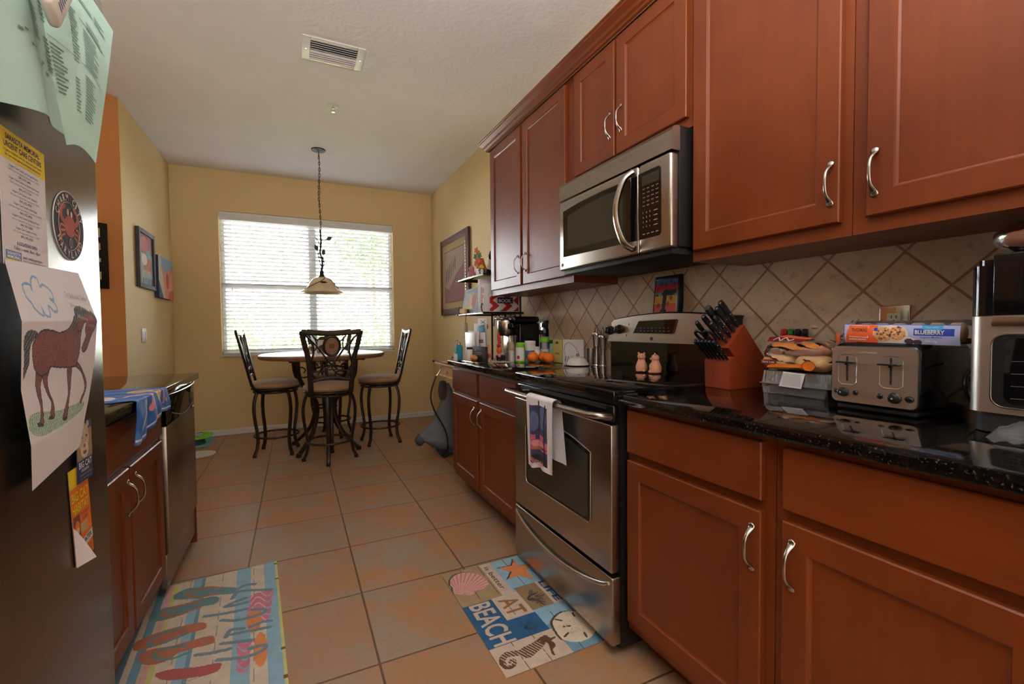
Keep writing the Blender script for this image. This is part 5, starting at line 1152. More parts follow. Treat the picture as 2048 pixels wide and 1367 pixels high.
lay = [('lilac', 'rect', .55, 1, 0, 1), ('orange', 'poly', [(.0, 0), (.06, 1), (.30, 1), (.27, .0)]), ('art_orange', 'poly', [(.0, 0), (.05, .95), (.33, .95), (.33, .0)]), ('royal', 'rect', .64, .96, .45, .80), ('cream2', 'ell', .44, .5, .155, .46), ('plastic_white', 'poly', [(.6, .38), (.68, .2), (.6, .05), (.3, .0), (.5, .1)]),
       ('muffin', 'ell', .375, .47, .082, .40), ('muffin', 'ell', .50, .52, .075, .34), ('sky', 'ell', .79, .93, .085, .28), ('berry', 'ell', .60, .12, .04, .16), ('berry', 'ell', .67, .10, .04, .13), ('royal', 'rect', .0, 1, .965, 1), ('royal', 'ell', .31, .72, .02, .10)]
rn = random.Random(8)
for k in range(60):
    cx, cy = (.375, .47) if k % 2 else (.50, .52); a = rn.uniform(0, 2 * pi); r = rn.random() ** .5; lay.append((rn.choice(['crust', 'berry', 'umber', 'bun_pale']), 'ell', cx + .072 * r * cos(a), cy + .34 * r * sin(a), .010, .045))
mb.raster(lambda u, v: g(u, v), 150, 36, 'lilac', lay)
def mtx(t, c, u, v, w_, h_):
    a, b, c_ = Vector(g(u, v + h_ * .0)), Vector(g(u + w_, v)), Vector(g(u, v + h_)); n = Vector((-1, 0, 0)); mid = Vector(g(u + w_ / 2, v + h_ / 2)); ux = (b - a).normalized(); o = a.copy(); o.x = min(a.x, c_.x, mid.x) - .0008
    mb.text(t, c, frame(o, ux, (0, 0, 1), (-1, 0, 0)), w=w_ * L, h=h_ * H)
mtx('THOMAS', 'umber', .075, .58, .155, .20); mtx('NOOKS & CRANNIES', 'plastic_white', .05, .12, .17, .07); mtx('BLUEBERRY', 'plastic_white', .655, .52, .235, .20); mtx('Now softer', 'plastic_white', .735, .83, .11, .09); mtx('English Muffins', 'royal', .70, .33, .17, .08); mtx('150', 'plastic_white', .74, .12, .04, .1); mtx('10g', 'plastic_white', .79, .12, .04, .1)
fo = [(.055, .30), (.055, .93), (.24, .90), (.235, .26)]
mb.tube([tuple(Vector(g(*p)) + Vector((-.0006, 0, 0))) for p in fo], .0008, 'plastic_white', 4, closed=True); mb.ribbon([(.09, 0), (.19, 0)], .0 + .004, 'umber', frame(Vector(g(0, .44)) + Vector((-.0008, 0, 0)), (0, -L, 0), (0, 0, 1), (-1, 0, 0))) if False else None
mb.build('printed_label', root)
# outlets
def outlet(y0, y1, z0, z1, lab, plug=False):
    root = thing('wall_outlet', lab, 'outlet', (1.615, (y0 + y1) / 2, z0)); ym = (y0 + y1) / 2
    mb = MB(); mb.box(1.6105, 1.6158, y0, y1, z0, z1, 'steel_bright', .0025, seg=2); mb.build('wall_plate', root)
    for zc in (z0 + (z1 - z0) * .32, z0 + (z1 - z0) * .68):
        mb = MB(); mb.box(1.6085, 1.611, ym - .017, ym + .017, zc - .014, zc + .014, 'almond', .002)
        for dy in (-.006, .006): mb.box(1.6081, 1.6087, ym + dy - .001, ym + dy + .001, zc - .002, zc + .007, 'black_matte')
        mb.cyl((1.6081, ym, zc - .008), .002, .0006, 'black_matte', 10, (1, 0, 0)); mb.build('socket', root)
    mb = MB(); mb.cyl((1.6085, ym, z1 - .010), .003, .002, 'chrome', 10, (1, 0, 0)); mb.cyl((1.6085, ym, z0 + .01), .003, .002, 'chrome', 10, (1, 0, 0)); mb.build('screw', root)
    return root
outlet(.690, .766, 1.082, 1.198, 'steel outlet plate on the tiles behind the muffin packet')
outlet(2.765, 2.885, 1.075, 1.195, 'steel outlet plate beside the coffee maker')
for k, y in enumerate((2.795, 2.852)):
    root = thing('power_plug', ['black plug in the outlet by the coffee maker, the one nearer the range', 'black plug in the outlet by the coffee maker, the one nearer the window'][k], 'plug', (1.60, y, 1.12), 'plugs by the coffee maker')
    mb = MB(); mb.box(1.578, 1.608, y - .017, y + .017, 1.140 - .05 * k, 1.172 - .05 * k, 'black_satin', .005); mb.tube(spl([(1.58, y, 1.15 - .05 * k), (1.562, y, 1.13 - .05 * k), (1.57, y + .01, 1.02), (1.58, y + .02, CT + .004)], 5), .003, 'black_matte', 6); mb.build('plug_body', root)
# air fryer oven
root = thing('air_fryer', 'black and stainless air fryer oven with glass door at the right edge', 'air fryer', (1.44, .26, CT))
fx0, fx1, fy0, fy1 = 1.300, 1.590, .080, .457
def rprof(x0, x1, y0, y1, r, n=8):
    P = [(x1, y1), (x1, y0)]
    P += [(x0 + r - r * sin(t), y0 + r - r * cos(t)) for t in [pi / 2 * k / n for k in range(n + 1)]]
    P += [(x0 + r - r * cos(t), y1 - r + r * sin(t)) for t in [pi / 2 * k / n for k in range(n + 1)]]
    return P[::-1]
mb = MB(); mb.prism(rprof(fx0, fx1, fy0, fy1, .03), .957, 1.156, 'steel_satin', smooth=True); mb.build('steel_body', root)
mb = MB(); mb.prism(rprof(fx0 + .006, fx1 - .004, fy0 + .006, fy1 - .006, .03), CT + .002, .957, 'black_matte', smooth=True); mb.build('base', root)
mb = MB(); mb.prism(rprof(fx0, fx1, fy0, fy1, .03), 1.1575, 1.262, 'black_gloss', smooth=True); mb.prism(rprof(fx0 + .006, fx1 - .006, fy0 + .006, fy1 - .006, .03), 1.262, 1.274, 'black_gloss', smooth=True); mb.build('top_housing', root)
mb = MB(); mb.box(fx0 - .006, fx1 - .03, fy0 + .04, .4165, 1.160, 1.284, 'black_gloss', .004, seg=3); mb.build('control_head', root)
mb = MB(); mb.box(fx0 - .009, fx0 + .004, fy0 + .045, .4165, 1.136, 1.158, 'steel', .002); mb.build('door_handle', root)
mb = MB(); F = frame((fx0, .4170, 0), (0, -1, 0), (0, 0, 1), (-1, 0, 0)); o1 = rr(0, .30, .970, 1.120, .022); mb.prism(o1, -.001, .003, 'black_satin', F); mb.tube([tuple(F @ Vector((p[0], p[1], .003))) for p in o1], .0018, 'steel_bright', 6, closed=True)
mb.prism(rr(.020, .28, .978, 1.112, .018), .003, .0036, 'black_glass', F)
for k in range(4): mb.tube([tuple(F @ Vector((.03, .99 + .025 * k, .0037))), tuple(F @ Vector((.27, 1.0 + .025 * k, .0037)))], .0006, 'frame_grey', 4)
mb.build('glass_door', root)
mb = MB(); mb.tube(spl([(1.56, .470, CT + .01), (1.46, .482, CT + .01), (1.40, .492, .99), (1.44, .497, 1.03), (1.55, .500, 1.04)], 8), .003, 'black_satin', 8); mb.build('power_cord', root)
# bread on the fryer
root = thing('bread_bag', 'shiny bag of bread with a white label lying on the air fryer', 'bread', (1.43, .31, 1.285))
mb = MB(); lf = lambda u, v, k=1.: (1.425 + .062 * k * cos(2 * pi * u) * (max(0, 1 - abs(2 * v - 1) ** 3)) ** .5, .215 + .245 * v, 1.326 + .040 * k * sin(2 * pi * u) * (max(0, 1 - abs(2 * v - 1) ** 3)) ** .5)
mb.surf(lambda u, v: lf(u, v, .93), 24, 16, 'crust', closed_u=True); mb.build('loaf', root)
mb = MB(); mb.surf(lambda u, v: lf(u, v, 1.0 + .03 * sin(40 * u + 17 * v)), 40, 26, 'bag_film', closed_u=True); mb.build('bag', root)
mb = MB(); mb.surf(lambda u, v: lf(.30 + .28 * u, .10 + .62 * v - .12 * u, 1.04), 14, 14, 'plastic_white')
for k in range(5): mb.surf(lambda u, v: lf(.34 + .035 * k + .008 * u, .18 + .36 * v - .05, 1.055), 1, 8, 'slate')
mb.surf(lambda u, v: lf(.22 + .05 * u, .2 + .4 * v, 1.045), 3, 8, 'red'); mb.build('printed_label', root)
mb = MB(); rn = random.Random(9)
mb.surf(lambda u, v: (1.19 + .09 * v + .01 * sin(8 * u), .375 - .16 * u + .02 * sin(6 * v), CT + .002 + .045 * sin(pi * v) * sin(pi * min(1, u * 1.15)) ** .5 + .006 * sin(21 * u + 9 * v) ** 2), 22, 16, 'bag_film')
mb.build('plastic_bag', None, 'crumpled clear plastic bag on the worktop under the air fryer', 'bag')
# ================================================================ on the range
def pig(loc, rot, lab, look):
    root = thing('pig_shaker', lab, 'shaker', loc, 'pink pig salt and pepper shakers')
    M = T(*loc) @ RZ(rot); mb = MB()
    mb.lathe([(.020, 0), (.0255, .004), (.0275, .016), (.026, .030), (.021, .044), (.017, .052), (.0165, .060)], 'pig', 24, M)
    mb.sph((0, -.001, .070), .0195, 'pig', (1, .95, .88), 10, M)
    mb.sph((0, -.020, .066), .008, 'pig', (1, .6, .8), 7, M)
    for s in (-1, 1):
        mb.sph((s * .013, -.002, .0865), .0065, 'pig', (.8, .5, 1), 6, M @ T(0, 0, 0)); mb.sph((s * .014, -.020, .030), .0075, 'pig', (.8, .9, 1.9), 7, M); mb.sph((s * .014, -.022, .006), .009, 'pig', (.9, 1.1, .7), 7, M)
    mb.build('pig_body', root)
    mb = MB()
    for s in (-1, 1): mb.sph((s * .0075, -.0185, .0755), .0016, 'art_black', n=5, M=M); mb.sph((s * .003, -.0248, .066), .0012, 'umber', n=4, M=M)
    mb.build('eyes', root)
pig((1.497, 1.690, .9263), radians(-48), 'pink pig shaker facing the camera on the cooktop', 0)
pig((1.495, 1.595, .9263), radians(-128), 'pink pig shaker turned sideways, nearer the knife block', 1)
# picture behind the range
F = frame((1.588, 1.712, 1.206), (0, -1, 0), (.12, 0, 1))
root = thing('tree_painting', 'small black framed painting of a curly tree on bright stripes', 'picture', (1.60, 1.62, 1.206))
w, h = .168, .176
mb = MB(); mb.box(0, w, 0, h, -.022, -.001, 'black_satin', .001, F)
for a in ((0, .003, 0, h), (w - .020, w, 0, h), (0, w, 0, .003), (0, w, h - .018, h)): mb.box(*a, -.002, .003, 'black_satin', .001, F)
mb.build('picture_frame', root)
lay = [('art_orange', 'rect', 0, 1, 0, .26), ('art_yellow', 'rect', 0, 1, .26, .50), ('art_teal', 'rect', 0, 1, .50, .64), ('red', 'rect', 0, 1, .64, .88), ('art_magenta', 'rect', 0, .3, .60, .88), ('art_blue', 'rect', 0, 1, .88, 1)]
lay += [('art_black', 'poly', [(.25, 0), (.36, .10), (.38, .5), (.30, .58), (.45, .70), (.65, .68), (.95, .70), (.96, .60), (.8, .50), (.55, .52), (.52, .12), (.6, 0)])]
for (cx, cy, r, t0) in ((.22, .80, .10, 0), (.85, .84, .09, 2), (.5, .86, .08, 1), (.12, .55, .05, 3), (.2, .22, .08, 4), (.62, .24, .08, 1), (.72, .42, .07, 5), (.3, .90, .05, 2), (.68, .93, .05, 0), (.12, .70, .05, 1)):
    lay.append(('art_black', 'line', [(cx + r * (1 - k / 26) * cos(t0 + k * .42), cy + r * (1 - k / 26) * sin(t0 + k * .42)) for k in range(22)], .012))
mb = MB(); mb.raster(lambda u, v: tuple(F @ Vector((.003 + u * (w - .023), .003 + v * (h - .021), .0005))), 90, 90, 'art_orange', lay); mb.build('painting', root)
# ================================================================ far worktop
def orange(x, y, lab):
    root = thing('orange', lab, 'orange', (x, y, CT), 'oranges on the far worktop'); mb = MB(); mb.sph((x, y, CT + .0345), .036, 'orange_peel', (1, 1, .96), 16); mb.build('orange_fruit', root)
    mb = MB(); mb.cyl((x - .008, y - .006, CT + .0675), .003, .002, 'green', 8); mb.build('stem_button', root)
orange(1.396, 2.600, 'left one of the three oranges, standing a little apart'); orange(1.470, 2.588, 'middle orange, partly hidden behind the right one'); orange(1.440, 2.470, 'right and nearest of the three oranges')
def bottle(name, lab, x, y, prof, m, cap, capm, cat='bottle', band=None, grp='bottles behind the oranges'):
    root = thing(name, lab, cat, (x, y, CT), grp); M = T(x, y, CT); mb = MB(); mb.lathe(prof, m, 24, M); mb.build('bottle_body', root)
    mb = MB(); mb.lathe(cap, capm, 24, M); mb.build('cap', root)
    if band:
        mb = MB(); r, z0, z1, bm = band; mb.lathe([(r, z0), (r, z1)], bm, 24, M); mb.disc(0, 0, .001, .001, bm, M, z0); mb.build('label_band', root)
    return root
bottle('pill_bottle', 'large white vitamin bottle behind the left orange', 1.418, 2.682, [(.036, 0), (.039, .004), (.039, .105), (.034, .112)], 'plastic_white', [(.036, .113), (.0375, .116), (.0375, .134), (.034, .138), (1e-4, .138)], 'plastic_white', band=(.0394, .02, .075, 'blue_box'))
bottle('pill_bottle', 'small white pill bottle between the oranges and the large white bottle', 1.452, 2.648, [(.020, 0), (.022, .003), (.022, .068), (.016, .078)], 'plastic_white', [(.018, .079), (.019, .081), (.019, .098), (1e-4, .100)], 'plastic_white')
bottle('spice_jar', 'clear jar with a lime green lid behind the oranges', 1.522, 2.668, [(.030, 0), (.032, .004), (.032, .118), (.028, .126)], 'acrylic', [(.032, .127), (.033, .130), (.033, .152), (.031, .155), (1e-4, .155)], 'lime', band=(.0324, .03, .08, 'paper_white'))
bottle('spice_jar', 'jar with a darker green lid next to the tea box', 1.581, 2.662, [(.023, 0), (.025, .004), (.025, .108), (.021, .116)], 'paper_green', [(.024, .117), (.025, .119), (.025, .140), (1e-4, .142)], 'green')
root = thing('snack_tub', 'lime green and white snack tub with a strawberry, left of the oranges', 'tub', (1.325, 2.640, CT))
M = T(1.325, 2.640, CT); mb = MB(); mb.lathe([(.030, 0), (.033, .004), (.033, .06), (.031, .102), (.026, .106)], 'lime', 28, M); mb.build('tub_body', root)
mb = MB(); mb.lathe([(.0335, .012), (.0335, .062), (.0318, .098)], 'plastic_white', 12, M @ RZ(radians(165)), sweep=radians(120)); mb.disc(0, 0, .010, .012, 'red', frame((1.3255 - .0345 * cos(radians(38)), 2.640 - .0345 * sin(radians(38)), CT + .035), (.616, -.788, 0), (0, 0, 1)), .0); mb.build('tub_label', root)
mb = MB(); mb.lathe([(.028, .107), (.029, .11), (.029, .124), (.022, .130), (1e-4, .131)], 'lime', 24, M); mb.build('tub_lid', root)
mb = MB(); mb.surf(lambda u, v: (1.305 + .036 * cos(2 * pi * u) * (1 - .25 * v ** 3) * (1 + .08 * sin(6 * pi * u + 5 * v)), 2.735 + .046 * sin(2 * pi * u) * (1 - .3 * v ** 3) * (1 + .06 * sin(10 * pi * u)), CT + .130 * v), 30, 12, 'bag_film', closed_u=True)
mb.surf(lambda u, v: (1.305 + .030 * cos(2 * pi * u), 2.735 + .038 * sin(2 * pi * u), CT + .001 + .075 * v), 24, 6, 'plastic_white', closed_u=True); mb.surf(lambda u, v: (1.305 + .033 * cos(2 * pi * u) * (1 - v), 2.735 + .042 * sin(2 * pi * u) * (1 - v), CT + .076 + .06 * sin(pi * v / 2)), 20, 6, 'tan', closed_u=True)
mb.build('snack_bag', None, 'open pale snack bag leaning beside the lime green tub', 'bag')
root = thing('tea_box', 'yellow tea box standing right behind the oranges', 'box', (1.535, 2.485, CT))
mb = MB(); mb.box(1.512, 1.560, 2.425, 2.545, CT, 1.064, 'tea', .002); mb.build('carton', root)
mb = MB(); F = frame((1.5115, 2.535, CT), (0, -1, 0), (0, 0, 1), (-1, 0, 0)); mb.disc(.045, .128, .018, .009, 'umber', F, .0004); mb.rect(.02, .075, .06, .064, 'umber', F, .0003); mb.rect(.02, .075, .052, .055, 'umber', F, .0003); mb.rect(.108, .110, 0, .15, 'art_black', F, .0003); mb.build('box_print', root)
root = thing('greeting_card', 'white card with a polar bear outline standing beside the tea box', 'card', (1.545, 2.36, CT))
a, b = Vector((1.497, 2.395, 0)), Vector((1.598, 2.318, 0)); ux = (b - a).normalized(); F = frame((a.x, a.y, CT), ux, (0, 0, 1)); wc = (b - a).length
mb = MB(); mb.box(0, wc, 0, .150, -.0012, 0, 'paper_white', 0, F); mb.build('card_front', root)
bear = [(.012, .01), (.012, .06), (.006, .085), (.014, .118), (.034, .132), (.056, .122), (.074, .102), (.084, .098), (.082, .085), (.094, .07), (.098, .045), (.088, .04)]
mb = MB(); mb.ribbon(spl([(p[0], p[1], 0) for p in bear], 4), .0024, 'art_black', F, .0006); mb.ribbon(spl([(.012, .01, 0), (.020, .05, 0), (.026, .012, 0), (.034, .05, 0), (.042, .012, 0), (.056, .05, 0), (.062, .012, 0)], 4), .002, 'art_black', F, .0006); mb.build('bear_outline', root)
root = thing('egg_dish', 'small white domed dish with brown shells beside the mills', 'dish', (1.515, 2.215, CT))
mb = MB(); M = T(1.490, 2.225, CT); mb.lathe([(.066, .001), (.073, .004), (.068, .006), (.0, .006)], 'art_black', 28, M); mb.build('saucer', root)
mb = MB(); mb.lathe([(.066, .007), (.064, .016), (.052, .036), (.032, .050), (.012, .056), (1e-4, .057)], 'egg', 28, M); mb.sph((0, 0, .064), .009, 'acrylic', n=8, M=M); mb.build('dome', root)
mb = MB(); rn = random.Random(2)
for k in range(14): mb.sph((1.500 + rn.uniform(-.028, .03), 2.215 + rn.uniform(-.03, .03), CT + .047 + rn.uniform(-.006, .004)), .007, 'bun', (1, .8, .5), 5)
mb.build('shells', root)
def mill(x, y, h, lab):
    root = thing('pepper_mill', lab, 'mill', (x, y, CT), 'clear mills by the range'); M = T(x, y, CT); mb = MB()
    mb.lathe([(.021, 0), (.022, .004), (.019, .02), (.015, h * .45), (.017, h * .6), (.022, h * .93), (.0225, h * .95)], 'acrylic', 20, M); mb.lathe([(.012, .01), (.010, h * .5), (.012, h * .6)], 'steel_bright', 14, M); mb.build('mill_body', root)
    mb = MB(); mb.lathe([(.0235, h * .95), (.024, h), (.0225, h + .003), (1e-4, h + .004)], 'chrome', 20, M); mb.build('metal_ring', root)
    mb = MB(); mb.lathe([(.0225, 0), (.023, .006), (.0215, .010)], 'chrome', 20, M); mb.build('metal_base', root)
    mb = MB(); mb.tube(spl([(-.008, 0, h), (-.009, 0, h + .03), (0, 0, h + .048), (.009, 0, h + .03), (.008, 0, h)], 5), .0028, 'chrome', 8, M=M); mb.build('crank_loop', root)
mill(1.582, 2.168, .19, 'tall clear and chrome mill next to the range'); mill(1.588, 2.115, .175, 'second clear mill, the one nearest the range control panel')
root = thing('glass_tumbler', 'short clear glass behind the white dish', 'glass', (1.585, 2.245, CT)); mb = MB(); mb.lathe([(.020, .002), (.023, .1), (.0215, .1), (.0185, .006), (1e-4, .006)], 'acrylic', 20, T(1.588, 2.232, CT)); mb.build('glass_body', root)
# coffee maker
root = thing('coffee_maker', 'black and silver pod coffee maker at the end of the worktop', 'coffee maker', (1.40, 2.89, CT))
mb = MB(); mb.box(1.385, 1.545, 2.775, 3.03, CT, 1.170, 'black_gloss', .012, seg=3); mb.box(1.335, 1.548, 2.772, 3.032, 1.172, 1.218, 'black_gloss', .022, seg=4)
mb.box(1.33, 1.545, 2.778, 3.027, 1.13, 1.172, 'black_gloss', .01, seg=3); mb.build('housing', root)
mb = MB(); mb.lathe([(.052, 1.085), (.060, 1.095), (.062, 1.18), (.058, 1.192), (1e-4, 1.192)], 'steel', 28, T(1.345, 2.905, 0)); mb.build('brew_head', root)
mb = MB(); mb.tube(spl([(1.345, 2.96, 1.200), (1.285, 2.95, 1.202), (1.272, 2.905, 1.204), (1.285, 2.86, 1.202), (1.345, 2.85, 1.200)], 6), .0065, 'steel_bright', 8); mb.build('lift_handle', root)
mb = MB(); mb.box(1.345, 1.39, 2.85, 2.955, .95, 1.09, 'steel', .01); mb.build('column', root)
mb = MB(); mb.lathe([(.062, CT + .001), (.066, CT + .006), (.066, CT + .030), (.060, CT + .033), (1e-4, CT + .030)], 'black_matte', 26, T(1.335, 2.905, 0)); mb.build('drip_tray', root)
# small things by the coffee maker
def fig(lab, x, y, parts, cat='figurine', name='figurine', grp='small ornaments by the coffee maker', z=CT):
    root = thing(name, lab, cat, (x, y, z), grp)
    for pn, fn in parts: mb = MB(); fn(mb, T(x, y, z)); mb.build(pn, root)
fig('tiny giraffe figurine leaning near the black snack carton', 1.165, 2.775, [('animal_body', lambda b, M: (b.sph((0, 0, .045), .017, 'photo_tan', (.8, 1, 1.5), 8, M), b.tube([(0, 0, .06), (-.004, .004, .10)], [.008, .006], 'photo_tan', 8, M=M), b.sph((-.008, .006, .108), .010, 'starfish', (1.2, .8, .8), 7, M))), ('shirt', lambda b, M: b.sph((0, 0, .045), .0185, 'rust', (.8, 1, 1.1), 8, M)), ('legs', lambda b, M: (b.tube([(0, .008, .03), (-.012, .01, .0)], .006, 'gold_mat', 6, M=M), b.tube([(0, -.008, .03), (-.012, -.012, .0)], .006, 'gold_mat', 6, M=M)))])
fig('red and orange parrot figurine in front of the coffee maker column', 1.245, 2.80, [('bird_body', lambda b, M: (b.sph((0, 0, .075), .020, 'art_orange', (.9, .9, 1.3), 8, M), b.sph((-.004, 0, .105), .014, 'red', (1, 1, 1), 8, M), b.tube([(.004, 0, .12), (.0, .01, .17), (.004, .02, .20)], [.012, .010, .004], 'red', 8, M=M))), ('bird_tail', lambda b, M: b.sph((.0, 0, .042), .014, 'pink', (.8, .9, 1.2), 7, M)), ('perch', lambda b, M: b.lathe([(.018, 0), (.014, .012), (.006, .02), (.006, .035)], 'art_black', 12, M))])
fig('small orange flower ornament hanging beside the brewer', 1.235, 3.00, [('bloom', lambda b, M: b.sph((0, 0, .235), .022, 'rust', (.6, 1.2, 1), 7, M)), ('stem', lambda b, M: b.tube([(0, 0, 0), (.004, .006, .12), (0, 0, .225)], .003, 'bark', 6, M=M))], name='flower_ornament')
fig('white candle jar with a dark lid beside the mail', 1.095, 2.955, [('jar_body', lambda b, M: b.lathe([(.026, 0), (.028, .004), (.028, .072), (.024, .080)], 'wax', 20, M)), ('lid', lambda b, M: b.lathe([(.026, .081), (.026, .094), (1e-4, .096)], 'iron_black', 20, M))], cat='jar', name='candle_jar')
root = thing('snack_carton', 'black carton with pale lettering lying before the mail', 'box', (1.14, 2.86, CT)); F = frame((1.0835, 2.885, CT), (0, -1, 0), (0, 0, 1), (-1, 0, 0))
mb = MB(); mb.box(1.084, 1.102, 2.655, 2.885, CT, 1.020, 'art_black', .002); mb.build('carton', root)
mb = MB(); mb.text('Sal', 'photo_grey', F, h=.022, w=.05, z=.0004, cx=.02, cy=.075); mb.rect(.02, .17, .062, .066, 'photo_grey', F, .0004); mb.rect(.02, .15, .052, .055, 'photo_grey', F, .0004); mb.build('lettering', root)
mb = MB(); mb.sph((1.062, 2.80, CT + .030), .022, 'bun', (1, 2.0, .95), 10); mb.build('potato', None, 'brown potato lying before the black carton', 'potato')
mb = MB(); mb.box(1.022, 1.078, 2.66, 2.94, CT + .0005, CT + .010, 'steel_bright', .003); mb.build('tablet', None, 'flat silver tablet lying at the front of the far worktop', 'tablet')
mb = MB(); mb.prism([(1.15, 2.77), (1.30, 2.68), (1.26, 2.84), (1.19, 2.99), (1.12, 3.03)], CT + .0004, CT + .003, 'cream'); mb.build('place_mat', None, 'pale patterned place mat lying in front of the coffee maker', 'mat')
root = thing('hand_sanitizer', 'teal pump bottle with a paper tag at the far end of the worktop', 'bottle', (1.035, 3.03, CT))
mb = MB(); mb.box(1.015, 1.060, 3.0, 3.065, CT, 1.022, 'teal_card', .012, seg=3); mb.build('bottle_body', root)
mb = MB(); mb.cyl((1.037, 3.032, 1.022), .012, .022, 'acrylic', 14); mb.tube([(1.037, 3.032, 1.04), (1.037, 3.032, 1.056), (1.012, 3.05, 1.054)], .005, 'acrylic', 8); mb.build('pump', root)
mb = MB(); mb.box(1.010, 1.0145, 2.995, 3.06, CT + .0005, .962, 'paper_white'); mb.build('paper_tag', root)
# mail
root = thing('letter_rack', 'white letter holder stuffed with mail at the end of the worktop', 'letter rack', (1.13, 3.0, CT))
mb = MB(); mb.box(1.105, 1.110, 2.90, 3.085, CT, 1.11, 'plastic_white', .002); mb.box(1.195, 1.20, 2.90, 3.085, CT, 1.14, 'plastic_white', .002); mb.box(1.105, 1.20, 2.90, 3.085, CT, CT + .004, 'plastic_white'); mb.build('holder', root)
for k, (x, y0, y1, z1, m, lab, tilt) in enumerate(((1.118, 2.86, 3.065, 1.115, 'paper_white', 'long white envelope at the front of the letter rack', .02), (1.132, 2.77, 2.99, 1.105, 'paper_white', 'white envelope with a purple strip in the letter rack', -.02), (1.146, 2.80, 2.93, 1.155, 'teal_card', 'teal card sticking out of the letter rack', -.10), (1.160, 2.90, 3.06, 1.165, 'paper_white', 'white envelope with rounded corner behind the front ones', .05), (1.178, 2.86, 3.02, 1.205, 'paper_white', 'tallest white sheet with a printed crest in the letter rack', .0))):
    root = thing('envelope', lab, 'envelope', (x, (y0 + y1) / 2, CT + .005), 'mail in the letter rack'); M = T(x, (y0 + y1) / 2, CT + .004) @ RX(tilt) @ T(-x, -(y0 + y1) / 2, -CT)
    mb = MB(); mb.box(x, x + .003, y0, y1, CT + .006, z1, m, .0008, M); mb.build('sheet', root)
    if k in (1, 4):
        mb = MB(); F = M @ frame((x - .0006, y1, 0), (0, -1, 0), (0, 0, 1), (-1, 0, 0))
        if k == 1: mb.rect(.07, .19, 1.035, 1.058, 'purple', F); mb.rect(.12, .19, 1.040, 1.053, 'mauve', F, .0003)
        else:
            mb.ribbon([(.06, 1.19), (.10, 1.17), (.14, 1.192)], .005, 'ink', F); mb.ribbon([(.06, 1.168), (.10, 1.178), (.14, 1.165)], .004, 'ink', F)
            for q in range(5): mb.disc(.05 + .02 * q, 1.125 + .003 * (q % 2), .004, .003, 'ink', F)
        mb.build('print', root)
# ================================================================ dining table
TX, TY = .25, 4.72
root = thing('dining_table', 'round counter-height stone topped table on curved iron legs by the window', 'table', (TX, TY, 0))
mb = MB(); mb.lathe([(.50, .868), (.545, .872), (.558, .885), (.560, .900), (.552, .909)], 'table_edge', 64, T(TX, TY, 0)); mb.lathe([(.552, .909), (.540, .914), (1e-4, .9142)], 'table_stone', 64, T(TX, TY, 0)); mb.build('table_top', root)
mb = MB(); mb.tube([(TX + .30 * cos(2 * pi * k / 40), TY + .30 * sin(2 * pi * k / 40), .858) for k in range(40)], .010, 'iron', 8, closed=True)
mb.tube([(TX + .11 * cos(2 * pi * k / 30), TY + .11 * sin(2 * pi * k / 30), .40) for k in range(30)], .008, 'iron', 8, closed=True); mb.build('support_ring', root)
for k in range(4):
    a = radians(-41 + 90 * k); c, s = cos(a), sin(a); P = lambda r, z: (TX + r * c, TY + r * s, z)
    mb = MB(); mb.tube(spl([P(.44, .866), P(.36, .86), P(.35, .80), P(.33, .70), P(.24, .58), P(.135, .48), P(.11, .40), P(.125, .30), P(.18, .18), P(.27, .09), P(.36, .022)], 6), .0215, 'iron', 8, flat=.75)
    mb.lathe([(.022, 0), (.024, .006), (.022, .030), (.015, .036)], 'iron', 12, T(*P(.365, .001))); mb.build('leg', root)
for k in range(2):
    a = radians(4 + 90 * k); c, s = cos(a), sin(a); mb = MB()
    for q in (-1, 1):
        pts = [(q * (.02 + .0), .80), (q * .04, .845), (q * .085, .845), (q * .10, .80), (q * .07, .765), (q * .13, .70), (q * .20, .69), (q * .235, .74), (q * .20, .785), (q * .165, .76), (q * .18, .73)]
        mb.tube(spl([(TX + p[0] * c, TY + p[0] * s, p[1]) for p in pts], 5), .006, 'iron', 6)
    mb.build('scroll', root)
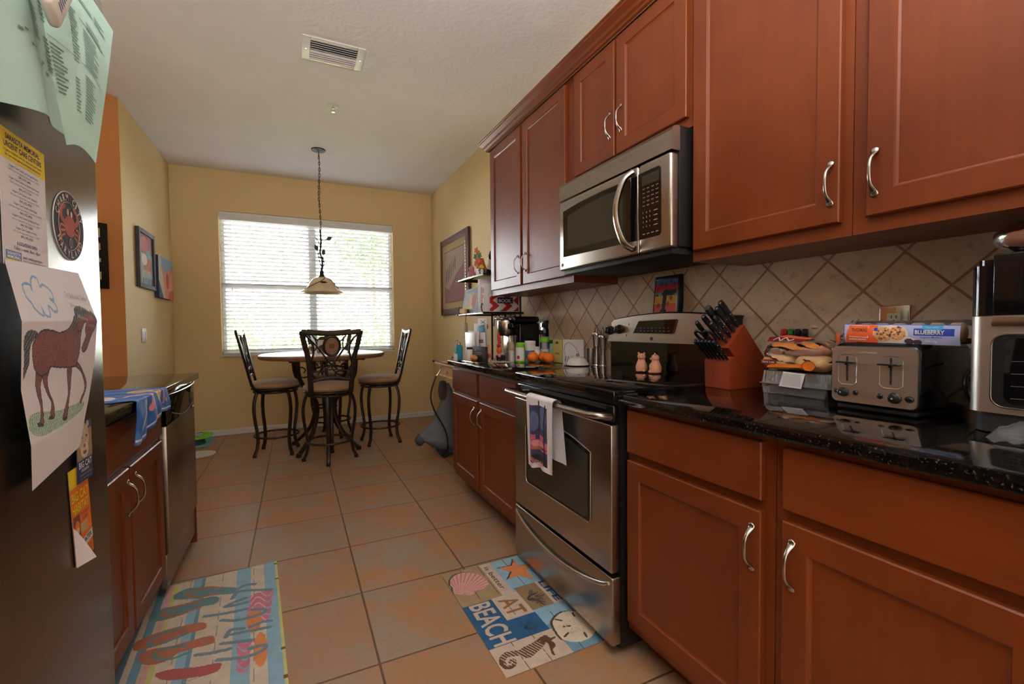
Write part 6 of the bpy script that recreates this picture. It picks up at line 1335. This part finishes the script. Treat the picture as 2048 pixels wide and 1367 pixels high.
# ---------------------------------------------------------------- bar stools
def make_stool(name, label, rot_leg, rot_seat, loc):
    """built at the origin: the seat faces +y, the back is on the -y side; legs can stand turned (swivel seat)"""
    root = thing(name, label, 'bar stool', (0, 0, 0), 'swivel bar stools around the table')
    LR = RZ(rot_leg - rot_seat); mb = MB()
    mb.lathe([(.15, .612), (.195, .618), (.212, .636), (.208, .656), (.185, .672), (.12, .682), (1e-4, .685)], 'seat_fabric', 40); mb.build('seat', root)
    mb = MB(); mb.tube([(.196 * cos(2 * pi * k / 40), .196 * sin(2 * pi * k / 40), .606) for k in range(40)], .0085, 'iron', 8, closed=True); mb.tube([(-.19, 0, .606), (.19, 0, .606)], .01, 'iron', 6); mb.tube([(0, -.19, .606), (0, .19, .606)], .01, 'iron', 6); mb.build('seat_ring', root)
    mb = MB(); mb.lathe([(.075, .578), (.08, .584), (.08, .600), (.075, .604)], 'iron_black', 24); mb.tube([tuple(LR @ Vector((.180 * cos(2 * pi * k / 40), .180 * sin(2 * pi * k / 40), .576))) for k in range(40)], .0085, 'iron', 8, closed=True)
    mb.tube([tuple(LR @ Vector((-.18, 0, .576))), tuple(LR @ Vector((.18, 0, .576)))], .01, 'iron', 6); mb.tube([tuple(LR @ Vector((0, -.18, .576))), tuple(LR @ Vector((0, .18, .576)))], .01, 'iron', 6); mb.build('swivel_plate', root)
    for k in range(4):
        a = pi / 2 * k; c, s = cos(a), sin(a); P = lambda r, z: tuple(LR @ Vector((r * c, r * s, z))); mb = MB()
        mb.tube(spl([P(.150, .582), P(.182, .572), P(.205, .50), (P(.212, .42)), P(.203, .32), P(.186, .22), P(.180, .15), P(.192, .07), P(.215, .02)], 5), .0165, 'iron', 8, flat=.8)
        mb.lathe([(.017, 0), (.018, .006), (.017, .022), (.012, .026)], 'iron', 12, T(*P(.215, .0005))); mb.build('leg', root)
    mb = MB(); mb.tube([tuple(LR @ Vector((.186 * cos(2 * pi * k / 48), .186 * sin(2 * pi * k / 48), .172))) for k in range(48)], .0095, 'iron', 8, closed=True); mb.build('foot_ring', root)
    # back frame, seen from behind: x to the right, leaning back
    yb = lambda z: -.172 - .105 * max(0, (z - .62)) / .5
    B = lambda x, z: (x, yb(z) + .0, z)
    for s in (-1, 1):
        mb = MB(); mb.tube(spl([(s * .158, -.150, .600), (s * .160, -.178, .66), B(s * .166, .76), B(s * .178, .90), B(s * .208, 1.03), B(s * .226, 1.128)], 6), [.0205] * 31, 'iron', 8, flat=.62, upv=(0, 1, 0)); mb.build('back_post', root)
    mb = MB(); mb.tube(spl([B(-.228, 1.124), B(-.15, 1.112), B(0, 1.104), B(.15, 1.112), B(.228, 1.124)], 6), .0195, 'iron', 8, flat=.62, upv=(0, 1, 0)); mb.build('top_rail', root)
    mb = MB(); mb.tube(spl([B(-.16, .71), B(-.08, .728), B(0, .736), B(.08, .728), B(.16, .71)], 5), .0115, 'iron', 8, flat=.7, upv=(0, 1, 0)); mb.build('lower_rail', root)
    mb = MB()
    for s in (-1, 1):
        mb.tube(spl([B(s * .200, 1.098), B(s * .10, .985), B(s * .02, .868), B(-s * .035, .818), B(-s * .045, .81)], 6), .0075, 'iron', 7)
        mb.tube(spl([B(s * .170, 1.065), B(s * .142, 1.01), B(s * .138, .95), B(s * .155, .88), B(s * .162, .80), B(s * .125, .735)], 6), .0078, 'iron', 7)
        mb.tube(spl([B(s * .152, .835), B(s * .12, .79), B(s * .09, .805), B(s * .075, .84), B(s * .10, .865), B(s * .125, .85)], 6), .0052, 'iron', 6)
        mb.tube(spl([B(s * .035, .735), B(s * .03, .775), B(s * .055, .79), B(s * .09, .785), B(s * .105, .765)], 5), .0052, 'iron', 6)
    mb.tube(spl([B(-.16, .792), B(-.06, .800), B(0, .806), B(.06, .800), B(.16, .792)], 5), .0055, 'iron', 6); mb.build('scrollwork', root)
    mb = MB(); C0 = Vector(B(0, 1.003)); mb.tube([B(.062 * cos(2 * pi * k / 36), 1.003 + .080 * sin(2 * pi * k / 36)) for k in range(36)], .0105, 'iron', 8, closed=True); mb.build('medallion_ring', root)
    mb = MB(); F = frame(C0, (1, 0, 0), Vector((0, -.105 / .5, 1)).normalized()); mb.disc(0, 0, .056, .074, 'tan_board', F, .002); mb.disc(0, 0, .056, .074, 'tan_board', F @ RY(pi), .002); mb.rect(-.018, .018, -.018, .018, 'wood_frame', F, .003)
    for q in range(3): mb.rect(-.012, .012, -.011 + .009 * q, -.007 + .009 * q, 'tan_board', F, .0035)
    mb.build('medallion_panel', root)
    root.location = loc; root.rotation_euler = (0, 0, rot_seat); return root
make_stool('bar_stool', 'iron bar stool in front of the table with its back to the camera', radians(-8), radians(3), (.262, 4.262, 0))
make_stool('bar_stool', 'iron bar stool left of the table, its back seen edge-on', radians(35), radians(-92), (-.168, 4.745, 0))
make_stool('bar_stool', 'iron bar stool right of the table, nearest the picture wall', radians(51), radians(87), (.765, 4.700, 0))
make_stool('bar_stool', 'iron bar stool behind the table, backed against the window', radians(20), radians(178), (.345, 5.235, 0))
# ---------------------------------------------------------------- on the table
root = thing('napkin_holder', 'brown arched napkin holder with white and red napkins on the table', 'napkin holder', (.25, 4.80, .9146))
mb = MB(); pl = [(-.055, 0), (.055, 0), (.055, .10)] + [(.055 * cos(t), .10 + .055 * sin(t)) for t in [pi * k / 12 for k in range(1, 12)]] + [(-.055, .10)]
mb.prism(pl, -.004, .004, 'wood_frame', frame((.25, 4.83, .9146), (1, 0, 0), (0, 0, 1), (0, -1, 0))); mb.prism([(p[0] * .8, p[1] * .5) for p in pl], -.003, .003, 'wood_frame', frame((.25, 4.77, .9146), (1, 0, 0), (0, 0, 1), (0, -1, 0))); mb.box(.195, .305, 4.765, 4.835, .9146, .920, 'wood_frame'); mb.build('holder', root)
mb = MB()
for k in range(4): mb.box(.20 + .004 * k, .30 - .003 * k, 4.782 + .009 * k, 4.788 + .009 * k, .921, 1.02 + .008 * (k % 3), ['paper_white', 'cream2', 'paper_white', 'pinkred'][k], .001)
mb.build('napkins', root)
root = thing('glass_shaker', 'small glass and chrome shaker left of the napkin holder', 'shaker', (.135, 4.72, .9146))
mb = MB(); mb.lathe([(.019, 0), (.021, .004), (.017, .04), (.019, .06)], 'acrylic', 16, T(.135, 4.72, .9146)); mb.build('glass_body', root)
mb = MB(); mb.lathe([(.0195, .061), (.020, .07), (.012, .082), (1e-4, .084)], 'chrome', 16, T(.135, 4.72, .9146)); mb.build('cap', root)
# ================================================================ baker's rack by the right wall
root = thing('bakers_rack', "black iron baker's rack with glass shelves and a pine drawer beyond the cabinets", 'rack', (1.4, 3.46, 0))
rx0, rx1, rya, ryb = 1.275, 1.60, 3.135, 3.735
for x, y in ((rx0 + .02, rya + .02), (rx0 + .02, ryb - .02), (rx1 - .015, rya + .02), (rx1 - .015, ryb - .02)):
    mb = MB(); mb.tube([(x, y, 0), (x, y, 1.62 if x > 1.5 else .85)], .009, 'iron_black', 8); mb.build('post', root)
for z in (1.252, 1.542):
    mb = MB(); mb.box(rx0, rx1, rya, ryb, z, z + .008, 'acrylic', .002); mb.tube([(rx0, rya, z - .002), (rx0, ryb, z - .002), (rx1, ryb, z - .002), (rx1, rya, z - .002)], .006, 'steel_bright', 8, closed=True)
    for y in (rya, ryb): mb.tube([(rx0 - .01, y, z + .001), (rx1, y, z + .001)], .008, 'iron_black', 8)
    mb.build('shelf', root)
for z in (1.255, 1.545):
    mb = MB()
    for y in (3.28, 3.58): mb.tube([(rx1 - .02, y + .085 * cos(pi * k / 14), z - .10 + .095 * sin(pi * k / 14)) for k in range(15)], .0045, 'iron_black', 6)
    for y in (3.43,): mb.box(rx1 - .035, rx1 - .02, y - .03, y + .03, z - .05, z - .004, 'iron_black', .003)
    mb.build('bracket', root)
mb = MB(); mb.box(1.075, 1.60, 3.128, 3.79, .836, .856, 'pine', .009, seg=3); mb.build('wooden_top', root)
mb = MB(); mb.box(1.100, 1.58, 3.14, 3.66, .752, .836, 'pine'); mb.box(1.09, 1.11, 3.135, 3.70, .742, .755, 'pine', .004); F = frame((1.0985, 3.62, .79), (0, -1, 0), (0, 0, 1), (-1, 0, 0))
for k in range(3): a = radians(-50 + 50 * k); mb.ribbon([(.12, -.02), (.12 + .026 * sin(a), -.02 + .034 * cos(a))], .012, 'pine_dark', F, .0012)
o = mb.build('drawer', root)
mb = MB(); mb.tube([(1.075, 3.13, .860), (1.075, 3.80, .864), (1.10, 3.80, .862)], .004, 'iron_black', 6); mb.sph((1.072, 3.80, .860), .010, 'iron_black', n=8); mb.build('side_rail', root)
mb = MB(); mb.tube([(1.30, 3.15, .12), (1.30, 3.72, .12), (1.585, 3.72, .12), (1.585, 3.15, .12)], .007, 'iron_black', 6, closed=True); mb.build('lower_rail', root)
for k, (x, y, z, s) in enumerate(((1.262, 3.66, 1.262, 1), (1.262, 3.14, 1.262, 1), (1.08, 3.30, .862, 1))):
    mb = MB(); mb.tube(spl([(x, y - .012, z + .05), (x, y + .010, z + .062), (x, y + .022, z + .040), (x, y + .012, z + .012), (x, y - .004, z - .006)], 5), .0042, 'iron_black', 7); mb.build('hook', root)
# things on the rack
def on(z): return z + .0085
S1, S2 = on(1.542), on(1.252)
def wedge_frame(): pass
F = frame((1.305, 3.705, S2), (.02, -1, 0), (.14, 0, 1))
root = thing('photo_frame', 'dark flared photo frame with a giraffe picture on the middle glass shelf', 'frame', (1.32, 3.5, S2))
w, h = .40, .205
mb = MB(); q0 = [(0, 0), (w, 0), (w - .025, h), (.025, h)]; q1 = [(.045, .035), (w - .05, .035), (w - .06, h - .035), (.055, h - .035)]
mb.add([tuple(F @ Vector((p[0], p[1], .008))) for p in q0 + q1], [(i, (i + 1) % 4, 4 + (i + 1) % 4, 4 + i) for i in range(4)], 'black_matte'); mb.prism(q0, -.008, .0075, 'black_matte', F); mb.build('picture_frame', root)
mb = MB(); Fp = F @ T(.05, .035, .0080); pw, ph = w - .105, h - .07
lay = [('photo_tan', 'ell', .42, .45, .16, .42), ('rust', 'ell', .70, .5, .12, .5), ('photo_tan', 'ell', .35, .82, .1, .12), ('umber', 'fn', lambda U, V: (U > .55) & (U < .85) & (np.sin(U * 90) > .3) & (V < .9)), ('gold_mat', 'rect', 0, .6, 0, .16)]
mb.raster(lambda u, v: tuple(Fp @ Vector((u * pw, v * ph, 0))), 40, 26, 'photo_grey', lay); mb.build('photograph', root)
mb = MB(); mb.box(1.268, 1.296, 3.56, 3.69, S2, S2 + .030, 'gold_mat', .006); mb.box(1.27, 1.294, 3.58, 3.67, S2 + .030, S2 + .042, 'yellow', .003); mb.build('crayon_box', None, 'small yellow box in front of the photo frame', 'box')
for k, (y0, y1, zt, m, m2, lab) in enumerate(((3.235, 3.285, .255, 'paper_white', 'paper_white', 'tall white ring-bound cookbook beside the photo frame'), (3.195, 3.230, .205, 'paper_white', 'red', 'white cookbook with a red patterned spine'), (3.165, 3.190, .215, 'paper_white', 'ink', 'narrow white book with a dark square on its spine'))):
    root = thing('cookbook', lab, 'book', (1.38, (y0 + y1) / 2, S2), 'cookbooks on the middle glass shelf')
    mb = MB(); mb.box(1.285, 1.50, y0, y1, S2, S2 + zt, m, .003); mb.build('cover', root); F = frame((1.2845, y1, S2), (0, -1, 0), (0, 0, 1), (-1, 0, 0)); w = y1 - y0
    mb = MB()
    if k == 0:
        for q in range(7): mb.disc(w * .2, .02 + .03 * q, .003, .004, 'ink', F, .0003)
    elif k == 1:
        mb.rect(w * .2, w * .8, .01, .19, 'red', F, .0003)
        for q in range(9): mb.disc(w * .25, .02 + .02 * q, .003, .005, 'plastic_white', F, .0006)
    else: mb.rect(w * .2, w * .8, .14, .18, 'ink', F, .0003); mb.rect(w * .2, w * .8, .10, .13, 'red', F, .0003)
    mb.build('spine_print', root)
root = thing('recipe_book', 'red, white and navy BOOK box at the near end of the middle shelf', 'book', (1.45, 3.16, S2)); F = frame((1.318, 3.1415, S2 + .001), (1, 0, 0), (0, 0, 1))
mb = MB(); mb.box(1.318, 1.568, 3.142, 3.160, S2 + .0005, S2 + .140, 'paper_white', .002); mb.build('cover', root); w = .25
lay = [('red', 'fn', lambda U, V: np.abs(((U * 2.2 + np.abs(((V * 1.6) % 1) - .5) * 1.0) % 1) - .5) < .24), ('navy', 'rect', .27, .80, .46, .80)]
mb = MB(); mb.raster(lambda u, v: tuple(F @ Vector((.004 + u * .242, .004 + v * .132, .0004))), 60, 40, 'paper_white', lay); mb.text('BOOK', 'plastic_white', F, w=.105, h=.024, z=.001, cx=.078, cy=.072); mb.build('front_print', root)
# upper shelf
fig('pink pig ornament at the left of the top glass shelf', 1.375, 3.655, [('pig_body', lambda b, M: (b.lathe([(.03, 0), (.036, .02), (.032, .06), (.022, .08)], 'mauve', 16, M), b.sph((0, 0, .095), .024, 'mauve', n=8, M=M)))], grp='ornaments on the top glass shelf', z=S1)
root = thing('leaf_ornament', 'rust coloured autumn leaf ornament on the top glass shelf', 'ornament', (1.40, 3.55, S1), 'ornaments on the top glass shelf')
mb = MB(); mb.lathe([(.045, 0), (.05, .02), (.046, .08), (.03, .13), (.02, .17)], 'rust', 16, T(1.42, 3.545, S1)); mb.build('ornament_body', root)
rn = random.Random(6)
lf_ = [(0, -.03), (.012, -.012), (.03, -.012), (.018, .006), (.022, .028), (0, .018), (-.022, .028), (-.018, .006), (-.03, -.012), (-.012, -.012)]
for y, z, c in ((3.58, .24, 'art_orange'), (3.60, .19, 'leafy'), (3.53, .21, 'rust'), (3.505, .185, 'leafy'), (3.56, .15, 'rust'), (3.52, .15, 'art_orange'), (3.59, .13, 'rust')):
    mb = MB(); mb.prism(lf_, -.001, .001, c, frame((1.39, y, S1 + z), (.3, -1, rn.uniform(-.4, .4)), (0, rn.uniform(-.3, .3), 1))); mb.tube([(1.39, y, S1 + z), (1.415, 3.545, S1 + .12)], .0015, 'bark', 5); mb.build('leaf', root)
root = thing('flower_cup', 'white tin with small yellow flowers on the top glass shelf', 'cup', (1.38, 3.44, S1), 'ornaments on the top glass shelf'); mb = MB(); mb.lathe([(.034, 0), (.036, .004), (.037, .068), (.034, .068), (.033, .05), (1e-4, .05)], 'plastic_white', 24, T(1.38, 3.45, S1)); mb.build('tin', root)
mb = MB()
for k in range(7): mb.sph((1.38 + rn.uniform(-.02, .02), 3.45 + rn.uniform(-.02, .02), S1 + .078 + rn.uniform(0, .02)), .009, 'yellow', n=5)
mb.build('flowers', root)
root = thing('wine_bottle', 'dark bottle tilted behind the flower tin, half hidden by the wall cabinet', 'bottle', (1.43, 3.36, S1)); mb = MB()
M = T(1.44, 3.405, S1 + .018) @ RX(radians(22)); mb.lathe([(.034, 0), (.036, .006), (.036, .16), (.028, .19), (.014, .215), (.013, .28), (.015, .285), (.015, .30), (1e-4, .30)], 'black_gloss', 24, M); mb.build('bottle_body', root)
mb = MB(); mb.lathe([(.0365, .05), (.0365, .13)], 'cream2', 24, M); mb.build('bottle_label', root)
root = thing('jar', 'small glass jar at the near end of the top shelf', 'jar', (1.35, 3.345, S1), 'ornaments on the top glass shelf'); mb = MB(); mb.lathe([(.024, 0), (.026, .004), (.026, .05), (.02, .058), (1e-4, .059)], 'acrylic', 18, T(1.345, 3.345, S1)); mb.build('jar_body', root)
# hanging mitt, vacuum
mb = MB(); mb.tube(spl([(1.245, 3.44, 1.255), (1.243, 3.455, 1.21), (1.243, 3.45, 1.18)], 4), .003, 'crab', 6)
mb.surf(lambda u, v: (1.243 + .012 * cos(2 * pi * u), 3.45 + (.016 + .030 * v * (1 - .35 * max(0, v - .6) / .4)) * sin(2 * pi * u), 1.185 - .13 * v), 16, 8, 'tan', closed_u=True); mb.build('oven_mitt', None, 'tan cloth pot holder hanging from the side of the rack', 'pot holder')
root = thing('vacuum_cleaner', 'upright vacuum with slack grey cloth bag standing beyond the base cabinets', 'vacuum cleaner', (1.20, 3.98, 0))
sec = [(.045, 1.16, 1.37, .10), (.07, 1.10, 1.38, .12), (.11, 1.045, 1.38, .13), (.15, .985, 1.37, .12), (.19, .975, 1.36, .11), (.225, 1.01, 1.355, .10), (.27, 1.065, 1.35, .09), (.33, 1.11, 1.345, .08), (.42, 1.155, 1.335, .07), (.50, 1.185, 1.32, .06), (.58, 1.20, 1.29, .045), (.64, 1.215, 1.26, .03)]
def vac(u, v):
    t = v * (len(sec) - 1); i = min(int(t), len(sec) - 2); f = t - i; z, a, b, r = [sec[i][k] + (sec[i + 1][k] - sec[i][k]) * f for k in range(4)]
    cx, rx = (a + b) / 2, (b - a) / 2; w_ = 1 + .05 * sin(6 * pi * u * 1 + 9 * v) * (1 - abs(2 * v - 1))
    return (cx + rx * cos(2 * pi * u) * w_, 3.97 + r * sin(2 * pi * u) * w_, z)
mb = MB(); mb.surf(vac, 36, 40, 'grey_fabric', closed_u=True); mb.build('cloth_bag', root)
mb = MB(); mb.box(1.15, 1.36, 3.87, 4.07, .012, .06, 'grey_dark', .02, seg=3); mb.lathe([(.03, 0), (.035, .03)], 'black_matte', 16, T(1.175, 3.86, .035) @ RX(pi / 2)); mb.build('cleaner_head', root)
mb = MB(); mb.surf(lambda u, v: (.985 + .045 * cos(2 * pi * u) * sin(pi * (.1 + .8 * v)), 3.97 + .06 * sin(2 * pi * u) * sin(pi * (.1 + .8 * v)), .10 + .10 * v), 20, 8, 'grey_dark', closed_u=True); mb.build('bag_tip', root)
mb = MB(); mb.surf(lambda u, v: (1.195 + (.03 + .015 * sin(pi * v)) * cos(2 * pi * u) * (1 + .1 * sin(12 * u)), 3.95 + .03 * sin(2 * pi * u), .50 + .155 * v), 18, 8, 'grey_dark', closed_u=True)
for k in range(4): mb.tube([(1.165 + .018 * k, 3.918, .52), (1.17 + .016 * k, 3.915, .64)], .003, 'umber', 5)
mb.sph((1.195, 3.95, .655), .030, 'grey_dark', (1.1, 1, .5), 8); mb.build('gathered_neck', root)
mb = MB(); mb.tube(spl([(1.15, 3.83, .80), (1.10, 3.83, .72), (1.062, 3.83, .62), (1.052, 3.83, .53), (1.085, 3.83, .42), (1.15, 3.83, .30), (1.19, 3.83, .20), (1.20, 3.84, .09), (1.20, 3.87, .04)], 8), .0068, 'black_satin', 8); mb.tube(spl([(1.152, 3.83, .802), (1.13, 3.83, .765), (1.105, 3.83, .728)], 4), .0085, 'steel_bright', 8); mb.build('hose', root)
# framed print on the right wall
F = frame((WX - .001, 5.325, 1.292), (0, -1, 0), (0, 0, 1), (-1, 0, 0)); w, h = .975, .878
root = thing('framed_print', 'large framed print of cypress trees on a pink hill on the right wall', 'picture', (WX - .01, 4.84, 1.292)); mb = MB(); f_ = .072
for a in ((0, f_, 0, h), (w - f_, w, 0, h), (f_, w - f_, 0, f_), (f_, w - f_, h - f_, h)): mb.box(*a, 0, .026, 'wood_frame', .006, F)
for a in ((f_ - .012, f_, f_, h - f_), (w - f_, w - f_ + .012, f_, h - f_)): mb.box(*a, .024, .030, 'umber', .002, F)
mb.build('picture_frame', root)
lay = [('haze', 'rect', .11, .89, .10, .88), ('hill', 'poly', [(.11, .10), (.89, .10), (.89, .62), (.6, .5), (.3, .3), (.11, .34)]), ('mauve', 'poly', [(.11, .10), (.89, .10), (.89, .60), (.5, .40), (.25, .22), (.11, .24)]), ('hill', 'fn', lambda U, V: (V < .5) & (U > .11) & (U < .89) & (V > .10) & (np.sin(U * 70 + V * 200) > .8))]
for k in range(6): lay.append(('cypress', 'ell', .18 + .075 * k, .50 + .035 * k, .017, .14 - .006 * k))
lay += [('umber', 'line', [(.105, .095), (.105, .885), (.895, .885), (.895, .095), (.105, .095)], .005)]
mb = MB(); mb.raster(lambda u, v: tuple(F @ Vector((f_ + u * (w - 2 * f_), f_ + v * (h - 2 * f_), .019))), 110, 100, 'gold_mat', lay); mb.build('print', root)
mb = MB(); mb.rect(f_, w - f_, f_, h - f_, 'print_glass', F, .0215); mb.build('glass', root)
# towel on the oven handle
def ovt(u, v):
    """u along the bar (toward the camera), v from the front hem (0) over the bar to the back hem (1)"""
    y = 1.700 - .215 * u; Lf = .285 - .012 * u + .006 * sin(9 * u); Lb = .250; s = v * (Lf + .05 + Lb); wav = .0045 * sin(u * 15 + 1)
    if s < Lf: k = (Lf - s) / Lf; return (.878 - .004 * k + wav * (.2 + .8 * k) + .006 * k, y + .012 * k * (u - .6), .849 - .285 * (Lf - s) / .285)
    if s < Lf + .05: t = (s - Lf) / .05 * pi; return (.898 - .020 * cos(t), y, .849 + .0155 * sin(t))
    k = (s - Lf - .05) / Lb; return (.918 + .006 * k + wav * .4 * k, y - .014 * k * u - .012 * k, .849 - .235 * k)
Ltot = .585; a_ = .285 / Ltot
lay = [('dusk', 'rect', .12, .80, .035, .44), ('dusk2', 'ell', .30, .33, .18, .07), ('dusk2', 'ell', .65, .36, .12, .08), ('sunset', 'rect', .12, .80, .13, .235), ('sunset2', 'ell', .45, .175, .3, .022), ('dusk', 'fn', lambda U, V: (U > .12) & (U < .80) & (V > .2) & (V < .26) & (np.sin(U * 18) > .2)), ('palm', 'line', [(.50, .44), (.52, .36), (.50, .27)], .035), ('palm', 'rect', .12, .80, .035, .095), ('palm', 'poly', [(.3, .135), (.7, .14), (.78, .15), (.45, .155)]),
       ('palm', 'line', [(.72, .1), (.7, .3), (.74, .44)], .02), ('coral', 'ell', .4, .14, .2, .012)]
lay = [(L[0], L[1]) + tuple(L[2:]) for L in lay]
mb = MB(); mb.raster(lambda u, v: ovt(1 - u, v) if False else ovt(u, v), 70, 170, 'cloth_white', lay)
mb.surf(lambda u, v: tuple(Vector(ovt(1 - u, v)) + Vector((.0015, 0, -.0008))), 20, 80, 'cloth_white')
a, b, c_ = Vector(ovt(.16, .052)), Vector(ovt(.78, .052)), Vector(ovt(.16, .10)); ux = (b - a).normalized(); Ft = frame(a - Vector((.009, 0, 0)), (0, -1, 0), (0, 0, 1), (-1, 0, 0))
mb.text('SARASOTA', 'sunset2', Ft, w=.120, h=.019, z=0); mb.build('souvenir_towel', None, 'white souvenir towel with a sunset picture hanging on the oven handle', 'towel')
